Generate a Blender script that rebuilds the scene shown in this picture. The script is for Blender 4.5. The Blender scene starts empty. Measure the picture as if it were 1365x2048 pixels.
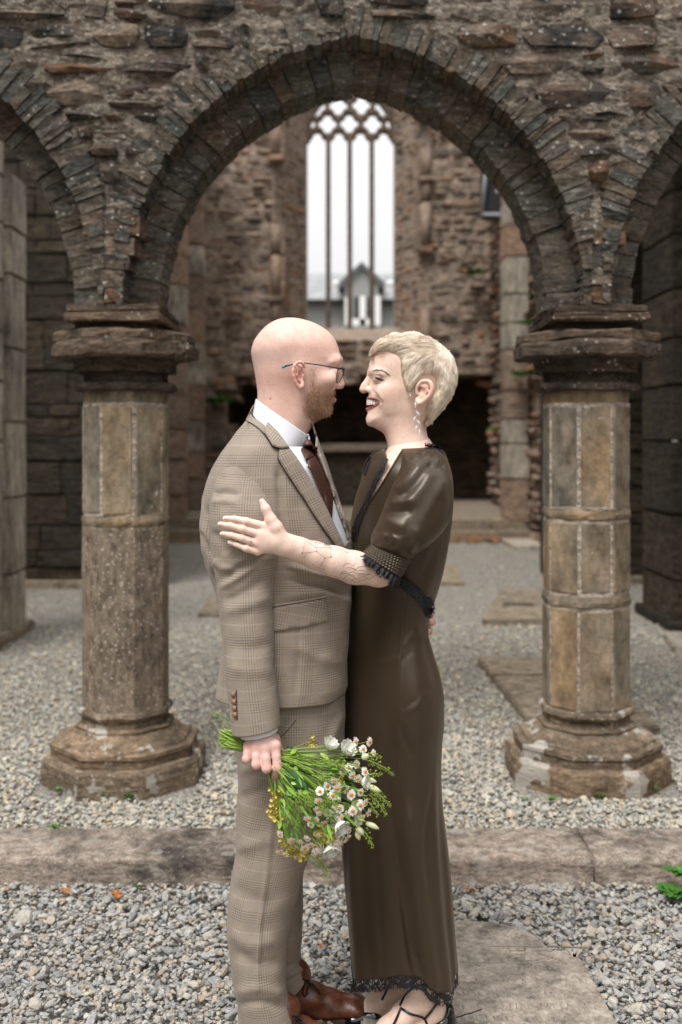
import bpy, bmesh, math, random
import numpy as np
from mathutils import Vector, Matrix
from mathutils.bvhtree import BVHTree
rng = np.random.default_rng(7)
random.seed(7)
S = bpy.context.scene
COL = S.collection
R = math.radians

# ------------------------------------------------------------------ camera
CAM_H = 1.49
F_PX, CX, CY = 2000.0, 682.5, 876.0          # focal length and horizon in photo pixels (1365 x 2048)
cam_d = bpy.data.cameras.new('camera'); cam = bpy.data.objects.new('camera', cam_d); COL.objects.link(cam)
cam.location = (0, 0, CAM_H); cam.rotation_euler = (R(90), 0, 0)
cam_d.sensor_fit = 'VERTICAL'; cam_d.sensor_height = 36; cam_d.sensor_width = 24
cam_d.lens = F_PX / 2048 * 36
cam_d.shift_y = -(1024 - CY) / 2048
cam_d.clip_start = 0.05; cam_d.clip_end = 5000
cam_d.dof.use_dof = True; cam_d.dof.focus_distance = 2.42; cam_d.dof.aperture_fstop = 2.3
S.camera = cam

# ------------------------------------------------------------------ world, sun, exposure
SUN_EL, SUN_AZ = R(60), R(212)               # azimuth clockwise from +Y
W = bpy.data.worlds.new('World'); S.world = W; W.use_nodes = True
wn = W.node_tree; wn.nodes.clear()
sky = wn.nodes.new('ShaderNodeTexSky'); sky.sky_type = 'NISHITA'; sky.sun_disc = False
sky.sun_elevation = SUN_EL; sky.sun_rotation = SUN_AZ; sky.air_density = 1.0; sky.dust_density = 3.0; sky.ozone_density = 1.0
hs = wn.nodes.new('ShaderNodeHueSaturation'); hs.inputs['Saturation'].default_value = 0.12
mx = wn.nodes.new('ShaderNodeMix'); mx.data_type = 'RGBA'; mx.inputs['Factor'].default_value = 0.94
# even cloud cover, a third as bright at the horizon as overhead (standard overcast sky)
tcw = wn.nodes.new('ShaderNodeTexCoord'); sxyz = wn.nodes.new('ShaderNodeSeparateXYZ'); wn.links.new(tcw.outputs['Generated'], sxyz.inputs[0])
ma = wn.nodes.new('ShaderNodeMath'); ma.operation = 'MULTIPLY_ADD'; ma.use_clamp = False; wn.links.new(sxyz.outputs['Z'], ma.inputs[0]); ma.inputs[1].default_value = 10.5; ma.inputs[2].default_value = 5.6
mb_ = wn.nodes.new('ShaderNodeMath'); mb_.operation = 'MAXIMUM'; wn.links.new(ma.outputs[0], mb_.inputs[0]); mb_.inputs[1].default_value = 5.6
cc_ = wn.nodes.new('ShaderNodeCombineColor')
for k_ in range(3): wn.links.new(mb_.outputs[0], cc_.inputs[k_])
bg = wn.nodes.new('ShaderNodeBackground'); bg.inputs['Strength'].default_value = 0.062
wo = wn.nodes.new('ShaderNodeOutputWorld')
wn.links.new(sky.outputs[0], hs.inputs['Color']); wn.links.new(hs.outputs[0], mx.inputs[6]); wn.links.new(cc_.outputs[0], mx.inputs[7])
wn.links.new(mx.outputs[2], bg.inputs['Color']); wn.links.new(bg.outputs[0], wo.inputs['Surface'])
sd = bpy.data.lights.new('sun', 'SUN'); sun = bpy.data.objects.new('sun', sd); COL.objects.link(sun)
sd.energy = 1.5; sd.angle = R(24); sd.color = (1.0, 0.975, 0.945)
sdir = Vector((math.sin(SUN_AZ) * math.cos(SUN_EL), math.cos(SUN_AZ) * math.cos(SUN_EL), math.sin(SUN_EL)))
sun.rotation_euler = sdir.to_track_quat('Z', 'Y').to_euler(); sun.location = sdir * 30
vs = S.view_settings
vs.view_transform = 'Standard'; vs.look = 'None'; vs.gamma = 1.0; vs.exposure = 1.08; vs.use_curve_mapping = False
S.cycles.use_denoising = True
S.cycles.max_bounces = 8; S.cycles.transparent_max_bounces = 16
S.cycles.caustics_reflective = False; S.cycles.caustics_refractive = False

# ------------------------------------------------------------------ helpers
def P(px, py, Y):
    return Vector(((px - CX) * Y / F_PX, Y, CAM_H + (CY - py) * Y / F_PX))
def PA(px, py, Y):
    px, py, Y = np.broadcast_arrays(np.asarray(px, float), np.asarray(py, float), np.asarray(Y, float))
    return np.stack([(px - CX) * Y / F_PX, Y, CAM_H + (CY - py) * Y / F_PX], -1)
def TOPX(co):
    return CX + co[..., 0] * F_PX / co[..., 1], CY - (co[..., 2] - CAM_H) * F_PX / co[..., 1]

def mesh(name, v, f, smooth=True, uv=None, col=None):
    v = np.asarray(v, np.float32); me = bpy.data.meshes.new(name)
    if isinstance(f, np.ndarray):
        k = f.shape[1]; n = len(f)
        me.vertices.add(len(v)); me.vertices.foreach_set('co', v.ravel())
        me.loops.add(n * k); me.loops.foreach_set('vertex_index', f.astype(np.int32).ravel())
        me.polygons.add(n); me.polygons.foreach_set('loop_start', np.arange(0, n * k, k, dtype=np.int32))
        me.polygons.foreach_set('loop_total', np.full(n, k, np.int32))
        me.update(calc_edges=True)
    else:
        me.from_pydata(v.tolist(), [], f); me.update()
    if len(me.polygons): me.polygons.foreach_set('use_smooth', np.full(len(me.polygons), smooth))
    if uv is not None:                                     # per-vertex uv
        li = np.empty(len(me.loops), np.int32); me.loops.foreach_get('vertex_index', li)
        l = me.uv_layers.new(name='UVMap'); l.data.foreach_set('uv', np.asarray(uv, np.float32)[li].ravel())
    if col is not None:
        a = me.color_attributes.new('tint', 'FLOAT_COLOR', 'POINT')
        c = np.ones((len(v), 4), np.float32); c[:, :3] = col; a.data.foreach_set('color', c.ravel())
    return me

def obj(name, me, mat=None, parent=None, loc=None):
    o = bpy.data.objects.new(name, me); COL.objects.link(o)
    if mat is not None and me is not None and not me.materials: me.materials.append(mat)
    if parent is not None: o.parent = parent
    if loc is not None: o.location = loc
    return o
def thing(name, label, cat, loc=(0, 0, 0), group=None):
    o = bpy.data.objects.new(name, None); COL.objects.link(o); o.location = loc; o.empty_display_size = .1
    return tag(o, label, cat, group)
def tag(o, label, cat, group=None, kind=None):
    o['label'] = label; o['category'] = cat
    if group: o['group'] = group
    if kind: o['kind'] = kind
    return o
def wm(o):
    if o is None: return Matrix()
    return (wm(o.parent) @ o.matrix_parent_inverse @ o.matrix_basis) if o.parent else o.matrix_basis.copy()
def kid(name, me, mat, parent, loc=None, rot=None, scale=None, smooth=None):
    """child whose mesh (or loc/rot/scale) is given in world space"""
    o = obj(name, me, mat)
    o.parent = parent; o.matrix_parent_inverse = wm(parent).inverted()
    if loc is not None: o.location = loc
    if rot is not None: o.rotation_euler = rot
    if scale is not None: o.scale = scale
    return o

def box(x0, x1, y0, y1, z0, z1, bev=0.0, jit=0.0, sub=0):
    bm = bmesh.new(); bmesh.ops.create_cube(bm, size=1)
    for v in bm.verts:
        v.co = Vector((x0 + (v.co.x + .5) * (x1 - x0), y0 + (v.co.y + .5) * (y1 - y0), z0 + (v.co.z + .5) * (z1 - z0)))
    if sub: bmesh.ops.subdivide_edges(bm, edges=bm.edges[:], cuts=sub, use_grid_fill=True)
    if jit:
        for v in bm.verts: v.co += Vector((random.uniform(-jit, jit), random.uniform(-jit, jit), random.uniform(-jit, jit)))
    if bev: bmesh.ops.bevel(bm, geom=bm.edges[:], offset=bev, segments=2, affect='EDGES')
    return bm
def bm_obj(name, bm, mat, parent=None, smooth=False):
    me = bpy.data.meshes.new(name); bm.to_mesh(me); bm.free()
    for p in me.polygons: p.use_smooth = smooth
    return kid(name, me, mat, parent) if parent is not None else obj(name, me, mat)

def cubic(ts, vals, t):
    """smooth interpolation of rows (monotone-ish Hermite) ; vals (n,k)"""
    ts = np.asarray(ts, float); vals = np.asarray(vals, float); t = np.asarray(t, float)
    h = np.diff(ts)[:, None]; d = np.diff(vals, axis=0) / h
    m = np.zeros_like(vals); m[0] = d[0]; m[-1] = d[-1]
    if len(ts) > 2:
        w1 = 2 * h[1:] + h[:-1]; w2 = h[1:] + 2 * h[:-1]
        a, b = d[:-1], d[1:]
        with np.errstate(divide='ignore', invalid='ignore'):
            hm = (w1 + w2) / (w1 / a + w2 / b)
        av = (a * h[1:] + b * h[:-1]) / (h[1:] + h[:-1])
        m[1:-1] = np.where(a * b > 0, .5 * np.nan_to_num(hm) + .5 * av, .25 * av)
    i = np.clip(np.searchsorted(ts, t, side='right') - 1, 0, len(ts) - 2)
    hh = h[i]; s = ((t - ts[i]) / hh[:, 0])[:, None]
    return ((1 + 2 * s) * (1 - s) ** 2 * vals[i] + s * (1 - s) ** 2 * hh * m[i]
            + s * s * (3 - 2 * s) * vals[i + 1] + s * s * (s - 1) * hh * m[i + 1])

# cheap smooth value noise in numpy
_tab = np.random.default_rng(3).random((32, 32, 32)).astype(np.float32)
def vnoise(p, scale=1.0, seed=0):
    p = np.asarray(p, np.float32) * scale + seed * 7.31
    i = np.floor(p).astype(int); f = p - i; f = f * f * (3 - 2 * f)
    r = 0
    for dx in (0, 1):
        for dy in (0, 1):
            for dz in (0, 1):
                w = (f[..., 0] if dx else 1 - f[..., 0]) * (f[..., 1] if dy else 1 - f[..., 1]) * (f[..., 2] if dz else 1 - f[..., 2])
                r = r + w * _tab[(i[..., 0] + dx) % 32, (i[..., 1] + dy) % 32, (i[..., 2] + dz) % 32]
    return r * 2 - 1

def surf_nets(Fv, org, h):
    """naive surface nets: negative inside -> verts, quads"""
    nx, ny, nz = Fv.shape; ins = Fv < 0
    cidx = -np.ones((nx - 1, ny - 1, nz - 1), np.int32)
    acc = np.zeros((nx - 1, ny - 1, nz - 1, 3), np.float32); cnt = np.zeros((nx - 1, ny - 1, nz - 1), np.float32)
    for ax in range(3):
        sl0 = [slice(None)] * 3; sl1 = [slice(None)] * 3; sl0[ax] = slice(0, -1); sl1[ax] = slice(1, None)
        a, b = Fv[tuple(sl0)], Fv[tuple(sl1)]; cr = ins[tuple(sl0)] != ins[tuple(sl1)]
        t = np.where(cr, a / np.where(cr, a - b, 1), 0).astype(np.float32)
        o1, o2 = [k for k in range(3) if k != ax]
        for d1 in (0, 1):
            for d2 in (0, 1):
                s3 = [slice(None)] * 3; s3[ax] = slice(None)
                s3[o1] = slice(d1, d1 + acc.shape[o1]); s3[o2] = slice(d2, d2 + acc.shape[o2])
                c = cr[tuple(s3)]; cnt += c
                acc[..., ax] += np.where(c, t[tuple(s3)], 0); acc[..., o1] += c * d1; acc[..., o2] += c * d2
    m = cnt > 0; idx = np.argwhere(m); cidx[m] = np.arange(len(idx))
    v = (idx + acc[m] / cnt[m][:, None]) * h + np.asarray(org); faces = []
    for ax in range(3):
        sl0 = [slice(1, -1)] * 3; sl1 = [slice(1, -1)] * 3; sl0[ax] = slice(0, -1); sl1[ax] = slice(1, None)
        a = ins[tuple(sl0)]; b = ins[tuple(sl1)]; e = np.argwhere(a != b)
        if not len(e): continue
        e2 = e.copy(); o1, o2 = (ax + 1) % 3, (ax + 2) % 3; e2[:, o1] += 1; e2[:, o2] += 1
        q = []
        for d1, d2 in ((-1, -1), (0, -1), (0, 0), (-1, 0)):
            c = e2.copy(); c[:, o1] += d1; c[:, o2] += d2; q.append(cidx[c[:, 0], c[:, 1], c[:, 2]])
        q = np.stack(q, 1); flip = ~a[tuple(e.T)]; q[flip] = q[flip][:, ::-1]; faces.append(q)
    return v, np.concatenate(faces)

# ------------------------------------------------------------------ material helpers
class MB:
    def __init__(s, name):
        s.m = bpy.data.materials.new(name); s.m.use_nodes = True; s.t = s.m.node_tree; s.t.nodes.clear()
        s.out = s.t.nodes.new('ShaderNodeOutputMaterial')
    def n(s, typ, ins=None, out=0, **props):
        nd = s.t.nodes.new('ShaderNode' + typ)
        for k, v in props.items(): setattr(nd, k, v)
        for k, v in (ins or {}).items():
            if isinstance(v, bpy.types.NodeSocket): s.t.links.new(v, nd.inputs[k])
            else: nd.inputs[k].default_value = v
        return nd.outputs[out] if out is not None else nd
    def math(s, op, a, b=0.0, c=0.0, clamp=False):
        return s.n('Math', {0: a, 1: b, 2: c}, operation=op, use_clamp=clamp)
    def mix(s, f, a, b, blend='MIX'):
        nd = s.n('Mix', {0: f}, out=None, data_type='RGBA', blend_type=blend)
        for i, v in ((6, a), (7, b)):
            if isinstance(v, bpy.types.NodeSocket): s.t.links.new(v, nd.inputs[i])
            else: nd.inputs[i].default_value = (*v, 1) if len(v) == 3 else v
        return nd.outputs[2]
    def ramp(s, f, stops, interp='LINEAR'):
        nd = s.n('ValToRGB', {0: f}, out=None); r = nd.color_ramp; r.interpolation = interp
        while len(r.elements) < len(stops): r.elements.new(.5)
        for e, (p, c) in zip(r.elements, stops):
            e.position = p; e.color = (*c, 1) if not isinstance(c, (int, float)) else (c, c, c, 1)
        return nd.outputs[0]
    def noise(s, vec, scale, detail=4, rough=.6, out=0, **kw):
        return s.n('TexNoise', {'Vector': vec, 'Scale': scale, 'Detail': detail, 'Roughness': rough, **kw}, out=out)
    def bump(s, h, strength=.5, dist=.01, normal=None):
        d = {'Height': h, 'Strength': strength, 'Distance': dist}
        if normal is not None: d['Normal'] = normal
        return s.n('Bump', d)
    def bsdf(s, color, rough=.8, normal=None, **kw):
        d = {'Base Color': color if isinstance(color, bpy.types.NodeSocket) else (*color, 1), 'Roughness': rough}
        if normal is not None: d['Normal'] = normal
        d.update(kw)
        b = s.n('BsdfPrincipled', d); s.t.links.new(b, s.out.inputs['Surface']); s.b = b
        return s.m

def stone_mat(name, palette, scale=1.0, lichen=.35, moss=0.0, stain=.5, bump=.6, per='object', fine=.35, streak=(1.0, 1.0, 3.5), blotch=0.0, lmask=.5):
    """weathered stone: hue picked per object / per island, streaks, black staining, white lichen spots, moss"""
    b = MB(name)
    geo = b.n('NewGeometry', out=None); pos = geo.outputs['Position']
    rnd = b.n('ObjectInfo', out=None).outputs['Random'] if per == 'object' else geo.outputs['Random Per Island']
    off = b.n('CombineXYZ', {0: b.math('MULTIPLY', rnd, 17.0), 1: b.math('MULTIPLY', rnd, 5.0), 2: b.math('MULTIPLY', rnd, 29.0)})
    vec = b.n('VectorMath', {0: pos, 1: off}, operation='ADD')
    lo = b.noise(vec, 5 * scale, 3, .55)
    pick = b.math('ADD', b.math('MULTIPLY', rnd, .82), b.math('MULTIPLY_ADD', lo, .6, -.2), clamp=True)
    n = len(palette)
    base = b.ramp(pick, [(i / max(n - 1, 1), c) for i, c in enumerate(palette)])
    str_v = b.n('VectorMath', {0: vec, 1: streak}, operation='MULTIPLY')
    st = b.noise(str_v, 14 * scale, 6, .7)
    hi = b.noise(vec, 60 * scale, 6, .75)
    c = b.mix(1.0, base, b.ramp(st, [(.28, .28), (.52, 1.0), (.75, 1.7)]), 'MULTIPLY')
    c = b.mix(fine, c, b.ramp(hi, [(.32, .2), (.5, 1.0), (.70, 1.9)]), 'MULTIPLY')
    if stain:
        sv = b.noise(pos, 1.7 * scale, 5, .65)
        m = b.math('MULTIPLY', b.ramp(sv, [(.48, 0.0), (.66, 1.0)]), stain)
        c = b.mix(m, c, (.022, .020, .018))
    if moss:
        mv = b.noise(pos, 2.6 * scale, 6, .7)
        m = b.math('MULTIPLY', b.ramp(mv, [(.55, 0.0), (.7, 1.0)]), moss)
        c = b.mix(m, c, (.07, .075, .03))
    if lichen:
        vv = b.n('TexVoronoi', {'Vector': b.n('VectorMath', {0: vec, 1: b.n('VectorMath', {0: b.noise(vec, 40, 2, .5, out=1), 3: .02}, operation='SCALE')}, operation='ADD'), 'Scale': 34 * scale, 'Randomness': 1.0})
        sp = b.ramp(vv, [(.16, 1.0), (.26, 0.0)])
        msk = b.ramp(b.noise(vec, 3.4 * scale, 3, .6), [(lmask, 0.0), (lmask + .12, 1.0)])
        m = b.math('MULTIPLY', b.math('MULTIPLY', sp, msk), lichen)
        c = b.mix(m, c, (.52, .5, .45))
    if blotch:
        bv = b.noise(pos, 7 * scale, 4, .6); m = b.math('MULTIPLY', b.ramp(bv, [(.57, 0.0), (.61, 1.0)]), blotch)
        c = b.mix(m, c, (.50, .47, .42))
    h = b.math('ADD', b.math('MULTIPLY', st, .9), b.math('MULTIPLY', hi, .35))
    nor = b.bump(h, bump, .03 / scale)
    return b.bsdf(c, .92, nor, **{'Specular IOR Level': .12})

def simple_mat(name, color, rough=.6, noise_amt=.25, nscale=40, bump=.2, bdist=.003, **kw):
    b = MB(name); tc = b.n('NewGeometry', out=None).outputs['Position']
    n1 = b.noise(tc, nscale, 4, .6)
    c = b.mix(noise_amt, color, b.ramp(n1, [(.25, tuple(x * .35 for x in color)), (.5, color), (.8, tuple(min(x * 1.6, 1) for x in color))]))
    return b.bsdf(c, rough, b.bump(n1, bump, bdist), **kw)
# ================================================================== STONE SETTING
M_RUB = stone_mat('arcade_rubble', [(.028, .028, .029), (.17, .12, .09), (.075, .07, .063), (.27, .205, .155), (.045, .046, .046), (.21, .165, .13), (.17, .10, .062), (.11, .105, .095)], lichen=.9, stain=.4, lmask=.44, fine=.5, bump=.9)
M_VOU = stone_mat('arcade_voussoir', [(.125, .122, .106), (.165, .135, .105), (.095, .097, .088), (.16, .15, .128), (.165, .125, .09), (.11, .11, .098)], lichen=.7, stain=.35, lmask=.46, fine=.5, bump=.9)
M_MORT = stone_mat('lime_mortar', [(.22, .185, .15), (.28, .24, .195), (.16, .13, .105)], lichen=.7, stain=.45, fine=.8, lmask=.44, bump=1.0)
M_CAP = stone_mat('capital_stone', [(.10, .078, .06), (.16, .115, .08), (.065, .055, .047)], lichen=.75, stain=.45, fine=.5)
M_COLS = stone_mat('column_stone', [(.28, .20, .12), (.21, .185, .14), (.31, .215, .125), (.17, .155, .125), (.285, .215, .145)], lichen=.12, stain=.16, moss=.15, fine=.3, bump=.25, scale=.6, streak=(1.2, 1.2, .8))
M_COLL = stone_mat('column_lichened_stone', [(.225, .175, .13), (.185, .15, .115)], lichen=.75, stain=.2, fine=.45, bump=.35, streak=(1.6, 1.6, .7), lmask=.36, scale=1.5)
M_CMOR = stone_mat('column_mortar', [(.44, .37, .30), (.48, .41, .34)], lichen=.2, stain=.12, fine=.6, bump=.8)
M_BASE = stone_mat('column_base_stone', [(.26, .185, .12), (.20, .15, .105), (.24, .185, .13)], lichen=.6, stain=.6, moss=.2, blotch=.75, fine=.5)
M_KERB = stone_mat('kerb_stone', [(.33, .265, .215), (.28, .235, .195)], lichen=.5, stain=.85, fine=.55, scale=1.7, blotch=.3)
M_SLAB = stone_mat('slab_stone', [(.33, .285, .24), (.30, .26, .215)], lichen=.45, stain=.1, fine=.4, scale=1.2, bump=.3)
M_FSLAB = stone_mat('floor_slab_stone', [(.27, .215, .15), (.23, .19, .145)], lichen=.2, stain=.15)
GP_ = [(.06, .052, .046), (.32, .225, .16), (.17, .125, .095), (.39, .29, .215), (.085, .075, .066), (.30, .22, .165), (.31, .16, .085), (.24, .20, .165)]
M_GAB = stone_mat('gable_rubble', GP_, lichen=.5, stain=.22, scale=.7)
M_GABS = stone_mat('gable_rubble_small', GP_, lichen=.5, stain=.22, scale=.7, per='island')
M_GMORT = stone_mat('gable_mortar', [(.36, .285, .225), (.30, .235, .185)], lichen=.3, stain=.25, scale=.8, fine=.5)
M_DRESS = stone_mat('dressed_sandstone', [(.34, .22, .15), (.30, .225, .17), (.27, .20, .155)], lichen=.1, stain=.35, scale=.7)
M_ASH = stone_mat('shade_toned_ashlar', [(.055, .043, .030), (.075, .058, .040), (.045, .038, .030), (.065, .050, .036)], lichen=.05, stain=.55, moss=.2, scale=.5, fine=.5, bump=.9)  # stone coloured dark in place of shade on the aisle walls
M_ASHL = stone_mat('pale_ashlar', [(.36, .32, .26), (.42, .37, .30), (.31, .275, .23)], lichen=.15, stain=.45, moss=.1, scale=.6, streak=(2.5, 2.5, .5))
M_RECSHADE = stone_mat('recess_shade_stone', [(.06, .048, .036), (.12, .082, .055), (.045, .04, .034), (.15, .095, .06)], lichen=.05, stain=.6, moss=.3, scale=.6, per='island')  # recess stone coloured near black to stand in for deep shade
M_TRAC = stone_mat('tracery_stone', [(.19, .135, .1), (.16, .12, .09)], lichen=.1, stain=.3, scale=.5)

GZ = .085                                   # level of the gravel behind the kerb
YW0, YW1 = 4.00, 4.50                       # faces of the arcade wall
COLX = (-.913, 1.04); COLY = 4.25
AC = (COLX[0] + COLX[1]) / 2 - .014; PITCH = COLX[1] - COLX[0]
ZS = 2.022; AOFF, RO, RI = .164, 1.088, .966   # springing, centre offset, radii of outer / inner order
SP_IN = ZS + .02

# ---- a handful of rough block shapes, shared by every stone
def rough_block(seed, jit=.085, rnd=.20, dome=.25):
    r = random.Random(seed); bm = bmesh.new(); bmesh.ops.create_cube(bm, size=1)
    bmesh.ops.subdivide_edges(bm, edges=bm.edges[:], cuts=1, use_grid_fill=True)
    for v in bm.verts:
        k = sum(abs(abs(c) - .5) < 1e-4 for c in v.co)
        v.co *= {3: 1 - rnd, 2: 1 - rnd * .25, 1: 1.0}.get(k, 1)
        if v.co.y < -.3: v.co.y -= dome * r.uniform(0, 1) * (1 if k == 1 else .4)
        v.co += Vector((r.uniform(-jit, jit), r.uniform(-jit, jit) * .6, r.uniform(-jit, jit)))
    me = bpy.data.meshes.new('rough_stone'); bmesh.ops.triangulate(bm, faces=bm.faces[:]); bm.to_mesh(me); bm.free()
    return me
BLOCKS = [rough_block(i) for i in range(14)]
def with_mat(meshes, mat):
    out = []
    for m in meshes:
        c = m.copy(); c.materials.append(mat); out.append(c)
    return out
def mesh_arrays(me):
    v = np.empty(len(me.vertices) * 3, np.float32); me.vertices.foreach_get('co', v)
    f = np.array([p.vertices[:] for p in me.polygons], np.int32)
    return v.reshape(-1, 3), f

def rubble_cells(u0, u1, v0, v1, hr, wr, rnd, keep=None):
    """random coursed rubble: returns (u, v, w, h) centres and sizes"""
    cells = []; v = v0
    while v < v1 - hr[0] * .4:
        h = min(rnd.uniform(*hr), v1 - v)
        if v1 - (v + h) < hr[0] * .5: h = v1 - v
        lo, hi = (u0, u1)
        spans = [(lo, hi)] if keep is None else keep(v + h / 2)
        for a, b in spans:
            u = a + rnd.uniform(-.3, 0) * wr[0]
            while u < b:
                w = rnd.uniform(*wr) * (.7 + .6 * h / hr[1])
                ua, ub = max(u, a), min(u + w, b)
                if ub - ua > wr[0] * .25:
                    if h > hr[1] * .62 and rnd.random() < .25:      # two thin stones in one course
                        q = rnd.uniform(.35, .65)
                        cells.append(((ua + ub) / 2, v + h * q / 2, ub - ua, h * q)); cells.append(((ua + ub) / 2, v + h * (1 + q) / 2, ub - ua, h * (1 - q)))
                    else: cells.append(((ua + ub) / 2, v + h / 2, ub - ua, h))
                u += w
        v += h
    return cells

def grid_faces(nv, nu, closed=True):
    i, j = np.meshgrid(np.arange(nv - 1), np.arange(nu if closed else nu - 1), indexing='ij')
    a = i * nu + j; b = i * nu + (j + 1) % nu
    return np.stack([a, b, b + nu, a + nu], -1).reshape(-1, 4)
def lay_stones(parent, cells, origin, udir, ndir, mat_o, mat_s, rnd, depth=.12, proud=.03, gap=.012, maxobj=280, name='stone', score=None, blocks=None):
    """put a rough block in every cell; the largest in view become objects, the rest one joined part"""
    origin, udir, ndir = Vector(origin), Vector(udir).normalized(), Vector(ndir).normalized()
    up = Vector((0, 0, 1)); bl = with_mat(blocks or BLOCKS, mat_o)
    arr = [mesh_arrays(m) for m in bl]
    rot = Matrix((udir, -ndir, up)).transposed()          # local x=u, local -y = out of the wall
    if score: cells = sorted(cells, key=score, reverse=True)
    V, Fc, off = [], [], 0
    for i, (u, v, w, h) in enumerate(cells):
        k = rnd.randrange(len(bl)); pr = (rnd.uniform(-.55, 1.0)) * proud
        sc = Vector((max(w - gap, .02), depth, max(h - gap, .015)))
        c = origin + udir * u + up * v + ndir * (pr - depth / 2)
        fx = rnd.choice((1, -1)); tl = rnd.uniform(-.10, .10)
        r3 = rot @ Matrix.Rotation(tl, 3, 'Y')
        if i < maxobj:
            o = bpy.data.objects.new(name, bl[k]); COL.objects.link(o); o.parent = parent
            o.matrix_parent_inverse = wm(parent).inverted()
            o.matrix_basis = Matrix.Translation(c) @ r3.to_4x4() @ Matrix.Diagonal((sc.x * fx, sc.y, sc.z, 1))
        else:
            m = np.array(r3 @ Matrix.Diagonal((sc.x * fx, sc.y, sc.z)))
            vv, ff = arr[k]; V.append(vv @ m.T + np.array(c)); Fc.append((ff if fx > 0 else ff[:, ::-1]) + off); off += len(vv)
    if V:
        o = kid('small_stones', mesh('small_stones', np.concatenate(V), np.concatenate(Fc), smooth=False), mat_s, parent); o['kind'] = 'stuff'

def bumpy_face(x0, x1, z0, z1, y, step, amp, scale, keep=None, seed=0, ncols=None):
    """uneven mortar bed facing -Y, as a fine grid"""
    nx, nz = int((x1 - x0) / step) + 1, int((z1 - z0) / step) + 1
    X, Z = np.meshgrid(np.linspace(x0, x1, nx), np.linspace(z0, z1, nz), indexing='ij')
    p = np.stack([X, np.full(X.shape, y), Z], -1)
    p[..., 1] += amp * (vnoise(p * np.array([.6, 1, 1.3]), scale, seed) + .6 * vnoise(p, scale * 2.7, seed + 1) + .35 * vnoise(p, scale * 6, seed + 2))
    f = grid_faces(nx, nz, False); c = p.reshape(-1, 3)[f].mean(1)
    if keep is not None: f = f[keep(c)]
    return mesh('mortar_bed', p.reshape(-1, 3), f[:, ::-1], False)

# ------------------------------------------------------------------ ground
def gravel_sheet_mat(name):
    b = MB(name); pos = b.n('NewGeometry', out=None).outputs['Position']
    v = b.n('TexVoronoi', {'Vector': pos, 'Scale': 52.0}, out=None)
    c = b.ramp(b.n('SeparateColor', {0: v.outputs['Color']}), [(0, (.19, .185, .17)), (.3, (.36, .35, .32)), (.55, (.42, .36, .27)), (.8, (.47, .45, .40)), (1, (.28, .265, .235))])
    c = b.mix(.5, c, b.ramp(v.outputs['Distance'], [(0, 1.0), (.55, .25)]), 'MULTIPLY')
    return b.bsdf(c, .9, b.bump(b.math('SUBTRACT', 1.0, v.outputs['Distance']), 1.0, .02))
M_GS = gravel_sheet_mat('gravel_sheet')
g = obj('ground', mesh('ground', [(-900, -900, -.03), (900, -900, -.03), (900, 900, -.03), (-900, 900, -.03)], [(0, 1, 2, 3)]), M_GS); g['kind'] = 'structure'
g = bm_obj('church_floor', box(-6, 6, 3.50, 19.5, -.6, GZ - .022), M_GS); g['kind'] = 'structure'

def stone_gravel_mat(name='gravel_stones', gain=(1, 1, 1)):
    b = MB(name); geo = b.n('NewGeometry', out=None); r = geo.outputs['Random Per Island']; pos = geo.outputs['Position']
    c = b.ramp(r, [(0, (.19, .192, .188)), (.12, (.275, .278, .27)), (.3, (.36, .36, .345)), (.42, (.42, .365, .285)), (.5, (.35, .275, .20)), (.56, (.31, .305, .29)), (.7, (.46, .42, .35)), (.8, (.24, .238, .228)), (.9, (.36, .35, .325)), (1, (.42, .41, .385))])
    c = b.mix(1.0, c, gain, 'MULTIPLY')
    n1 = b.noise(pos, 90, 5, .7); n2 = b.noise(pos, 400, 3, .6)
    c = b.mix(.7, c, b.ramp(n1, [(.28, .45), (.5, 1.0), (.75, 1.5)]), 'MULTIPLY')
    return b.bsdf(c, .72, b.bump(b.math('ADD', n1, b.math('MULTIPLY', n2, .3)), .35, .006), **{'Specular IOR Level': .3})
M_GRAV = stone_gravel_mat(); M_GRAV2 = stone_gravel_mat('fine_gravel_stones', (1.18, 1.16, 1.08))
def ico(sub):
    bm = bmesh.new()
    if sub == 0:
        bmesh.ops.create_cube(bm, size=1.25); bmesh.ops.triangulate(bm, faces=bm.faces[:]); me = bpy.data.meshes.new('t'); bm.to_mesh(me); bm.free(); a = mesh_arrays(me); bpy.data.meshes.remove(me); return a
    bmesh.ops.create_icosphere(bm, subdivisions=sub, radius=1); me = bpy.data.meshes.new('t'); bm.to_mesh(me); bm.free()
    a = mesh_arrays(me); bpy.data.meshes.remove(me); return a
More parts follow.
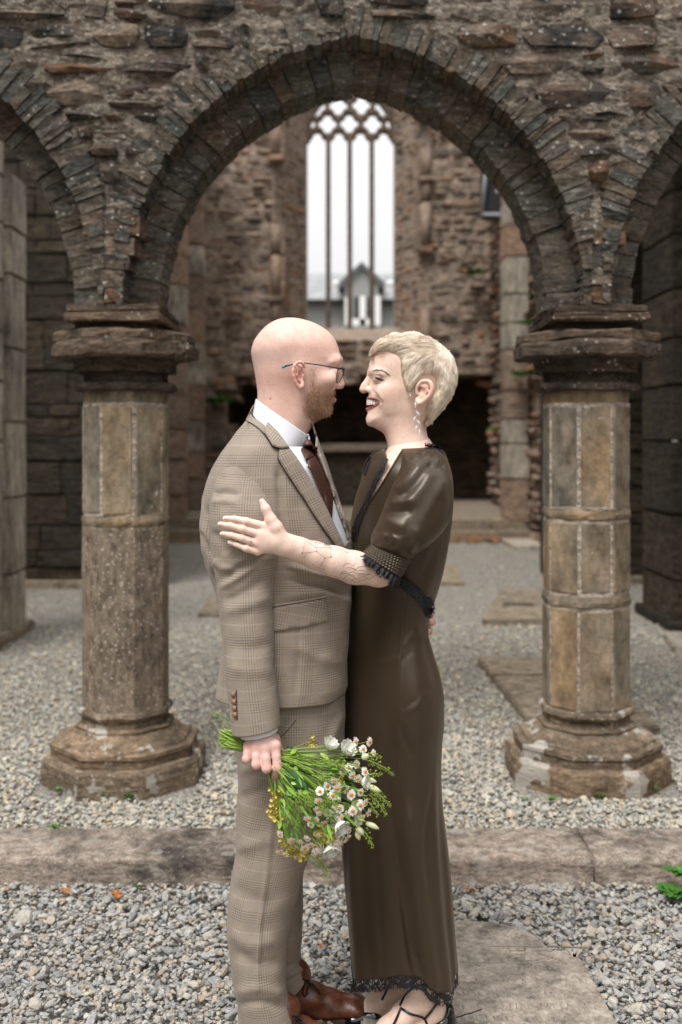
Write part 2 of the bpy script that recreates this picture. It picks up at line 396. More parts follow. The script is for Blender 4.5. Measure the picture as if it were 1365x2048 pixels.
def gravel(name, pts, size, sub, label):
    """crushed stones: squashed, skewed and chipped balls in one mesh"""
    r = np.random.default_rng(len(pts)); v0, f0 = ico(sub); n = len(pts); nv = len(v0)
    var = []
    for k in range(24):                                    # chipped shapes: cut by random planes
        v = v0.copy().astype(float)
        for _ in range(7):
            d = r.normal(size=3); d /= np.linalg.norm(d); c = r.uniform(.5, .85)
            t = v @ d; v -= np.clip(t - c, 0, None)[:, None] * d
        v *= 1 + r.normal(0, .05 if sub else .16, (nv, 1 if sub else 3)); var.append(v)
    var = np.array(var)
    s = size * np.exp(r.normal(0, .32, n))
    sc = s[:, None] * np.stack([r.uniform(.8, 1.45, n), r.uniform(.65, 1.1, n), r.uniform(.4, .8, n)], 1)
    a = r.uniform(0, 2 * np.pi, n); tx = r.normal(0, .35, n); ty = r.normal(0, .35, n)
    ca, sa = np.cos(a), np.sin(a); cx, sx = np.cos(tx), np.sin(tx); cy, sy = np.cos(ty), np.sin(ty)
    Rz = np.zeros((n, 3, 3)); Rz[:, 0, 0] = ca; Rz[:, 0, 1] = -sa; Rz[:, 1, 0] = sa; Rz[:, 1, 1] = ca; Rz[:, 2, 2] = 1
    Rx = np.zeros((n, 3, 3)); Rx[:, 0, 0] = 1; Rx[:, 1, 1] = cx; Rx[:, 1, 2] = -sx; Rx[:, 2, 1] = sx; Rx[:, 2, 2] = cx
    Ry = np.zeros((n, 3, 3)); Ry[:, 1, 1] = 1; Ry[:, 0, 0] = cy; Ry[:, 0, 2] = sy; Ry[:, 2, 0] = -sy; Ry[:, 2, 2] = cy
    Rm = Rz @ Rx @ Ry
    vv = var[r.integers(0, 24, n)] * sc[:, None, :]
    vv = np.einsum('nij,nkj->nki', Rm, vv) + np.asarray(pts)[:, None, :]
    ff = f0[None] + (np.arange(n) * nv)[:, None, None]
    o = obj(name, mesh(name, vv.reshape(-1, 3), ff.reshape(-1, 3), smooth=False), M_GRAV if name == 'coarse_gravel' else M_GRAV2)
    tag(o, label, 'gravel', kind='stuff'); return o
def scatter(x0, x1, y0, y1, dens, z, zj, avoid=None):
    n = int((x1 - x0) * (y1 - y0) * dens); r = np.random.default_rng(n)
    p = np.stack([r.uniform(x0, x1, n), r.uniform(y0, y1, n), z + r.uniform(-zj, zj, n)], 1)
    if avoid is not None: p = p[~avoid(p)]
    return p
SLAB_PTS = [P(880, 1990, 2.72), None]
def slab_avoid(p): return (p[:, 0] > .20) & (p[:, 0] < .665) & (p[:, 1] < 2.78) & (p[:, 1] > 2.0) | ((np.hypot(p[:, 0] - .37, (p[:, 1] - 2.80)) < .225) & (p[:, 1] < 3.02) & (p[:, 0] < .58) & (p[:, 0] > .2))
def slab_avoid(p):
    # gravestone on the ground: body and rounded head
    return ((p[:, 0] > .05) & (p[:, 0] < .690 - (p[:, 1] - 2.5) * .06) & (p[:, 1] < 2.865)) | (((p[:, 0] - .385) / .215) ** 2 + ((p[:, 1] - 2.865) / .185) ** 2 < 1)
fg = np.concatenate([scatter(-1.4, 1.4, 2.2, 3.34, 6200, -.006, .005, slab_avoid)])
gravel('coarse_gravel', fg, .0082, 0, 'lower bed of coarse grey and buff gravel in front of the kerb')
gravel('coarse_gravel', scatter(-1.4, 1.4, 2.2, 3.34, 2500, .004, .005, slab_avoid), .0088, 2, 'loose top stones of the grey and buff gravel in front of the kerb')
def col_avoid(p):
    m = np.zeros(len(p), bool)
    for x in COLX: m |= (abs(p[:, 0] - x) < .33) & (abs(p[:, 1] - COLY) < .33)
    return m
mg = scatter(-2.1, 2.2, 3.585, 4.8, 4300, GZ - .012, .006, col_avoid)
gravel('fine_gravel', mg, .0086, 1, 'fine grey and buff gravel around the column bases')
mg = np.concatenate([scatter(-2.3, 2.4, 4.8, 5.9, 3800, GZ - .012, .006), scatter(-2.6, 2.7, 5.9, 7.6, 1900, GZ - .012, .007), scatter(-3.4, 3.6, 7.6, 13.8, 330, GZ - .012, .008)])
gravel('fine_gravel', mg, .0088, 0, 'fine grey and buff gravel running back to the chancel steps')

# ------------------------------------------------------------------ kerb
kerb = thing('stone_kerb', 'low weathered stone kerb running across behind the couple', 'kerb', (0, 3.45, 0))
xs = [-2.9, -1.62, -.20, .845, 2.2]
for a, b in zip(xs[:-1], xs[1:]):
    w = b - a; bm = bmesh.new(); nx = 26
    prof = [(3.60, -.05), (3.60, .083), (3.592, .088), (3.352, .087), (3.338, .080), (3.334, .064), (3.335, .018), (3.328, .012), (3.326, -.05)]
    rows = []
    for i in range(nx + 1):
        x = a + .004 + (w - .008) * i / nx
        rows.append([bm.verts.new((x + random.uniform(-.001, .001), y + (random.uniform(-.004, .004) if 1 < j < 8 else 0), z + (random.uniform(-.003, .003) if j > 1 else 0))) for j, (y, z) in enumerate(prof)])
    for i in range(nx):
        for j in range(len(prof) - 1): bm.faces.new((rows[i][j], rows[i + 1][j], rows[i + 1][j + 1], rows[i][j + 1]))
    bm.faces.new(rows[0]); bm.faces.new(rows[-1][::-1])
    bm_obj('kerb_stone', bm, M_KERB, kerb, smooth=True)

# ------------------------------------------------------------------ gravestone lying in the foreground gravel
grave = thing('grave_slab', 'worn inscribed grave slab with rounded head lying in the gravel', 'grave slab', (.4, 2.6, 0))
def slab_outline():
    pts = [(.05, 1.9), (.728, 1.9), (.712, 2.15), (.695, 2.5), (.677, 2.80), (.668, 2.862), (.60, 2.866)]
    for k in range(1, 24):
        a = math.pi * k / 24; pts.append((.385 + .213 * math.cos(a), 2.866 + .178 * math.sin(a)))
    pts += [(.17, 2.866), (.05, 2.866)]
    return pts
so = slab_outline(); bm = bmesh.new()
top = [bm.verts.new((x + random.uniform(-.003, .003), y + random.uniform(-.003, .003), .024)) for x, y in so]
f = bm.faces.new(top)
ext = bmesh.ops.extrude_face_region(bm, geom=[f])
for v in [e for e in ext['geom'] if isinstance(e, bmesh.types.BMVert)]: v.co.z = -.03
bmesh.ops.recalc_face_normals(bm, faces=bm.faces[:])
bmesh.ops.bevel(bm, geom=[e for e in bm.edges if abs(e.verts[0].co.z - .024) < 1e-4 and abs(e.verts[1].co.z - .024) < 1e-4], offset=.006, segments=2, affect='EDGES')
bm_obj('slab', bm, M_SLAB, grave)
M_CUT = simple_mat('cut_letter', (.24, .205, .17), .95, .5, 60)
def flat_strokes(name, strokes, w, z, h, mat, parent):
    """strokes on the slab, given in photo pixels, lying on the plane at height z"""
    bm = bmesh.new()
    for st in strokes:
        q = []
        for (px, py) in st:
            Y = F_PX * (CAM_H - z) / (py - CY); q.append(Vector(((px - CX) * Y / F_PX, Y, z)))
        for p0, p1 in zip(q[:-1], q[1:]):
            d = (p1 - p0); n = Vector((-d.y, d.x, 0)).normalized() * w / 2
            lo = [p0 + n, p0 - n, p1 - n, p1 + n]; up = [c * 1.0 + Vector((0, 0, h)) for c in lo]
            up = [u + (((p0 + p1) / 2) - c) * .25 * Vector((1, 1, 0)).length * 0 for u, c in zip(up, lo)]
            vv = [bm.verts.new(c - Vector((0, 0, .004))) for c in lo] + [bm.verts.new(c) for c in up]
            for fc in ((4, 5, 6, 7), (0, 1, 5, 4), (1, 2, 6, 5), (2, 3, 7, 6), (3, 0, 4, 7)): bm.faces.new([vv[k] for k in fc])
    return bm_obj(name, bm, mat, parent)
Z0 = CX
def gz(x, y): return (900 + x / 3.592, 1820 + y / 3.592)
raised = [[gz(540, 262), gz(552, 300), gz(560, 365)], [gz(435, 285), gz(545, 290)], [gz(445, 310), gz(545, 318)],
          [gz(735, 300), gz(700, 288), gz(660, 285), gz(635, 298), gz(660, 318), gz(715, 335), gz(745, 352), gz(715, 368), gz(660, 365)],
          [gz(848, 285), gz(880, 318), gz(892, 345)], [gz(900, 290), gz(896, 340)], [gz(945, 290), gz(915, 318), gz(898, 345)]]
flat_strokes('raised_lettering', raised, .010, .024, .0022, M_SLAB, grave)
flat_strokes('border_line', [[gz(80, 378), gz(400, 380), gz(760, 378), gz(1020, 384)], [gz(300, 262), gz(500, 262), gz(720, 258), gz(985, 268)]], .003, .024, .0012, M_CUT, grave)
rr = random.Random(5); st = []
for y0, xa, xb in ((410, 270, 860), (500, 190, 990), (595, 50, 960), (680, 60, 1060), (770, 80, 1100)):
    x = xa
    while x < xb:
        hgt = rr.uniform(28, 48); dx = rr.uniform(2, 10)
        if rr.random() < .72:
            st.append([gz(x, y0 - 8 + rr.uniform(-5, 5)), gz(x + dx, y0 - 8 + hgt)])
            if rr.random() < .3: st.append([gz(x, y0 - 4), gz(x + rr.uniform(20, 34), y0 + hgt * .6)])
        x += rr.uniform(26, 58)
flat_strokes('inscription', st, .0030, .024, .0009, M_CUT, grave)
flat_strokes('crack', [[gz(20, 775), gz(70, 768), gz(110, 752), gz(155, 742), gz(230, 715)]], .004, .024, .001, simple_mat('crack_dark', (.03, .027, .023), 1.0), grave)
# ------------------------------------------------------------------ arcade wall
arc = thing('arcade_wall', 'dark rubble arcade wall with pointed double order arches over the columns', 'wall', (AC, 4.25, 0))
ZTOP = 3.95; XL, XR = AC - 2.15, AC + 2.15
CENT = [AC - PITCH, AC, AC + PITCH]
def arch_z(x, rad):
    """height of the intrados of radius rad over x, or None over a pier"""
    for c in CENT:
        hs_ = rad - AOFF
        if abs(x - c) < hs_: return ZS + math.sqrt(max(rad ** 2 - (abs(x - c) + AOFF) ** 2, 0))
    return ZS
def wall_core(rad, y0, y1, ztop, n=420, jit=0.0, zsp=ZS):
    bm = bmesh.new(); cols = []
    xs = sorted(set([XL + (XR - XL) * i / n for i in range(n + 1)] + [c + s * (rad - AOFF) + e for c in CENT for s in (-1, 1) for e in (-1e-4, 1e-4)]))
    xs = [x for x in xs if XL <= x <= XR]
    for x in xs:
        zb = max(arch_z(x, rad), zsp)
        cols.append([bm.verts.new((x, y0, zb)), bm.verts.new((x, y0, ztop)), bm.verts.new((x, y1, ztop)), bm.verts.new((x, y1, zb))])
    for a, b in zip(cols[:-1], cols[1:]):
        for k in range(4): bm.faces.new((a[k], b[k], b[(k + 1) % 4], a[(k + 1) % 4]))
    bm.faces.new(cols[0]); bm.faces.new(cols[-1][::-1])
    bmesh.ops.recalc_face_normals(bm, faces=bm.faces[:])
    return bm
YI0, YI1 = YW0 + .14, YW0 + .36
bm_obj('mortar_core', wall_core(RO + .012, YW0 + .03, YW1, ZTOP), M_MORT, arc)
bm_obj('inner_core', wall_core(RI + .014, YI0 + .02, YI1, ZS + 1.3), M_MORT, arc)
def out_of_arch(c):
    k = np.ones(len(c), bool)
    for q in CENT: k &= (np.abs(c[:, 0] - q) + AOFF) ** 2 + np.maximum(c[:, 2] - ZS, 0) ** 2 > (RO + .03) ** 2
    return k
kid('mortar_bed', bumpy_face(XL, XR, ZS, ZTOP, YW0 + .006, .011, .018, 12, out_of_arch, 4), M_MORT, arc)

def wedge(cx, side, a0, a1, r0, r1, y0, y1, rnd, j=.006):
    bm = bmesh.new(); q = []
    for y in (y0, y1):
        for a, r in ((a0, r0), (a1, r0), (a1, r1), (a0, r1)):
            q.append(bm.verts.new((cx + side * (AOFF - r * math.cos(a)), y, ZS + r * math.sin(a))))
    for fc in ((0, 1, 2, 3), (7, 6, 5, 4), (0, 4, 5, 1), (1, 5, 6, 2), (2, 6, 7, 3), (3, 7, 4, 0)): bm.faces.new([q[k] for k in fc])
    bmesh.ops.subdivide_edges(bm, edges=bm.edges[:], cuts=1, use_grid_fill=True)
    for v in bm.verts: v.co += Vector((rnd.uniform(-j, j), rnd.uniform(-j, j) * 1.3, rnd.uniform(-j, j)))
    bmesh.ops.recalc_face_normals(bm, faces=bm.faces[:]); bmesh.ops.triangulate(bm, faces=bm.faces[:])
    return bm
rv = random.Random(11)
def ring(cx, side, r0, r1, y0, y1, tmin, tmax, amin=0.0, clip=None, zmin=0.0):
    amax = math.acos(AOFF / r0) ; a = amin
    while a < amax - .004:
        da = rv.uniform(tmin, tmax) / ((r0 + r1) / 2)
        b_ = min(a + da, amax)
        if amax - b_ < tmin * .5 / r0: b_ = amax
        rr0 = r0 + rv.uniform(-.004, .006); rr1 = r1 + rv.uniform(-.035, .035)
        if clip is not None:                                # do not cross the line above the column
            am = (a + b_) / 2; x1 = abs(clip - cx); lim = (x1 - .022 + AOFF) / max(math.cos(am), 1e-3)
            rr1 = min(rr1, lim)
        if rr1 - rr0 > .02:
            xm = cx + side * (AOFF - r0 * math.cos((a + b_) / 2))
            if XL - .05 < xm < XR + .05:
                bm_obj('voussoir', wedge(cx, side, a + .0015, b_ - .0015, rr0, rr1, y0 + rv.uniform(-.007, .007), y1, rv, .004), M_VOU, arc)
        a = b_
for i, c in enumerate(CENT):
    for side in (-1, 1):
        # side=-1: arc left of the centre line
        s = -1 if side < 0 else 1
        edge = c + side * PITCH / 2
        def go(r0, r1, y0, y1, t0, t1, cl): ring(c, -side * -1 if False else side, r0, r1, y0, y1, t0, t1, clip=cl)
        # wedge() places x = cx + side*(AOFF - r cos a): for side=+1 this is the LEFT arc (x<cx) mirrored by sign
        ring(c, side, RO, RO + .13, YW0 - .004, YW0 + .16, .026, .055, clip=edge)
        ring(c, side, RI, RO + .03, YI0, YI1, .045, .105)
# rubble between and above the rings
rs = random.Random(21)
def spans(z):
    out = []; x = XL; step = .01; cur = None
    while x <= XR:
        free = True
        for c in CENT:
            dx = abs(x - c) + AOFF; dz = z - ZS
            if abs(x - c) < PITCH / 2 + .02 and dx * dx + dz * dz < (RO + .125) ** 2: free = False
        if free and cur is None: cur = x
        if (not free) and cur is not None:
            if x - cur > .03: out.append((cur, x))
            cur = None
        x += step
    if cur is not None: out.append((cur, XR))
    return out
cells = rubble_cells(XL, XR, ZS + .30, ZTOP, (.05, .14), (.09, .30), rs, keep=spans)
lay_stones(arc, cells, (0, YW0, 0), (1, 0, 0), (0, -1, 0), M_RUB, M_RUB, rs, depth=.14, proud=.024, gap=.020, score=lambda c: (c[1] < 3.35) * 10 + c[2] * c[3])
for cx_ in COLX + (COLX[0] - PITCH, COLX[1] + PITCH):       # wedge stones low in the V
    z = ZS + .01
    while z < ZS + .30:
        h = rs.uniform(.05, .09); w = max(.045, .02 + (z - ZS) * .42)
        bm_obj('stone', box(cx_ - w * .8, cx_ + w * .8, YW0 - .002 + rs.uniform(-.006, .006), YW0 + .2, z, z + h - .006, 0, .006, 1), M_RUB, arc)
        z += h

# ------------------------------------------------------------------ columns
def octo(profile, cx, cy, mat, name, parent, jit=.003, seg=5):
    """profile: (half width across flats, z) from bottom to top; octagonal, faces lightly uneven"""
    bm = bmesh.new(); k = 1 / math.cos(math.pi / 8); rings = []
    for hw, z in profile:
        ring_ = []
        for s in range(8):
            a0, a1 = math.pi / 8 + s * math.pi / 4, math.pi / 8 + (s + 1) * math.pi / 4
            p0 = Vector((hw * k * math.cos(a0), hw * k * math.sin(a0), 0)); p1 = Vector((hw * k * math.cos(a1), hw * k * math.sin(a1), 0))
            for t in range(seg):
                p = p0.lerp(p1, t / seg); pull = .992 if t == 0 else 1.0
                ring_.append(bm.verts.new((cx + p.x * pull + random.uniform(-jit, jit), cy + p.y * pull + random.uniform(-jit, jit), z + random.uniform(-jit, jit))))
        rings.append(ring_)
    n = 8 * seg
    for a, b in zip(rings[:-1], rings[1:]):
        for i in range(n): bm.faces.new((a[i], a[(i + 1) % n], b[(i + 1) % n], b[i]))
    bm.faces.new(rings[-1]); bm.faces.new(rings[0][::-1])
    bmesh.ops.recalc_face_normals(bm, faces=bm.faces[:])
    return bm_obj(name, bm, mat, parent)
def panels(cx, cy, hw, z0, z1, mat, parent, gap=.017):
    for s in range(8):
        a = s * math.pi / 4 - math.pi / 2; wd = hw * math.tan(math.pi / 8) - gap / 2 + random.uniform(-.003, .002)
        nrm = Vector((math.cos(a), math.sin(a), 0)); tan = Vector((-math.sin(a), math.cos(a), 0))
        bm = bmesh.new(); q = []
        for d, w_ in ((hw - .04, wd - .004), (hw + random.uniform(-.002, .003), wd)):
            for u, z in ((-w_, z0 + random.uniform(0, .012)), (w_, z0 + random.uniform(.004, .014)), (w_, z1 - random.uniform(.006, .016)), (-w_, z1 - random.uniform(.006, .016))):
                c = Vector((cx, cy, 0)) + nrm * d + tan * u; q.append(bm.verts.new((c.x, c.y, z)))
        for fc in ((4, 5, 6, 7), (0, 1, 5, 4), (1, 2, 6, 5), (2, 3, 7, 6), (3, 0, 4, 7)): bm.faces.new([q[i] for i in fc])
        bmesh.ops.recalc_face_normals(bm, faces=bm.faces[:])
        bmesh.ops.bevel(bm, geom=bm.edges[:], offset=.003, segments=1, affect='EDGES')
        bm_obj('facing_stone', bm, mat, parent)
def column(cx, label, tiers, base_z, mono):
    c = thing('stone_column', label, 'column', (cx, COLY, GZ), group='octagonal arcade columns')
    octo([(.32, GZ - .1), (.326, .125), (.322, .160), (.312, .174)], cx, COLY, M_BASE, 'plinth', c, .0028)
    octo([(.288, .168), (.288, .205), (.294, .212), (.292, .226), (.268, .232), (.262, .244), (.236, .252), (.205, .275), (.193, .280), (.195, .292), (.182, .300)], cx, COLY, M_BASE, 'base', c, .0016)
    octo([(.172, .292), (.170, .327), (.182, .334), (.188, .346), (.183, .360), (.170, .368)], cx, COLY, M_BASE, 'base_ring', c, .0014)
    for k, (z0, z1, kind) in enumerate(tiers):
        if kind == 'panels':
            n = 14; octo([(.1675 + random.uniform(-.001, .001), z0 - .005 + (z1 - z0 + .01) * i / n) for i in range(n + 1)], cx, COLY, M_CMOR, 'mortar_core', c, .0016)
            panels(cx, COLY, .170, z0, z1, M_COLS, c)
        elif kind == 'band': octo([(.163, z0), (.172, z0 + .012), (.174, (z0 + z1) / 2), (.170, z1 - .010), (.162, z1)], cx, COLY, M_COLS, 'band', c, .0024)
        else:
            n = 12; octo([(.171 + random.uniform(-.001, .001), z0 + (z1 - z0) * i / n) for i in range(n + 1)], cx, COLY, M_COLL, 'drum', c, .0012)
    octo([(.164, 1.62), (.165, 1.685), (.168, 1.69)], cx, COLY, M_COLS, 'necking', c, .003)
    octo([(.175, 1.682), (.206, 1.690), (.209, 1.702), (.206, 1.716), (.180, 1.722)], cx, COLY, M_CAP, 'astragal', c, .004)
    octo([(.164, 1.716), (.164, 1.760), (.200, 1.764), (.204, 1.80), (.212, 1.822), (.24, 1.83)], cx, COLY, M_CAP, 'bell', c, .004)
    octo([(.265, 1.818), (.288, 1.828), (.290, 1.868), (.280, 1.886)], cx, COLY, M_CAP, 'abacus', c, .006)
    octo([(.27, 1.884), (.282, 1.890), (.282, 1.915), (.272, 1.926)], cx, COLY, M_CAP, 'abacus_fillet', c, .005)
    b = bm_obj('springer_block', box(cx - .165, cx + .165, YW0 + .05, YW1 - .05, 1.92, 1.958, 0, .003, 2), M_CAP, c)
    bm_obj('springer_slab', box(cx - .192, cx + .192, YW0 - .02, YW1 + .02, 1.956, 1.992, .006, .004, 2), M_CAP, c)
    bm_obj('springer_slab', box(cx - .185, cx + .185, YW0 - .005, YW1 + .005, 1.994, 2.024, .005, .005, 2), M_CAP, c)
    return c
column(COLX[0], 'left octagonal stone column with speckled lichen on its tall lower drum', [(.366, 1.125, 'drum'), (1.118, 1.172, 'band'), (1.172, 1.63, 'panels')], .36, True)
column(COLX[1], 'right octagonal stone column faced with three tiers of pale panels', [(.366, .79, 'panels'), (.785, .845, 'band'), (.845, 1.15, 'panels'), (1.147, 1.20, 'band'), (1.20, 1.63, 'panels')], .36, False)
column(COLX[0] - PITCH, 'octagonal stone column at the far left beyond the picture edge', [(.366, 1.12, 'drum'), (1.118, 1.172, 'band'), (1.172, 1.63, 'panels')], .36, True) if False else None
# ------------------------------------------------------------------ chancel steps and floor slabs
YP, ZP = 13.75, .335
steps = thing('chancel_steps', 'two worn stone steps up to the chancel behind the couple', 'steps', (0, YP, GZ))
for (y0, y1, z0, z1) in ((YP, YP + .5, GZ - .05, .205), (YP + .32, YP + .9, .19, ZP)):
    x = -4.6
    while x < 4.6:
        w = random.uniform(.8, 1.5)
        bm_obj('step_stone', box(x + .004, x + w - .004, y0 + random.uniform(-.012, .012), y1, z0, z1 + random.uniform(-.006, .006), .015, .004), M_FSLAB, steps); x += w
g = bm_obj('chancel_floor', box(-5, 5, YP + .85, 22, -.2, ZP - .006), M_FSLAB); g['kind'] = 'structure'
def ground_slab(name, label, quad, th=.035, z=GZ, mat=M_FSLAB, split=None):
    """flat slab: four corners in photo pixels on the ground at height z+th"""
    t = thing(name, label, 'floor slab', (0, 0, 0))
    zt = z + th; c = []
    for px, py in quad:
        Y = F_PX * (CAM_H - zt) / (py - CY); c.append(Vector(((px - CX) * Y / F_PX, Y, 0)))
    t.location = ((c[0] + c[2]) / 2).to_3d() + Vector((0, 0, z))
    parts = [(0, 1)] if not split else [(0, split - .012), (split + .012, 1)]
    for a, b in parts:
        q = [c[0].lerp(c[3], a), c[1].lerp(c[2], a), c[1].lerp(c[2], b), c[0].lerp(c[3], b)]
        bm = bmesh.new(); lo = [bm.verts.new((p.x, p.y, z - .05)) for p in q]; up = [bm.verts.new((p.x, p.y, zt)) for p in q]
        bm.faces.new(up); bm.faces.new(lo[::-1])
        for i in range(4): bm.faces.new((lo[i], lo[(i + 1) % 4], up[(i + 1) % 4], up[i]))
        bmesh.ops.recalc_face_normals(bm, faces=bm.faces[:])
        bmesh.ops.bevel(bm, geom=bm.edges[:], offset=.008, segments=2, affect='EDGES')
        bm_obj('slab', bm, mat, t)
    return t
ground_slab('ledger_slab', 'long cracked ledger slab behind the right column', [(955, 1312), (1180, 1312), (1322, 1452), (1070, 1452)], split=.33)
sl = ground_slab('socket_slab', 'floor slab with a dark square socket beyond the right column', [(1000, 1178), (1105, 1176), (1150, 1238), (965, 1238)])
pit = flat_strokes('socket', [[(1005, 1209), (1068, 1209)]], .10, GZ + .036, .004, simple_mat('socket_dark', (.03, .022, .015), .9), sl)
ground_slab('small_slab', 'small dark slab at the foot of the chancel steps', [(1000, 1076), (1085, 1076), (1090, 1092), (1028, 1092)], mat=M_ASHL)
ground_slab('flush_slab', 'pale flush slab in the gravel to the left of the man', [(420, 1190), (470, 1190), (470, 1226), (395, 1226)], th=.012)
ground_slab('corner_slab', 'tilted grey slab at the right picture edge', [(1330, 1262), (1420, 1262), (1460, 1300), (1345, 1292)], mat=M_ASHL)
ground_slab('mossy_slab', 'mossy flush slab to the right of the woman in the gravel', [(860, 1130), (915, 1130), (930, 1165), (860, 1165)], th=.012)

# ------------------------------------------------------------------ east gable with the big window
YG, YN = 17.6, 18.5                         # inner wall face, plane of the window
gab = thing('east_gable', 'tall ruined rubble gable with a traceried four light window', 'gable wall', (.18, YG, ZP))
WC = .18; HW = .815                         # window centre and half width
OW = 1.36                                   # half width of the splay at the wall face
def z_at(py, Y): return CAM_H + (CY - py) * Y / F_PX
Z_SILL, Z_SPR, Z_APX = z_at(655, YN), z_at(268, YN), z_at(170, YN)
RZ0, RZ1 = ZP, z_at(752, YG)                # low recess behind the couple
RX0, RX1 = (455 - CX) * YG / F_PX, (1030 - CX) * YG / F_PX
GX0, GX1 = -2.72, 2.72; GTOP = 10.5
def rect_bm(rects, y0, y1):
    bm = bmesh.new()
    for x0, x1, z0, z1 in rects:
        b2 = box(x0, x1, y0, y1, z0, z1); me = bpy.data.meshes.new('t'); b2.to_mesh(me); b2.free(); bm.from_mesh(me); bpy.data.meshes.remove(me)
    return bm
bm_obj('wall_core', rect_bm([(GX0 - 1, WC - OW, RZ1, GTOP), (WC + OW, GX1 + 1, RZ1, GTOP), (WC - OW, WC + OW, RZ1, Z_SILL - .35), (GX0 - 1, RX0, 0, RZ1), (RX1, GX1 + 1, 0, RZ1)], YG + .03, YN + .55), M_GMORT, gab)
bm_obj('recess_back', rect_bm([(RX0 - .3, RX1 + .3, 0, RZ1 + .2), (RX0 - .3, RX0 - .02, 0, RZ1 + .2), (RX1 + .02, RX1 + .3, 0, RZ1 + .2)], YG + 1.46, YG + 1.7), M_RECSHADE, gab)
for q_ in ((RX0 - .2, RX0 + .012, 0, RZ1 - .005), (RX1 - .012, RX1 + .2, 0, RZ1 - .005)): bm_obj('recess_lining', rect_bm([q_], YG + .12, YG + 1.46), M_RECSHADE, gab)
bm_obj('recess_soffit', rect_bm([(RX0, RX1, RZ1 - .05, RZ1 - .006)], YG + .42, YG + 1.45), M_RECSHADE, gab)
# splayed window reveals
bm = bmesh.new()
def quad(*p): bm.faces.new([bm.verts.new(x) for x in p])
for s in (-1, 1):
    quad((WC + s * OW, YG, RZ1), (WC + s * HW, YN, RZ1), (WC + s * HW, YN, GTOP), (WC + s * OW, YG, GTOP))
    quad((WC + s * HW, YN, RZ1), (WC + s * HW, YN + .5, RZ1), (WC + s * HW, YN + .5, GTOP), (WC + s * HW, YN, GTOP))
quad((WC - OW, YG, Z_SILL - .35), (WC + OW, YG, Z_SILL - .35), (WC + HW, YN, Z_SILL), (WC - HW, YN, Z_SILL))
quad((WC - HW, YN, Z_SILL), (WC + HW, YN, Z_SILL), (WC + HW, YN + .5, Z_SILL - .02), (WC - HW, YN + .5, Z_SILL - .02))
bm_obj('window_reveal', bm, M_GMORT, gab)
rg = random.Random(33)
def g_keep(c):
    x, z = c[:, 0], c[:, 2]
    return ~(((np.abs(x - WC) < OW) & (z > Z_SILL - .35)) | ((x > RX0) & (x < RX1) & (z < RZ1)))
kid('mortar_bed', bumpy_face(GX0, GX1, ZP, 8.4, YG + .0, .045, .03, 4.5, g_keep, 7), M_GMORT, gab)
def gspans(z):
    if z < RZ1: return [(GX0, RX0), (RX1, GX1)]
    if z < Z_SILL - .35: return [(GX0, GX1)]
    return [(GX0, WC - OW), (WC + OW, GX1)]
cells = rubble_cells(GX0, GX1, ZP, 7.9, (.06, .19), (.12, .42), rg, keep=gspans)
lay_stones(gab, cells, (0, YG, 0), (1, 0, 0), (0, -1, 0), M_GAB, M_GABS, rg, depth=.2, proud=.045, gap=.045, score=lambda c: c[2] * c[3])
# small stones of the splays and the back of the recess
cells = rubble_cells(0, 1.02, Z_SILL - .2, 7.9, (.07, .14), (.12, .34), rg)
for s in (-1, 1):
    u = Vector((-s * (OW - HW), YN - YG, 0)).normalized(); n = Vector((-s * u.y * 1.0, 0, 0)); n = Vector((-s * abs(u.y), -abs(u.x), 0))
    if s < 0: org = Vector((WC - OW, YG, 0)); ud = u
    else: org = Vector((WC + HW, YN, 0)); ud = -u
    lay_stones(gab, cells, org, ud, n, M_GABS, M_GABS, rg, depth=.1, proud=.02, gap=.03, maxobj=0)
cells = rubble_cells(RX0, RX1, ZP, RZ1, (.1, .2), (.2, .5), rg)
lay_stones(gab, cells, (0, YG + 1.45, 0), (1, 0, 0), (0, -1, 0), M_RECSHADE, M_RECSHADE, rg, depth=.16, proud=.06, gap=.03, maxobj=0)
for z0, z1, x0, x1 in ((RZ1 - .02, RZ1 + .13, RX0 - .1, RX0 + 2.3), (RZ1 + .02, RZ1 + .19, RX0 + 2.32, RX1 + .15)):
    bm_obj('lintel', box(x0, x1, YG - .09, YG + .4, z0, z1, .01, .012, 2), M_GAB, gab)
rd = random.Random(77); BLK_G = with_mat(BLOCKS, M_GAB)
for k in range(46):
    t = rd.random(); side_ = rd.choice(('top', 'top', 'l', 'r'))
    if side_ == 'top': x, z = rd.uniform(RX0, RX1), RZ1 - rd.uniform(.02, .16)
    elif side_ == 'l': x, z = RX0 + rd.uniform(-.05, .18), rd.uniform(ZP, RZ1)
    elif side_ == 'r': x, z = RX1 - rd.uniform(-.05, .2), rd.uniform(ZP, RZ1)
    else: x, z = rd.uniform(-.25, .55), rd.uniform(ZP + .9, RZ1)
    y = YG + rd.uniform(-.02, .35) + (.5 if side_ == 'mid' else 0); w, h = rd.uniform(.18, .5), rd.uniform(.09, .24)
    kid('broken_stone', BLK_G[k % len(BLK_G)], None, gab, (x, y, z), (rd.uniform(-.1, .1), rd.uniform(-.25, .25), rd.uniform(-.3, .3)), (w, rd.uniform(.2, .4), h))
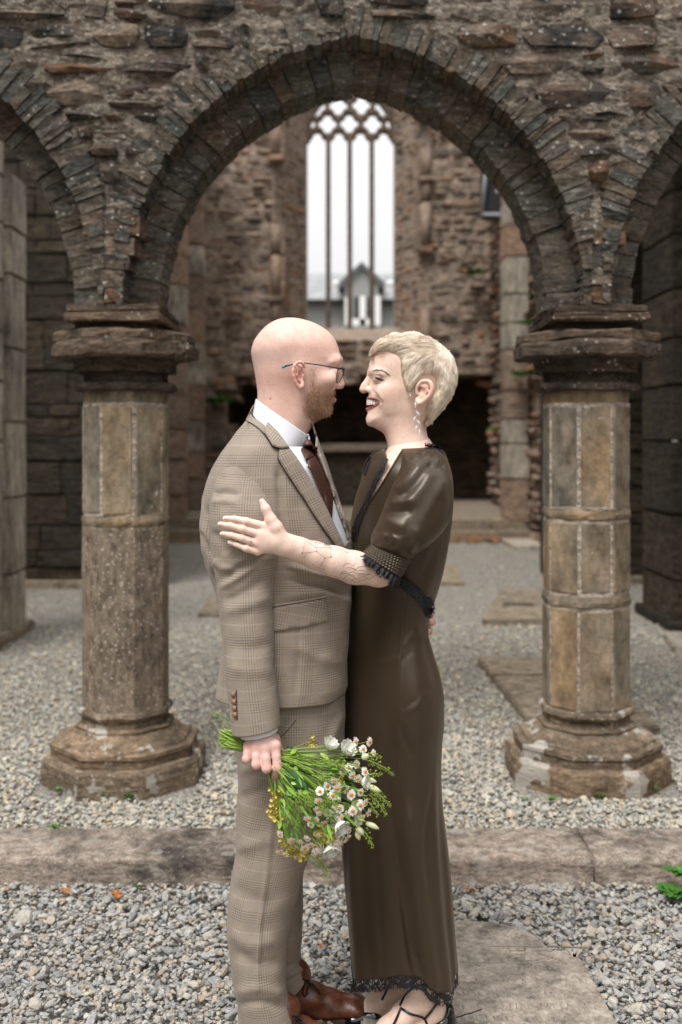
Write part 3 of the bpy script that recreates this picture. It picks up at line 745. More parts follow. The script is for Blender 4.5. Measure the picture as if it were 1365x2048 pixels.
# broken roll-moulded shafts at the edges of the splay
for s, px in ((-1, 552), (1, 852)):
    X = (px - CX) * YG / F_PX; z = z_at(715, YG)
    while z < 8.3:
        h = rg.uniform(.35, .95)
        if rg.random() < .86:
            bm = bmesh.new(); bmesh.ops.create_cone(bm, cap_ends=True, segments=12, radius1=.085, radius2=.085, depth=h - .02, matrix=Matrix.Translation((X, YG - .03, z + h / 2)))
            for v in bm.verts: v.co += Vector((rg.uniform(-.008, .008), rg.uniform(-.008, .008), 0))
            bm_obj('shaft', bm, M_DRESS, gab, True)
            bm_obj('jamb_stone', box(X - s * .02 - .14, X - s * .02 + .14, YG - .02, YG + .2, z + .01, z + h - .01, .01, .01), M_DRESS, gab)
            if rg.random() < .55: bm_obj('shaft_ring', box(X - .12, X + .12, YG - .16, YG, z - .05, z + .05, .02, .015), M_DRESS, gab)
        z += h
# tracery: plate minus lights, from a 2-D distance field
kx = YN / F_PX
hh = .0125; pz0, pz1 = z_at(282, YN), z_at(160, YN)
gx = np.arange(WC - HW - .1, WC + HW + .1, hh); gy = np.arange(-.16, .17, .03); gzz = np.arange(pz0, pz1, hh)
X2, Z2 = np.meshgrid(gx, gzz, indexing='ij')
PXg = CX + X2 / kx; PYg = CY - (Z2 - CAM_H) / kx
def circ(cx, cy, r): return np.hypot(PXg - cx, PYg - cy) - r
holes = np.full(X2.shape, 1e3)
for qx, qy in ((655.4, 243.8), (699, 243), (746, 244), (677, 207), (723.5, 206), (633, 209), (769, 209), (612, 244), (791, 244), (700.5, 172)):
    for dx, dy in ((9.3, 0), (-9.3, 0), (0, 10.5), (0, -10.5)): holes = np.minimum(holes, circ(qx + dx, qy + dy, 8.2))
    holes = np.minimum(holes, np.maximum(abs(PXg - qx), abs(PYg - qy)) - 8.5)
for a, b in ((617, 652), (662, 695), (705, 739), (749, 788)):
    m_ = (a + b) / 2; holes = np.minimum(holes, circ(m_, 270, 8.5)); w_ = (b - a) / 2
    holes = np.minimum(holes, np.maximum(np.hypot(np.maximum(abs(PXg - m_) - w_ + 9, 0), np.minimum(PYg - 282, 0)) - 9, -1e3))
    holes = np.minimum(holes, np.maximum(abs(PXg - m_) - w_, 282 - PYg))
spr, rp = 268.0, 100.0                       # pointed head of the opening
head = np.where(PYg > spr, abs(PXg - 702) - 87, np.maximum(np.hypot(PXg - 702 - (rp - 87), PYg - spr), np.hypot(PXg - 702 + (rp - 87), PYg - spr)) - rp)
sd2 = np.maximum(np.maximum(head - 6, -holes), -(head + 4) * 0 - 1e3)
sd2 = np.maximum(-np.maximum(np.minimum(holes, 1e3), -1e3), -1e3) * 1.0
sd2 = np.where(head > -5, np.minimum(np.maximum(sd2, -4), -4), sd2)         # frame along the head stays solid
sd2 = np.maximum(sd2, head - 60)
sd3 = np.maximum((sd2 * kx)[:, None, :] + np.abs(gy)[None, :, None] * .12, np.abs(gy)[None, :, None] - .11)
sd3[0] = sd3[-1] = 1; sd3[:, :, 0] = sd3[:, :, -1] = 1
v, f = surf_nets(sd3, (gx[0], YN + .16, gzz[0]), 1.0)
v = v.copy(); v[:, 0] = gx[0] + (v[:, 0] - gx[0]) * hh; v[:, 2] = gzz[0] + (v[:, 2] - gzz[0]) * hh; v[:, 1] = YN + .16 - .16 + (v[:, 1] - YN - .16) * .03
win = kid('window_tracery', mesh('window_tracery', v, f), M_TRAC, gab)
for px in (657, 700, 744):
    bmm = bmesh.new(); X = (px - CX) * kx; q = []
    for z in (Z_SILL - .05, pz0 + .01):
        q.append([bmm.verts.new((X + dx, YN + dy, z)) for dx, dy in ((-.046, -.06), (-.028, -.1), (.028, -.1), (.046, -.06), (.046, .06), (.028, .1), (-.028, .1), (-.046, .06))])
    for i in range(8): bmm.faces.new((q[0][i], q[0][(i + 1) % 8], q[1][(i + 1) % 8], q[1][i]))
    bmesh.ops.recalc_face_normals(bmm, faces=bmm.faces[:])
    bm_obj('mullion', bmm, M_TRAC, win)
bmw = box(WC - HW - .3, WC + HW + .3, YN - .02, YN + .5, z_at(172, YN), GTOP)
bm_obj('wall_over_window', bmw, M_GMORT, gab)
# altar block in the middle
alt = thing('stone_altar', 'low stone altar table against the far gable between the couple', 'altar', (.1, YG - .6, ZP))
bm_obj('altar_front', box(-.75, .95, YG - .62, YG + .6, ZP - .02, z_at(905, YG - .7), .02, .01, 1), M_ASH, alt)
bm_obj('altar_slab', box(-.82, 1.02, YG - .72, YG + .62, z_at(905, YG - .7) + .002, z_at(889, YG - .7), .02, .01, 1), M_FSLAB, alt)

# ------------------------------------------------------------------ chancel side walls
def side_wall(name, label, X, s):
    t = thing(name, label, 'wall', (X, 15.6, ZP))
    ya, yb, zt = 10.4, YG + .2, 7.6
    bm_obj('wall_core', box(*((X - .7, X - .03) if s < 0 else (X + .03, X + .7)), ya, yb, 0, zt), M_GMORT, t)
    r_ = random.Random(int(X * 100) + 900)
    cells = rubble_cells(ya, yb, GZ, zt, (.08, .19), (.16, .46), r_)
    lay_stones(t, cells, (X, 0, 0), (0, 1, 0) if s > 0 else (0, 1, 0), (-s, 0, 0), M_GAB, M_GABS, r_, depth=.2, proud=.07, gap=.035, maxobj=200, score=lambda c: c[2] * c[3] * 10 / c[0])
    return t
lw = side_wall('chancel_wall', 'left rubble wall of the chancel running back to the gable', -2.62, -1)
rw = side_wall('chancel_wall', 'right rubble wall of the chancel with a slate lean-to above', 2.66, 1)
for X, Y, s, t in ((-2.42, 16.4, -1, lw), (2.48, 14.3, 1, rw), (-2.4, 14.4, -1, lw)):
    z = ZP
    while z < 7.4:
        h = rg.uniform(.3, .6)
        bm_obj('dressed_stone', box(X - .17, X + .17, Y - .22, Y + .22, z, z + h - .012, .015, .01), M_DRESS if rg.random() < .5 else M_ASHL, t); z += h
# ------------------------------------------------------------------ slate lean-to peeping over the right wall
M_SLATE = simple_mat('slate', (.09, .095, .105), .55, .5, 6)
M_DARKW = simple_mat('dark_timber', (.018, .017, .017), .7)
M_WHITE = simple_mat('white_paint', (.75, .75, .73), .5, .1)
M_GUT = simple_mat('grey_gutter', (.3, .32, .33), .4, .1)
le = thing('lean_to_hut', 'dark slated dormer with pale gutter above the right chancel wall', 'dormer', P(985, 430, 15))
Yl = 15.0
def lx(px): return (px - CX) * Yl / F_PX
def lz(py): return z_at(py, Yl)
bm_obj('gable_board', box(lx(968), lx(1060), Yl, Yl + .4, lz(428), lz(300), .0), M_DARKW, le)
bm = bmesh.new(); q = [bm.verts.new(p) for p in ((lx(984), Yl - .12, lz(335)), (lx(1050), Yl - .12, lz(432)), (lx(1080), Yl - .12, lz(432)), (lx(1040), Yl - .12, lz(300)), (lx(984), Yl - .12, lz(300)))]
f_ = bm.faces.new(q); e_ = bmesh.ops.extrude_face_region(bm, geom=[f_]); [setattr(v, 'co', v.co + Vector((0, .1, 0))) for v in e_['geom'] if isinstance(v, bmesh.types.BMVert)]
bmesh.ops.recalc_face_normals(bm, faces=bm.faces[:]); bm_obj('slate_roof', bm, M_SLATE, le)
def bar(p0, p1, w, mat, par, name):
    bm = bmesh.new(); d = Vector(p1) - Vector(p0); m = Matrix.Translation((Vector(p0) + Vector(p1)) / 2) @ d.to_track_quat('Z', 'Y').to_matrix().to_4x4()
    bmesh.ops.create_cone(bm, cap_ends=True, segments=8, radius1=w, radius2=w, depth=d.length, matrix=m); return bm_obj(name, bm, mat, par, True)
bar((lx(975), Yl - .06, lz(300)), (lx(964), Yl - .06, lz(432)), .03, M_GUT, le, 'downpipe')
bar((lx(962), Yl - .06, lz(431)), (lx(1060), Yl - .06, lz(433)), .03, M_GUT, le, 'gutter')
bar((lx(990), Yl - .16, lz(385)), (lx(996), Yl - .16, lz(388)), .05, M_WHITE, le, 'gutter_end')

# ------------------------------------------------------------------ side aisle walls
def ashlar(name, label, x0, x1, y0, y1, z0, z1, mat, hr, wr, face='front', seed=1):
    t = thing(name, label, 'wall', ((x0 + x1) / 2, (y0 + y1) / 2, z0)); r_ = random.Random(seed)
    bm_obj('wall_core', box(x0 + .02, x1 - .02, y0 + .02, y1, z0, z1), M_ASH if mat is M_ASH else M_GMORT, t)
    z = z0
    while z < z1:
        h = min(r_.uniform(*hr), z1 - z)
        if h < .05: break
        x = x0 - r_.uniform(0, wr[0])
        while x < x1:
            w = r_.uniform(*wr); a, b = max(x, x0), min(x + w, x1)
            if b - a > .04: bm_obj('ashlar_block', box(a + .002, b - .002, y0 - r_.uniform(0, .02), y0 + .2, z + .002, z + h - .002, .010, .007, 1), mat, t)
            x += w
        z += h
    return t
ashlar('aisle_wall', 'ashlar wall coloured dark for shade, seen through the left arch', -4.4, -1.76, 9.6, 10.2, GZ, 4.9, M_ASH, (.12, .32), (.2, .75), seed=4)
ashlar('aisle_wall', 'ashlar wall coloured dark for shade, seen through the right arch', 2.07, 3.30, 9.9, 10.5, GZ, 5.2, M_ASH, (.12, .32), (.2, .75), seed=5)
for X0, X1, Y0 in ((-4.4, -1.76, 9.42), (2.07, 3.3, 9.75)):
    t = thing('wall_footing', 'flat stone footing along the foot of the ' + ('left' if X0 < 0 else 'right') + ' dark aisle wall', 'footing', ((X0 + X1) / 2, Y0, GZ))
    x = X0
    while x < X1:
        w = random.uniform(.3, .6); bm_obj('footing_stone', box(x + .005, min(x + w, X1) - .005, Y0, Y0 + .2, GZ - .05, GZ + .045, .008, .003), M_FSLAB, t); x += w
def jamb(name, label, parts, mat, plinth):
    t = thing(name, label, 'pier', (parts[0][0], parts[0][2], GZ)); r_ = random.Random(8)
    for (x0, x1, y0, y1, zt) in parts:
        z = GZ
        while z < zt - .02:
            h = min(r_.uniform(.3, .55), zt - z); bm_obj('ashlar_block', box(x0, x1 + r_.uniform(-.004, .004), y0 + r_.uniform(-.006, .006), y1, z + .003, z + h - .003, .012, .002), mat, t); z += h
    for q in plinth: bm_obj('plinth', box(*q, .012, .003), M_FSLAB if mat is not M_ASH else M_ASH, t)
    return t
jamb('doorway_pier', 'pale ashlar pier with grey streaks at the left picture edge', [(-2.9, -2.36, 6.35, 7.0, 4.3), (-2.6, -2.315, 7.0, 7.36, 3.36)], M_ASHL, [(-2.9, -2.28, 6.25, 7.46, GZ - .05, GZ + .06)])
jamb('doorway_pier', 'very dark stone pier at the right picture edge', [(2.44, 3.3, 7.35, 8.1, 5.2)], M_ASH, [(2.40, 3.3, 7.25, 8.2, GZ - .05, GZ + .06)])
bm_obj('x', box(0, .001, 0, .001, -5, -4.999), M_ASH) if False else None
# unseen roof slab added over the right aisle to keep it dark
ro = thing('shade_roof', 'unseen roof added above the picture edge to shade the right aisle', 'roof', (3.0, 7.5, 4.4))
bm_obj('roof_slab', box(1.95, 4.2, 4.62, 10.4, 4.45, 4.6), M_SLATE, ro)
bm_obj('outer_wall', box(3.5, 4.2, 4.62, 10.4, 0, 4.44), M_ASH, ro)

# ------------------------------------------------------------------ house beyond the window
YH = 40.0; kH = YH / F_PX
house = thing('far_house', 'grey house with slate roof and small dormer seen through the window', 'house', ((702 - CX) * kH, YH, 0))
def hx(px): return (px - CX) * kH
def hz(py): return CAM_H + (CY - py) * kH
M_HW = simple_mat('grey_render', (.27, .28, .275), .9, .2, 3)
b = MB('slate_courses'); pos = b.n('NewGeometry', out=None).outputs['Position']
sz = b.n('SeparateXYZ', {0: pos}, out=None).outputs['Z']
br = b.math('FRACT', b.math('MULTIPLY', sz, 5.5))
c = b.mix(.6, b.ramp(b.noise(pos, 2, 4, .6), [(.3, (.20, .21, .215)), (.7, (.30, .31, .31))]), b.ramp(br, [(0, .45), (.25, 1.0), (1, 1.0)]), 'MULTIPLY')
M_HR = b.bsdf(c, .5)
bm_obj('wall', box(hx(540), hx(900), YH, YH + 6, 0, hz(600)), M_HW, house)
bm = bmesh.new(); q = [bm.verts.new(p) for p in ((hx(520), YH - .5, hz(602)), (hx(920), YH - .5, hz(602)), (hx(920), YH + 1.5, hz(535)), (hx(520), YH + 1.5, hz(535)), (hx(520), YH + 7, hz(602)), (hx(920), YH + 7, hz(602)))]
for fc in ((0, 1, 2, 3), (3, 2, 5, 4), (0, 3, 4), (1, 5, 2)): bm.faces.new([q[i] for i in fc])
bm_obj('roof', bm, M_HR, house)
bm_obj('eaves_board', box(hx(520), hx(920), YH - .42, YH - .05, hz(611), hz(602.5)), M_DARKW, house)
# dormer with dark bargeboards
bm = bmesh.new(); q0 = [(hx(690), hz(655)), (hx(756), hz(655)), (hx(756), hz(566)), (hx(723), hz(540)), (hx(690), hz(566))]
a_ = [bm.verts.new((x, YH - .62, z)) for x, z in q0]; c_ = [bm.verts.new((x, YH + 1.4, z)) for x, z in q0]
bm.faces.new(a_)
for i in range(5): bm.faces.new((a_[i], c_[i], c_[(i + 1) % 5], a_[(i + 1) % 5]))
bmesh.ops.recalc_face_normals(bm, faces=bm.faces[:]); dm = bm_obj('dormer', bm, M_HW, house)
for s in (-1, 1):
    bm = bmesh.new(); q = [(723, 530), (723 + s * 46, 571), (723 + s * 46, 580), (723 + s * 36, 580), (723 + s * 32, 570), (723, 541)]
    a_ = [bm.verts.new((hx(x), YH - .8, hz(z))) for x, z in q]; c_ = [bm.verts.new((hx(x), YH + 1.0, hz(z))) for x, z in q]
    bm.faces.new(a_)
    for i in range(6): bm.faces.new((a_[i], c_[i], c_[(i + 1) % 6], a_[(i + 1) % 6]))
    bmesh.ops.recalc_face_normals(bm, faces=bm.faces[:]); bm_obj('bargeboard', bm, M_SLATE, dm)
wnd = bm_obj('window', box(hx(709), hx(737), YH - .66, YH - .6, hz(650), hz(598)), simple_mat('dark_glass', (.04, .045, .05), .15), house)
for x0, x1, z0, z1 in ((719, 731, 655, 597), (705, 741, 656, 642), (749, 760, 655, 597), (690, 695, 655, 600)):
    bm_obj('window_frame', box(hx(x0), hx(x1), YH - .74, YH - .67, hz(z0), hz(z1)), M_WHITE, wnd)
for px in (673, 779):
    bm = bmesh.new(); bmesh.ops.create_icosphere(bm, subdivisions=2, radius=.13, matrix=Matrix.Translation((hx(px), YH - .75, hz(573)))); bm_obj('downpipe_hopper', bm, M_WHITE, house, True)

# ------------------------------------------------------------------ unseen nave walls added around the camera to block low sky
for nm, lab, q in (('nave_sky_blocker', 'high unseen nave wall added on the left to block low sky', (-7.6, -7.0, -9, 4.4, 0, 7.0)), ('nave_sky_blocker', 'high unseen nave wall added on the right to block low sky', (7.0, 7.6, -9, 4.4, 0, 7.0)), ('nave_sky_blocker', 'unseen west nave wall added behind the camera, low for front light', (-7.6, 7.6, -9.6, -9.0, 0, 2.6))):
    t = thing(nm, lab, 'wall', ((q[0] + q[1]) / 2, (q[2] + q[3]) / 2, 0)); bm_obj('wall_core', box(*q), M_GMORT, t)

ow = thing('aisle_wall', 'outer rubble wall of the left aisle beyond the picture edge', 'wall', (-4.5, 8, 0)); bm_obj('wall_core', box(-5.1, -4.55, 4.5, 12.0, 0, 4.2), M_GMORT, ow)
r_ = random.Random(91); lay_stones(ow, rubble_cells(4.5, 12.0, GZ, 4.2, (.1, .22), (.2, .5), r_), (-4.52, 0, 0), (0, 1, 0), (1, 0, 0), M_GABS, M_GABS, r_, depth=.2, proud=.05, gap=.04, maxobj=0)
# ================================================================== FIGURES: tools
def grid_faces(nv, nu, closed=True):
    i, j = np.meshgrid(np.arange(nv - 1), np.arange(nu if closed else nu - 1), indexing='ij')
    a = i * nu + j; b = i * nu + (j + 1) % nu
    return np.stack([a, b, b + nu, a + nu], -1).reshape(-1, 4)
def grid_normals(co, closed=True):
    du = (np.roll(co, -1, 1) - np.roll(co, 1, 1)) if closed else np.gradient(co, axis=1)
    dv = np.gradient(co, axis=0); n = np.cross(du, dv)
    return n / np.maximum(np.linalg.norm(n, axis=-1, keepdims=True), 1e-9)
def loft(rows, nv, nu, ts=None):
    """rows: (lx, ly, rx, ry, Y, bnear, bfar, n) -- left/right edge in photo pixels at depth Y, half depths, roundness.
    returns co (nv,nu,3), uv (nv,nu,2) in metres. angle 0 = right edge, 90deg = nearest to camera"""
    rows = np.array([r if len(r) == 8 else (*r, 2.2) for r in rows], float)
    mid = PA((rows[:, 0] + rows[:, 2]) / 2, (rows[:, 1] + rows[:, 3]) / 2, rows[:, 4])
    t = np.concatenate([[0], np.cumsum(np.linalg.norm(np.diff(mid, axis=0), axis=1) + 1e-4)]) if ts is None else np.array(ts, float)
    tt = np.linspace(t[0], t[-1], nv); r = cubic(t, rows, tt)
    L = PA(r[:, 0], r[:, 1], r[:, 4]); Rr = PA(r[:, 2], r[:, 3], r[:, 4]); C = (L + Rr) / 2; A = (Rr - L) / 2
    th = np.linspace(0, 2 * np.pi, nu, endpoint=False)
    c, s = np.cos(th)[None], np.sin(th)[None]; e = (2 / r[:, 7])[:, None]
    cc = np.sign(c) * np.abs(c) ** e; ss = np.sign(s) * np.abs(s) ** e
    b = np.where(s > 0, r[:, 5][:, None], r[:, 6][:, None])
    co = C[:, None, :] + A[:, None, :] * cc[..., None]; co[..., 1] -= b * ss
    seg = np.linalg.norm(np.roll(co, -1, 1) - co, axis=2); arc = np.concatenate([np.zeros((nv, 1)), np.cumsum(seg, 1)[:, :-1]], 1)
    k = nu // 4; u = arc - arc[:, k:k + 1]
    v = np.repeat(tt[:, None], nu, 1)
    return co, np.stack([u, -v], -1)
def seg_dist(px, py, pts):
    """distance in px to a polyline and position along it (0..1)"""
    best = np.full(px.shape, 1e9); pos = np.zeros(px.shape); pts = np.array(pts, float); n = len(pts) - 1
    for i in range(n):
        a, b = pts[i], pts[i + 1]; d = b - a; L2 = max((d ** 2).sum(), 1e-9)
        t = np.clip(((px - a[0]) * d[0] + (py - a[1]) * d[1]) / L2, 0, 1)
        q = np.hypot(px - a[0] - t * d[0], py - a[1] - t * d[1]); m = q < best
        best = np.where(m, q, best); pos = np.where(m, (i + t) / n, pos)
    return best, pos
def fold(co, folds, closed=True):
    """press ridges (amp>0) and creases (amp<0) into the camera-side of a garment. folds: (pts, width_px, amp_m)"""
    n = grid_normals(co, closed); px, py = TOPX(co)
    if np.mean(n[..., 1] * (co[..., 1] - co[..., 1].mean(1, keepdims=True))) < 0: n = -n
    near = np.clip(-n[..., 1] * 2.5 + .35, 0, 1); d = np.zeros(px.shape)
    for pts, w, amp in folds:
        q, t = seg_dist(px, py, pts); d += amp * np.exp(-(q / w) ** 2) * np.clip(np.minimum(t, 1 - t) * 5 + .15, 0, 1)
    return co + n * (d * near)[..., None]
def wrinkle(co, amp, scale, seed=0, stretch=(1, 1, 1), closed=True):
    n = grid_normals(co, closed); 
    return co + n * (amp * (vnoise(co * np.array(stretch), scale, seed) + .5 * vnoise(co * np.array(stretch), scale * 2.3, seed + 3)))[..., None]
def garment(name, co, uv, mat, parent, closed=True, delete=None, caps=(False, False), thick=0.0):
    nv, nu = co.shape[:2]; f = grid_faces(nv, nu, closed); v = co.reshape(-1, 3); uvv = uv.reshape(-1, 2)
    if closed:                                             # duplicate the seam column so the pattern does not smear
        k = nu // 2 + nu // 4
        co2 = np.roll(co, -k, 1); uv2 = np.roll(uv, -k, 1).copy()
        co2 = np.concatenate([co2, co2[:, :1]], 1)
        step = uv2[:, 1:2] - uv2[:, :1]
        per = np.linalg.norm(np.diff(co2, axis=1), axis=2).sum(1)
        wrap = nu - k
        uv2[:, :wrap, 0] -= per[:, None]
        last = uv2[:, :1].copy(); last[..., 0] += per[:, None]
        uv2 = np.concatenate([uv2, last], 1); nu += 1
        v = co2.reshape(-1, 3); uvv = uv2.reshape(-1, 2); f = grid_faces(nv, nu, False)
    if delete is not None:
        keep = ~delete(v[f].mean(1)); f = f[keep]
    me = mesh(name, v, f, True, uvv)
    o = kid(name, me, mat, parent)
    if thick:
        m = o.modifiers.new('s', 'SOLIDIFY'); m.thickness = thick; m.offset = -1
    return o
def inside(px, py, poly):
    r = np.zeros(px.shape, bool); n = len(poly)
    for i in range(n):
        x0, y0 = poly[i]; x1, y1 = poly[(i + 1) % n]
        if y0 == y1: continue
        c = (y0 > py) != (y1 > py); r ^= c & (px < (x1 - x0) * (py - y0) / (y1 - y0) + x0)
    return r
def bvh_of(co, closed=True):
    nv, nu = co.shape[:2]; return BVHTree.FromPolygons(co.reshape(-1, 3).tolist(), grid_faces(nv, nu, closed).tolist())
CAMP = Vector((0, 0, CAM_H))
def hit(bvh, px, py, Yd):
    d = (P(px, py, 1.0) - CAMP).normalized(); h = bvh.ray_cast(CAMP, d)[0]
    if h is None:
        q = bvh.find_nearest(P(px, py, Yd)); h = P(px, py, q[0].y) if q[0] is not None else P(px, py, Yd)
    return h
from mathutils.geometry import delaunay_2d_cdt
def patch(name, poly, bvh, Yd, off, th, mat, parent, step=6, rot=0.0, uvo=(0, 0), bulge=None, smooth=True):
    """cloth piece traced as a photo-pixel outline and laid on the body underneath, with its own thickness"""
    bnd = []
    for (a, b) in zip(poly, poly[1:] + poly[:1]):
        k = max(1, int(math.hypot(b[0] - a[0], b[1] - a[1]) / step))
        for i in range(k): bnd.append((a[0] + (b[0] - a[0]) * i / k, a[1] + (b[1] - a[1]) * i / k))
    nb = len(bnd); ba = np.array(bnd); x0, y0 = ba.min(0); x1, y1 = ba.max(0)
    gx_, gy_ = np.meshgrid(np.arange(x0 + step / 2, x1, step), np.arange(y0 + step / 2, y1, step)); m = inside(gx_, gy_, bnd)
    q, _ = seg_dist(gx_, gy_, bnd + bnd[:1]); m &= q > step * .45
    pts = [Vector(p) for p in bnd] + [Vector(p) for p in zip(gx_[m], gy_[m])]
    vs_, es, fs, ov, oe, of = delaunay_2d_cdt(pts, [], [list(range(nb))], 1, 1e-4)
    V = []; 
    q, _ = seg_dist(np.array([p.x for p in vs_]), np.array([p.y for p in vs_]), bnd + bnd[:1])
    for p, dd in zip(vs_, q):
        h = hit(bvh, p.x, p.y, Yd); o = off + (bulge(p.x, p.y, dd) if bulge else 0)
        V.append(h + (CAMP - h).normalized() * o)
    n = len(V); V2 = [v_ + (v_ - CAMP).normalized() * th for v_ in V]
    F = []
    for f_ in fs:
        a, b, c = [vs_[k] for k in f_[:3]]
        ccw = (b - a).cross(c - a) > 0
        F.append(tuple(f_) if not ccw else tuple(reversed(f_)))
    F2 = [tuple(i + n for i in reversed(f_)) for f_ in F]
    cnt = {}
    for f_ in F:
        for a, b in zip(f_, f_[1:] + f_[:1]): cnt[(a, b)] = 1
    side = [(b, a, a + n, b + n) for (a, b) in cnt if (b, a) not in cnt]
    ca, sa = math.cos(rot), math.sin(rot)
    uv = [((p.x * ca + p.y * sa) * Yd / F_PX + uvo[0], (-p.x * sa + p.y * ca) * -Yd / F_PX + uvo[1]) for p in vs_]
    me = mesh(name, V + V2, F + F2 + side, False, uv + uv)
    if smooth:
        me.polygons.foreach_set('use_smooth', [True] * (len(F) * 2) + [False] * len(side))
    return kid(name, me, mat, parent)
def tube_pts(pts, rad, n=6, caps=True):
    """round tube through world points with per-point radius -> verts, faces"""
    pts = np.array([tuple(p) for p in pts], float); k = len(pts); rad = np.broadcast_to(np.asarray(rad, float), (k,))
    t = np.gradient(pts, axis=0); t /= np.maximum(np.linalg.norm(t, axis=1, keepdims=True), 1e-9)
    up = np.array([0, 1.0, .01]); a = np.cross(t, up); bad = np.linalg.norm(a, axis=1) < 1e-3; a[bad] = np.cross(t[bad], [1.0, 0, .01])
    a /= np.linalg.norm(a, axis=1, keepdims=True); b = np.cross(t, a)
    th = np.linspace(0, 2 * np.pi, n, endpoint=False)
    co = pts[:, None] + rad[:, None, None] * (a[:, None] * np.cos(th)[None, :, None] + b[:, None] * np.sin(th)[None, :, None])
    f = grid_faces(k, n).tolist()
    if caps: f += [list(range(n))[::-1], list(range((k - 1) * n, k * n))]
    return co.reshape(-1, 3), f
def join(parts):
    V, Fc, o = [], [], 0
    for v, f in parts:
        V.append(np.asarray(v)); Fc += [[i + o for i in q] for q in f]; o += len(v)
    return np.concatenate(V), Fc
def smooth_px(pts, n):
    pts = np.array(pts, float); t = np.concatenate([[0], np.cumsum(np.linalg.norm(np.diff(pts, axis=0), axis=1) + 1e-6)])
    return cubic(t, pts, np.linspace(0, t[-1], n))

def turn_away(co, amt, x0, x1):
    """turn the front of a body section away: its left part (towards x0) sits amt metres deeper than its right part"""
    t = np.clip((x1 - co[..., 0]) / (x1 - x0), 0, 1) ** 1.5; out = co.copy(); out[..., 1] += amt * t
    return out
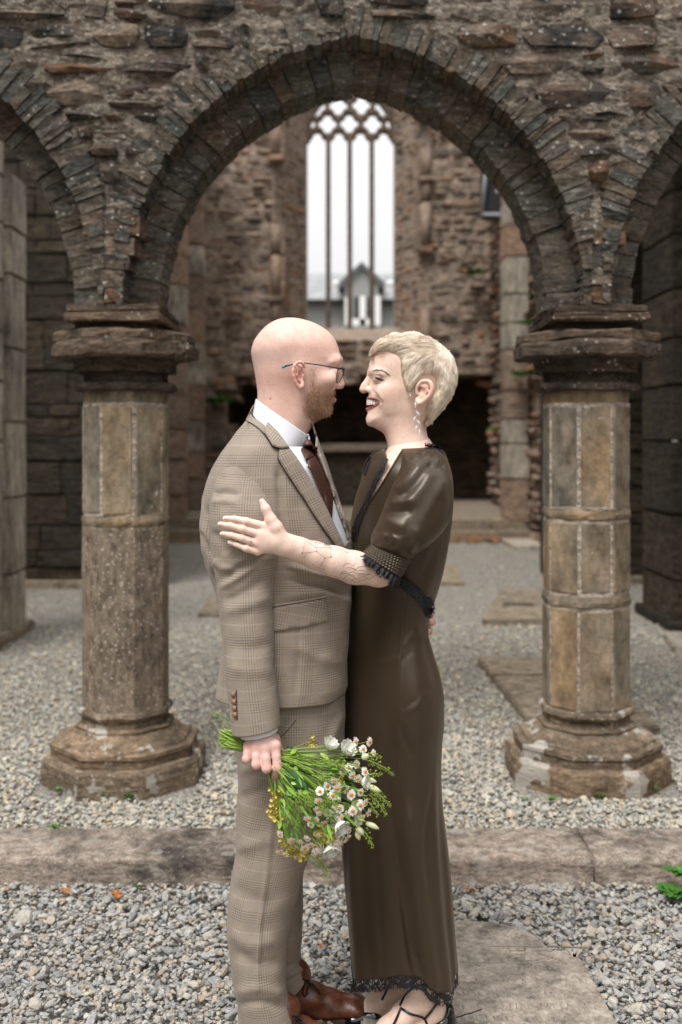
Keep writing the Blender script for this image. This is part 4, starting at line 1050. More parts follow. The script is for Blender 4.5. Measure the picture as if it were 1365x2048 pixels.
# ---- volumetric sculpting
class Vol:
    def __init__(s, lo, hi, h):
        s.h = h; s.lo = np.array(lo, float); n = np.ceil((np.array(hi) - s.lo) / h).astype(int) + 1
        s.ax = [(s.lo[i] + h * np.arange(n[i])).astype(np.float32) for i in range(3)]
        s.F = np.full(n, .08, np.float32)
    def win(s, lo, hi):
        sl = []
        for i in range(3):
            a = int(np.clip((lo[i] - s.lo[i]) / s.h, 0, len(s.ax[i]) - 1)); b = int(np.clip((hi[i] - s.lo[i]) / s.h + 2, a + 1, len(s.ax[i]))); sl.append(slice(a, b))
        g = (s.ax[0][sl[0]][:, None, None], s.ax[1][sl[1]][None, :, None], s.ax[2][sl[2]][None, None, :])
        return tuple(sl), g
    def op(s, f, sl, k, mode):
        F = s.F[sl]
        if mode == 'sub': a, b = -F, f
        else: a, b = F, f
        if mode == 'sub':
            h = np.clip(.5 + .5 * (-f - F) / k, 0, 1) if False else np.clip(.5 - .5 * (F + f) / k, 0, 1)
            r = F * (1 - h) + (-f) * h + k * h * (1 - h)
        else:
            h = np.clip(.5 + .5 * (f - F) / k, 0, 1); r = f * (1 - h) + F * h - k * h * (1 - h)
        s.F[sl] = r
    def cone(s, p0, p1, r0, r1, k=.006, mode='add', flat=None):
        p0, p1 = np.array(p0, float), np.array(p1, float); m = max(r0, r1) + 3 * k + .012
        sl, (X, Y, Z) = s.win(np.minimum(p0, p1) - m, np.maximum(p0, p1) + m)
        d = p1 - p0; L = max((d ** 2).sum(), 1e-12)
        t = np.clip(((X - p0[0]) * d[0] + (Y - p0[1]) * d[1] + (Z - p0[2]) * d[2]) / L, 0, 1)
        fy = 1.0 if flat is None else flat
        f = np.sqrt((X - p0[0] - t * d[0]) ** 2 + ((Y - p0[1] - t * d[1]) * fy) ** 2 + (Z - p0[2] - t * d[2]) ** 2) - (r0 + (r1 - r0) * t)
        s.op(f.astype(np.float32), sl, k, mode)
    def chain(s, pts, rads, k=.004, mode='add', flat=None):
        for a, b, r0, r1 in zip(pts[:-1], pts[1:], rads[:-1], rads[1:]): s.cone(a, b, r0, r1, k, mode, flat)
    def ell(s, c, r, k=.01, mode='add', rot=0.0):
        """ellipsoid; rot = roll in the picture plane (radians, anticlockwise)"""
        c = np.array(c, float); m = max(r) + 3 * k + .012; sl, (X, Y, Z) = s.win(c - m, c + m)
        ca, sa = math.cos(rot), math.sin(rot); x, y, z = X - c[0], Y - c[1], Z - c[2]; x, z = x * ca + z * sa, -x * sa + z * ca
        k0 = np.sqrt((x / r[0]) ** 2 + (y / r[1]) ** 2 + (z / r[2]) ** 2); k1 = np.sqrt((x / r[0] ** 2) ** 2 + (y / r[1] ** 2) ** 2 + (z / r[2] ** 2) ** 2)
        f = k0 * (k0 - 1) / np.maximum(k1, 1e-6); s.op(f.astype(np.float32), sl, k, mode)
    def relief(s, poly, Yh, ctl, k=.008, far=1.0, p=3.0):
        """body of revolution-like solid: sagittal outline in photo pixels, half-width field from control points (px,py,W,dw)"""
        X, Z = np.meshgrid(s.ax[0], s.ax[2], indexing='ij'); sc = Yh / F_PX
        px = CX + X / sc; py = CY - (Z - CAM_H) / sc
        pl = smooth_px(list(poly) + [poly[0]], len(poly) * 6).tolist()
        d, _ = seg_dist(px, py, pl); ins = inside(px, py, pl[:-1]); d = d * sc
        ctl = np.array(ctl, float); w = 0; acc = 0
        for q in ctl:
            wt = 1 / (np.hypot(px - q[0], py - q[1]) ** p + 60); w = w + wt; acc = acc + wt[..., None] * q[None, None, 2:4]
        acc = acc / w[..., None]
        for _ in range(40): acc = (np.roll(acc, 2, 0) + np.roll(acc, -2, 0) + np.roll(acc, 2, 1) + np.roll(acc, -2, 1) + acc) / 5
        Wm, dw = acc[..., 0], acc[..., 1]
        tt = np.clip(d / dw, 0, 1); Wd = Wm * np.sqrt(np.maximum(1 - (1 - tt) ** 2, 0)); Wd = np.where(ins, Wd, 0)
        for _ in range(2):
            Ws = (np.roll(Wd, 1, 0) + np.roll(Wd, -1, 0) + np.roll(Wd, 1, 1) + np.roll(Wd, -1, 1) + 2 * Wd) / 6; Wd = np.where(ins & (d > 2 * s.h), Ws, Wd)
        g0, g1 = np.gradient(Wd, s.h); gn = np.minimum(np.sqrt(1 + g0 ** 2 + g1 ** 2), 3.0)
        yy = np.abs(s.ax[1] - Yh)[None, :, None]
        f = (yy - Wd[:, None, :]) / gn[:, None, :]
        f = np.where(ins[:, None, :], f, np.sqrt(d[:, None, :] ** 2 + yy ** 2))
        f = np.where(ins[:, None, :], np.maximum(f, -d[:, None, :]), f).astype(np.float32)
        s.op(f, (slice(None),) * 3, k, 'add')
    def mesh(s, relax=1):
        F = s.F; F[0] = F[-1] = .02; F[:, 0] = F[:, -1] = .02; F[:, :, 0] = F[:, :, -1] = .02
        v, f = surf_nets(F, s.lo, s.h)
        for _ in range(relax):                             # light Laplacian relaxation
            acc = np.zeros_like(v); c = np.zeros(len(v))
            for a, b in ((0, 1), (1, 2), (2, 3), (3, 0)):
                np.add.at(acc, f[:, a], v[f[:, b]]); np.add.at(acc, f[:, b], v[f[:, a]]); np.add.at(c, f[:, a], 1); np.add.at(c, f[:, b], 1)
            v = .5 * v + .5 * acc / np.maximum(c, 1)[:, None]
        return v, f
def gauss(px, py, cx, cy, rx, ry=None, rot=0):
    ry = ry or rx; a = R(rot); x, y = px - cx, py - cy; x, y = x * math.cos(a) + y * math.sin(a), -x * math.sin(a) + y * math.cos(a)
    return np.exp(-((x / rx) ** 2 + (y / ry) ** 2))
def blend(c, w, new): return c * (1 - w[:, None]) + np.array(new)[None] * w[:, None]
def vnormals(v, f):
    n = np.zeros_like(v); fn = np.cross(v[f[:, 2]] - v[f[:, 0]], v[f[:, 3]] - v[f[:, 1]])
    for k in range(4): np.add.at(n, f[:, k], fn)
    return n / np.maximum(np.linalg.norm(n, axis=1, keepdims=True), 1e-9)
def strands(name, roots, dirs, length, rad, mat, parent, seg=4, curl=0.0, bend=None, seed=1):
    """tapered three-sided hairs; roots (n,3), dirs (n,3) unit, length (n,)"""
    n = len(roots); r = np.random.default_rng(seed); t = np.linspace(0, 1, seg + 1)
    bend = np.zeros((n, 3)) if bend is None else bend
    pts = roots[:, None] + dirs[:, None] * (t[None, :, None] * length[:, None, None]) + bend[:, None] * (t ** 2)[None, :, None] * length[:, None, None]
    if curl: pts += r.normal(0, curl, (n, 1, 3)) * (t ** 2)[None, :, None]
    return strand_mesh(name, pts, rad, mat, parent)
def strand_mesh(name, pts, rad, mat, parent, tip=.15):
    n, m = pts.shape[:2]; t = np.linspace(0, 1, m); rad = np.broadcast_to(np.asarray(rad, float), (n,))
    tg = np.gradient(pts, axis=1); tg /= np.maximum(np.linalg.norm(tg, axis=2, keepdims=True), 1e-9)
    a = np.cross(tg, np.array([.3, 1.0, .2])); a /= np.maximum(np.linalg.norm(a, axis=2, keepdims=True), 1e-9); b = np.cross(tg, a)
    rr = (rad[:, None] * (1 - (1 - tip) * t[None] ** 2))[..., None]
    ring = [pts + rr * (a * math.cos(q) + b * math.sin(q)) for q in (0, 2.094, 4.189)]
    v = np.stack(ring, 2).reshape(-1, 3)
    i, j, k = np.meshgrid(np.arange(n), np.arange(m - 1), np.arange(3), indexing='ij'); base = (i * m + j) * 3
    f = np.stack([base + k, base + (k + 1) % 3, base + 3 + (k + 1) % 3, base + 3 + k], -1).reshape(-1, 4)
    return kid(name, mesh(name, v, f, True), mat, parent)

# ---- materials of the figures
def skin_mat(name, sss=.12):
    b = MB(name); c = b.n('Attribute', attribute_name='tint'); pos = b.n('NewGeometry', out=None).outputs['Position']
    n1 = b.noise(pos, 60, 4, .6); n2 = b.noise(pos, 700, 2, .5)
    c = b.mix(.35, c, b.ramp(n1, [(.3, (.8, .72, .7)), (.5, (1, 1, 1)), (.75, (1.1, 1.12, 1.12))]), 'MULTIPLY')
    n3 = b.noise(pos, 210, 3, .65); c = b.mix(.3, c, b.ramp(n3, [(.3, (.86, .78, .76)), (.5, (1, 1, 1)), (.72, (1.08, 1.08, 1.08))]), 'MULTIPLY')
    return b.bsdf(c, .46, b.bump(b.math('ADD', n2, b.math('MULTIPLY', n3, 1.5)), .22, .0015), **{'Subsurface Weight': sss, 'Subsurface Radius': (.012, .004, .002), 'Subsurface Scale': .6, 'Specular IOR Level': .35})
M_SKIN = skin_mat('skin')
def check_mat(name, light=(.345, .288, .233), dark=(.155, .127, .104), P_=.074, fine=.0060):
    b = MB(name); uv = b.n('TexCoord', out=None).outputs['UV']; s = b.n('SeparateXYZ', {0: uv}, out=None)
    def yarn(x):
        ph = b.math('FRACT', b.math('DIVIDE', x, P_))
        band = b.ramp(ph, [(0, 1.0), (.36, 1.0), (.40, 0.0), (.96, 0.0), (1.0, 1.0)])
        st = b.math('FRACT', b.math('DIVIDE', x, fine)); sq = b.ramp(st, [(0, 0.0), (.50, 0.0), (.62, 1.0), (.90, 1.0), (1, 0.0)])
        thin = b.ramp(ph, [(.66, 0.0), (.675, 1.0), (.70, 1.0), (.715, 0.0)])
        return b.math('ADD', b.math('MULTIPLY', band, sq), b.math('MULTIPLY', b.math('SUBTRACT', 1.0, band), .26)), thin
    a, t1 = yarn(s.outputs['X']); c_, t2 = yarn(s.outputs['Y'])
    k = b.math('MULTIPLY_ADD', a, .46, b.math('MULTIPLY', c_, .54))
    wv = b.noise(uv, 900, 2, .5); wv2 = b.noise(uv, 25, 3, .5); wv3 = b.noise(uv, 330, 3, .6)
    col = b.mix(k, light, dark)
    col = b.mix(b.math('MULTIPLY', t1, .22), col, (.26, .25, .30)); col = b.mix(b.math('MULTIPLY', t2, .25), col, (.52, .45, .37))
    col = b.mix(.45, col, b.ramp(wv, [(.3, .5), (.5, 1.0), (.7, 1.45)]), 'MULTIPLY')
    col = b.mix(.35, col, b.ramp(wv3, [(.3, .6), (.5, 1.0), (.7, 1.35)]), 'MULTIPLY')
    col = b.mix(.25, col, b.ramp(wv2, [(.3, .75), (.7, 1.2)]), 'MULTIPLY')
    return b.bsdf(col, .9, b.bump(b.math('ADD', wv, wv3), .4, .0012), **{'Sheen Weight': .1, 'Specular IOR Level': .15})
M_TWEED = check_mat('check_suiting')
M_TWEED_D = simple_mat('dark_edge', (.02, .016, .013), .9)
M_SHIRT = simple_mat('white_cotton', (.74, .75, .80), .8, .06, 200, .05)
M_TIE = simple_mat('brown_silk_tie', (.055, .020, .011), .5, .2, 300, .05)
def satin_mat():
    b = MB('olive_satin'); pos = b.n('NewGeometry', out=None).outputs['Position']
    n1 = b.noise(pos, 7, 3, .5); n2 = b.noise(pos, 1100, 2, .5); n3 = b.noise(b.n('VectorMath', {0: pos, 1: (1, 1, .22)}, operation='MULTIPLY'), 34, 3, .5)
    c = b.mix(.4, (.031, .0195, .0112), b.ramp(n1, [(.3, (.024, .015, .0085)), (.7, (.040, .026, .015))]))
    lw = b.n('LayerWeight', {'Blend': .35}, out=1)
    h = b.math('ADD', b.math('MULTIPLY', n3, .35), b.math('MULTIPLY', n2, .03))
    return b.bsdf(c, .40, b.bump(h, .05, .006), **{'Specular IOR Level': .55, 'Specular Tint': (1.0, .9, .78, 1), 'Sheen Weight': .12, 'Sheen Roughness': .5, 'Sheen Tint': (.8, .6, .4, 1)})
M_SATIN = satin_mat()
def lace_mat():
    b = MB('black_lace'); uv = b.n('TexCoord', out=None).outputs['UV']
    v = b.n('TexVoronoi', {'Vector': uv, 'Scale': 95.0}, feature='DISTANCE_TO_EDGE'); v2 = b.n('TexVoronoi', {'Vector': uv, 'Scale': 300.0}, feature='DISTANCE_TO_EDGE')
    fl = b.ramp(b.noise(uv, 60, 2, .5), [(.5, 0.0), (.56, 1.0)])
    m = b.math('MAXIMUM', b.math('MAXIMUM', b.math('LESS_THAN', v, .13), b.math('LESS_THAN', v2, .045)), fl)
    p = b.n('BsdfPrincipled', {'Base Color': (.006, .006, .010, 1), 'Roughness': .7}); t = b.n('BsdfTransparent')
    sh = b.n('MixShader', {0: m, 1: t, 2: p}); b.t.links.new(sh, b.out.inputs['Surface']); return b.m
M_LACE = lace_mat()
M_BLACKT = simple_mat('black_thread', (.008, .008, .012), .75)
def hair_mat(name, c0, c1, c2):
    b = MB(name); r = b.n('NewGeometry', out=None).outputs['Random Per Island']
    c = b.ramp(r, [(0, c0), (.5, c1), (1, c2)])
    return b.bsdf(c, .42, **{'Specular IOR Level': .5, 'Sheen Weight': .2})
M_BLOND = hair_mat('blond_hair', (.86, .71, .53), (.95, .84, .69), (.98, .92, .82))
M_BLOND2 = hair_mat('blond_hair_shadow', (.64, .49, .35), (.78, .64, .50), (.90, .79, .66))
M_BEARD = hair_mat('red_beard', (.24, .10, .045), (.48, .245, .12), (.76, .56, .37))
M_BROW = hair_mat('brown_brow', (.20, .135, .10), (.28, .19, .15), (.36, .25, .20))

def cut_line(o, a, b, keep_left=True, test=None):
    """trim a cloth mesh along the picture line a->b (cut plane through the lens)"""
    bm = bmesh.new(); bm.from_mesh(o.data); pa, pb = P(*a, 2.4), P(*b, 2.4); n = (pa - CAMP).cross(pb - CAMP).normalized()
    fs_ = [f for f in bm.faces if test is None or test(f.calc_center_median())]
    geom = set(fs_); [geom.update(f.verts) or geom.update(f.edges) for f in fs_]
    bmesh.ops.bisect_plane(bm, geom=list(geom), plane_co=CAMP, plane_no=n, clear_outer=False, clear_inner=False)
    sgn = 1 if keep_left else -1
    dead = [f for f in bm.faces if (test is None or test(f.calc_center_median())) and (f.calc_center_median() - CAMP).dot(n) * sgn > 0]
    bmesh.ops.delete(bm, geom=dead, context='FACES'); bm.to_mesh(o.data); bm.free()
# ================================================================== MAN
man = thing('person', 'bald bearded man in a checked tweed suit and glasses holding flowers', 'person', (-.2, 2.5, 0))
YM = 2.50
def mz(x, y): return (480 + x / 5.6875, 620 + y / 5.6875)
# ---------------- head and neck
V_ = Vol((-.26, 2.36, 1.28), (.03, 2.64, 1.82), .002)
prof = [mz(*q) for q in [(190, 1130), (200, 1000), (198, 920), (188, 840), (172, 740), (155, 640), (138, 560), (128, 480), (140, 410), (165, 345), (205, 285), (250, 230), (300, 182), (360, 140), (420, 112), (480, 95), (540, 88), (600, 88), (660, 93), (730, 108), (800, 127), (870, 155), (940, 195), (1000, 235), (1050, 285), (1085, 335), (1108, 385), (1124, 430), (1138, 480), (1150, 520), (1156, 555), (1142, 610), (1120, 660), (1105, 720), (1098, 800), (1090, 880), (1080, 940), (1062, 990), (1052, 1040), (1050, 1100), (1046, 1150), (1025, 1190), (985, 1212), (940, 1222), (895, 1240), (858, 1270), (830, 1320), (800, 1370), (775, 1420), (770, 1500), (800, 1700), (300, 1700), (200, 1400)]]
ctl = [(*mz(500, 400), .078, .085), (*mz(300, 450), .070, .090), (*mz(800, 350), .070, .080), (*mz(620, 200), .070, .085), (*mz(1000, 450), .058, .062), (*mz(1080, 560), .052, .050), (*mz(700, 650), .073, .070), (*mz(400, 700), .068, .070),
       (*mz(950, 760), .061, .055), (*mz(1050, 800), .047, .042), (*mz(800, 900), .062, .055), (*mz(850, 1080), .055, .050), (*mz(1000, 1050), .040, .042), (*mz(1010, 1160), .030, .034), (*mz(900, 1180), .046, .045),
       (*mz(650, 1000), .059, .06), (*mz(450, 950), .060, .062), (*mz(450, 1200), .062, .060), (*mz(700, 1300), .060, .055), (*mz(300, 1500), .085, .07), (*mz(700, 1600), .085, .07)]
V_.relief(prof, YM, ctl)
def M3(x, y, dy): 
    a = mz(x, y); return P(a[0], a[1], YM + dy)
# nose
V_.chain([M3(1122, 640, 0), M3(1130, 740, 0), M3(1138, 838, 0)], [.006, .008, .0105], .008)
V_.ell(M3(1144, 852, 0), (.0095, .012, .010), .007)
for s in (-1, 1):
    V_.ell(M3(1112, 868, .013 * s), (.0095, .007, .008), .006)
    V_.ell(M3(1126, 893, .007 * s), (.005, .0035, .0035), .003, 'sub')
    V_.ell(M3(1078, 700, .031 * s), (.012, .015, .013), .010, 'sub')          # eye socket
    V_.ell(M3(1062, 705, .030 * s), (.013, .013, .012), .004)                  # eyeball and lids
    V_.chain([M3(1132, 570, .010 * s), M3(1100, 578, .028 * s), M3(1040, 595, .044 * s)], [.005, .005, .003], .018)   # brow
    V_.ell(M3(1010, 800, .045 * s), (.02, .014, .016), .02)                    # cheek
    # ear
    ye = .079 * s
    e = [(735, 650), (722, 612), (690, 592), (655, 600), (622, 632), (608, 690), (614, 750), (630, 810), (655, 855), (684, 882), (708, 868), (716, 835), (708, 800)]
    yo = [.0, .006, .011, .014, .016, .017, .016, .013, .010, .007, .005, .003, .0]
    V_.chain([M3(x, y, ye + s * q) for (x, y), q in zip(e, yo)], [.0035, .0036, .0038, .004, .0042, .0042, .0042, .0044, .0048, .0056, .005, .004, .003], .003)
    V_.cone(M3(660, 660, ye - .004 * s), M3(670, 800, ye - .004 * s), .010, .009, .006)
    V_.chain([M3(700, 660, ye + .004 * s), M3(660, 680, ye + .009 * s), M3(650, 740, ye + .009 * s), M3(672, 800, ye + .006 * s)], [.002, .003, .003, .003], .004)
    V_.ell(M3(692, 745, ye + .006 * s), (.0055, .008, .010), .004, 'sub')
    V_.ell(M3(716, 752, ye - .002 * s), (.004, .005, .006), .004)
# lips
V_.cone(M3(1062, 1020, -.016), M3(1066, 1022, 0), .005, .0065, .005); V_.cone(M3(1062, 1020, .016), M3(1066, 1022, 0), .005, .0065, .005)
V_.cone(M3(1060, 986, -.022), M3(1075, 986, 0), .0022, .0022, .002, 'sub')
v, f = V_.mesh(2)
px, py = TOPX(v); x = (px - 480) * 5.6875; y = (py - 620) * 5.6875
sk = np.tile(np.array([.74, .505, .425]), (len(v), 1))
red = .55 * gauss(x, y, 520, 820, 260, 140) + .45 * gauss(x, y, 330, 720, 180, 120) + .5 * gauss(x, y, 900, 500, 160, 90) + .4 * gauss(x, y, 1000, 790, 110, 80) + .5 * gauss(x, y, 600, 1100, 300, 160) + .35 * gauss(x, y, 600, 430, 200, 60)
sk = blend(sk, np.clip(red, 0, 1) * .85, (.63, .345, .285))
earm = np.clip(gauss(x, y, 655, 740, 75, 170) * 1.4, 0, 1) * ((YM - v[:, 1]) > .078)
sk = blend(sk, earm * .7, (.72, .36, .30))
stub = np.clip(gauss(x, y, 250, 480, 200, 130) * .8 + gauss(x, y, 330, 560, 260, 60) * .5, 0, 1) * .45
sk = blend(sk, stub, (.42, .30, .25))
beard_poly = [(800, 640), (860, 660), (880, 800), (960, 900), (1060, 905), (1110, 900), (1110, 980), (1080, 1000), (1090, 1160), (1040, 1220), (960, 1250), (880, 1290), (760, 1240), (690, 1130), (690, 980), (760, 880), (790, 760)]
bm_ = inside(x, y, beard_poly).astype(float); dd, _ = seg_dist(x, y, beard_poly + beard_poly[:1]); bw = np.clip(np.where(bm_ > 0, dd / 95, 0), 0, 1)
sk = blend(sk, bw * .42, (.46, .25, .16))
lip = np.clip(gauss(x, y, 1065, 1015, 28, 26) * 1.3, 0, 1); sk = blend(sk, lip * .8, (.45, .13, .12))
sk = blend(sk, np.clip(gauss(x, y, 345, 1010, 12, 9) * 1.2, 0, 1), (.35, .14, .10))
head_v, head_f, head_c = v, f, sk
# beard hairs
nrm = vnormals(v, f); rb = np.random.default_rng(5)
cand = np.where((bw > .02))[0]
pick = rb.choice(cand, 6500, p=(.12 + bw[cand]) / (.12 + bw[cand]).sum())
root = v[pick] + rb.normal(0, .0008, (len(pick), 3)); nn = nrm[pick]
dirn = nn * .42 + np.array([.25, 0, -.8]) + rb.normal(0, .24, (len(pick), 3)); dirn /= np.linalg.norm(dirn, axis=1, keepdims=True)
BEARD = (root, dirn, (.0025 + .0045 * bw[pick]) * rb.uniform(.6, 1.3, len(pick)))
# stubble moustache
# ---------------- near hand on the flower stems, far hand behind the woman's waist
def hz5(x, y): return (420 + x / 3.4125, 1400 + y / 3.4125)
def H3(x, y, Y): a = hz5(x, y); return P(a[0], a[1], Y)
V_ = Vol((-.25, 2.11, .62), (-.05, 2.40, .84), .0014)
YHa = 2.262
V_.cone(H3(340, 150, YHa + .016), H3(345, 235, YHa + .012), .030, .031, .01)
V_.chain([H3(345, 235, YHa + .012), H3(350, 300, YHa + .004)], [.030, .034], .012, flat=1.35)
fing = [  # knuckle, mid joint, tip: (x, y, Y)
    ((262, 318, YHa - .004), (250, 402, YHa - .018), (262, 388, YHa + .016), .0088),
    ((312, 330, YHa - .012), (318, 440, YHa - .028), (330, 420, YHa + .012), .0098),
    ((378, 330, YHa - .014), (388, 466, YHa - .030), (396, 452, YHa + .010), .0102),
    ((448, 312, YHa - .010), (462, 462, YHa - .024), (440, 556, YHa - .002), .0100)]
for kx_, mx_, tx_, r_ in fing:
    V_.chain([H3(345, 250, YHa + .008), H3(*kx_)], [.020, r_ * 1.25], .010)
    V_.chain([H3(*kx_), H3((kx_[0] + mx_[0]) / 2, (kx_[1] + mx_[1]) / 2, (kx_[2] + mx_[2]) / 2 - .002), H3(*mx_)], [r_ * 1.18, r_ * 1.0, r_ * 1.1], .0035)
    V_.chain([H3(*mx_), H3(*tx_)], [r_ * 1.05, r_ * .82], .0035)
    V_.ell(H3(kx_[0], kx_[1] - 4, kx_[2] - .004), (.007, .006, .008), .008)
V_.chain([H3(440, 270, YHa + .020), H3(470, 360, YHa + .035), H3(455, 450, YHa + .034)], [.014, .012, .0095], .006)   # thumb behind the stems
v, f = V_.mesh(1); px, py = TOPX(v); x = (px - 420) * 3.4125; y = (py - 1400) * 3.4125
c = np.tile(np.array([.72, .475, .42]), (len(v), 1))
for (kx_, mx_, tx_, r_) in fing:
    c = blend(c, .6 * gauss(x, y, kx_[0], kx_[1], 26), (.74, .40, .34)); c = blend(c, .75 * gauss(x, y, mx_[0], mx_[1] - 8, 26), (.72, .38, .32))
c = blend(c, .5 * gauss(x, y, 440, 545, 40), (.64, .28, .22))
hand1 = (v, f, c)
V_ = Vol((.15, 2.44, .98), (.27, 2.66, 1.14), .0015)
for i, (a, b, r_) in enumerate((((846, 1230), (864, 1226), .0100), ((846, 1244), (866, 1244), .0105), ((846, 1260), (861, 1262), .0095), ((846, 1276), (856, 1279), .0085))):
    V_.chain([P(a[0] - 25, a[1], 2.60), P(a[0] + 2, a[1], 2.60), P(b[0] - 2, b[1], 2.575), P(b[0] - 6, b[1], 2.545)], [r_ * 1.1, r_ * 1.1, r_, r_ * .85], .003)
V_.ell(P(815, 1250, 2.61), (.03, .014, .032), .01)
v, f = V_.mesh(1); hand2 = (v, f, np.tile(np.array([.70, .42, .35]), (len(v), 1)))
# hidden trunk and limbs, joined with head and hands in one body
trunk = [(*P(545, 860, 2.5), .045), (*P(545, 960, 2.49), .085), (*P(555, 1050, 2.49), .10), (*P(565, 1200, 2.48), .095), (*P(570, 1400, 2.47), .085)]
def limb(pts, n=10):
    w, ff = tube_pts([q[:3] for q in pts], [q[3] for q in pts], n); return w, np.array([q for q in ff if len(q) == 4])
limbs = [limb(trunk, 14), limb([(*P(510, 930, 2.36), .05), (*P(490, 1160, 2.34), .042), (*P(515, 1455, 2.275), .028)]), limb([(*P(585, 950, 2.68), .04), (*P(610, 1050, 2.705), .035), (*P(665, 1150, 2.71), .03), (*P(750, 1220, 2.68), .025), (*P(815, 1250, 2.62), .02)]),
         limb([(*P(565, 1400, 2.45), .07), (*P(540, 1700, 2.435), .05), (*P(528, 2060, 2.41), .035)]), limb([(*P(600, 1400, 2.56), .07), (*P(575, 1700, 2.59), .04), (*P(565, 1900, 2.58), .03), (*P(580, 1990, 2.57), .03)])]
def body(name, parts, parent):
    V, Fc, Cc, o = [], [], [], 0
    for q in parts:
        v, f = q[0], q[1]; c = q[2] if len(q) > 2 else np.tile(np.array([.66, .43, .36]), (len(v), 1))
        V.append(v); Fc.append(np.asarray(f) + o); Cc.append(c); o += len(v)
    return kid(name, mesh(name, np.concatenate(V), np.concatenate(Fc), True, None, np.concatenate(Cc)), M_SKIN, parent)
mb = body('body', [(head_v, head_f, head_c), hand1, hand2] + limbs, man)
strands('beard', BEARD[0], BEARD[1], BEARD[2], .00034, M_BEARD, man, seg=3, curl=.0012, seed=4)
# eyebrow
er = np.random.default_rng(8); n = 70; q = smooth_px([mz(1080, 590), mz(1110, 578), mz(1138, 582)], n) + er.normal(0, .7, (n, 2))
rt = np.array([tuple(P(a, b, YM - .047 + .035 * i / n)) for i, (a, b) in enumerate(q)])
strands('eyebrow', rt, np.tile([.85, -.2, -.1], (n, 1)), np.full(n, .006), .0003, M_BEARD, man, 3, .002)

# ---------------- shirt, tie
JR = [(512, 815, 604, 815, 2.50, .07, .07), (496, 838, 622, 838, 2.49, .10, .11), (472, 868, 634, 868, 2.485, .14, .16), (448, 900, 645, 900, 2.48, .165, .20), (423, 945, 660, 940, 2.475, .172, .215), (407, 1000, 679, 1000, 2.47, .172, .22),
      (402, 1045, 695, 1045, 2.47, .170, .22), (404, 1088, 706, 1088, 2.47, .165, .22), (414, 1130, 707, 1130, 2.465, .155, .22), (428, 1168, 704, 1168, 2.46, .148, .22), (440, 1222, 700, 1222, 2.455, .142, .22),
      (446, 1278, 695, 1278, 2.45, .138, .22), (442, 1330, 695, 1330, 2.45, .136, .22), (436, 1370, 695, 1370, 2.45, .135, .22), (433, 1398, 690, 1396, 2.45, .134, .22)]
JR = [(*r, 2.3) for r in JR]
co, uv = loft([(548, 893, 624, 893, 2.48, .075, .08, 2.2), (520, 915, 640, 912, 2.475, .115, .13, 2.2)] + [(r[0] + 10, r[1], r[2] - 5, r[3], r[4], r[5] - .020, r[6] - .020, r[7]) for r in JR[4:10]], 90, 90)
shirt_b = bvh_of(co)
shirt = garment('shirt', co, uv, M_SHIRT, man)
co_n, uv_n = loft([(513, 798, 617, 870, 2.500, .071, .07, 2.9), (511, 806, 615, 882, 2.500, .075, .074, 2.8), (509, 818, 609, 904, 2.500, .084, .082, 2.6), (507, 830, 603, 919, 2.50, .094, .09, 2.5)], 22, 96)
garment('collar', co_n, uv_n, M_SHIRT, shirt, thick=.0025)
cb = bvh_of(co_n)
patch('collar_leaf', [(611, 873), (617, 867), (621, 877), (618, 886), (612, 882)], cb, 2.45, .003, .003, M_SHIRT, shirt, step=3)
tie_k = patch('tie', [(612, 917), (633, 905), (641, 924), (655, 954), (664, 978), (667, 998), (665, 1036), (657, 1030), (651, 1013), (648, 991), (639, 970), (620, 938)], shirt_b, 2.40, .010, .006, M_TIE, man, step=5, bulge=lambda a, b, d: min(d, 7) * .0006)
patch('tie_knot', [(602, 899), (609, 884), (615, 877), (622, 881), (628, 892), (635, 906), (627, 914), (612, 921)], shirt_b, 2.40, .014, .010, M_TIE, tie_k, step=3, bulge=lambda a, b, d: min(d, 8) * .0009)
patch('tie_fold', [(622, 925), (634, 952), (646, 985), (652, 1010), (648, 1012), (640, 985), (628, 955), (618, 932)], shirt_b, 2.40, .014, .004, M_TIE, tie_k, step=4)
bt = simple_mat('pearl_button', (.6, .58, .55), .3)
def disc(name, c, r, th, mat, parent, dirv=(0, -1, 0), seg=14):
    bm = bmesh.new(); m = Matrix.Translation(c) @ Vector(dirv).to_track_quat('Z', 'Y').to_matrix().to_4x4()
    bmesh.ops.create_cone(bm, cap_ends=True, segments=seg, radius1=r, radius2=r * .8, depth=th, matrix=m); return bm_obj(name, bm, mat, parent, True)
for (a, b) in ((616, 932), (645, 998)): disc('shirt_button', hit(shirt_b, a, b, 2.4) + Vector((0, -.002, 0)), .005, .002, bt, shirt)

# ---------------- jacket
co, uv = loft(JR, 220, 200)
co = wrinkle(co, .0016, 22, 1)
JF = [([(556, 930), (560, 1000), (561, 1090)], 6, -.008), ([(575, 1130), (640, 1150), (700, 1160)], 7, .007), ([(575, 1160), (650, 1172), (698, 1190)], 6, -.006), ([(560, 1195), (640, 1185), (700, 1205)], 8, .005), ([(580, 1290), (640, 1320), (690, 1330)], 14, .004),
      ([(700, 1165), (690, 1230), (694, 1320)], 10, .004), ([(596, 1215), (600, 1310), (590, 1400)], 7, -.003), ([(410, 1010), (425, 1075), (428, 1120)], 7, -.007), ([(404, 1040), (418, 1100), (430, 1150)], 6, .006), ([(402, 1060), (425, 1110)], 5, -.005), ([(610, 1100), (660, 1120), (700, 1125)], 6, -.005)]
co = fold(co, [(p_, w_, a_ * 1.35) for p_, w_, a_ in JF])
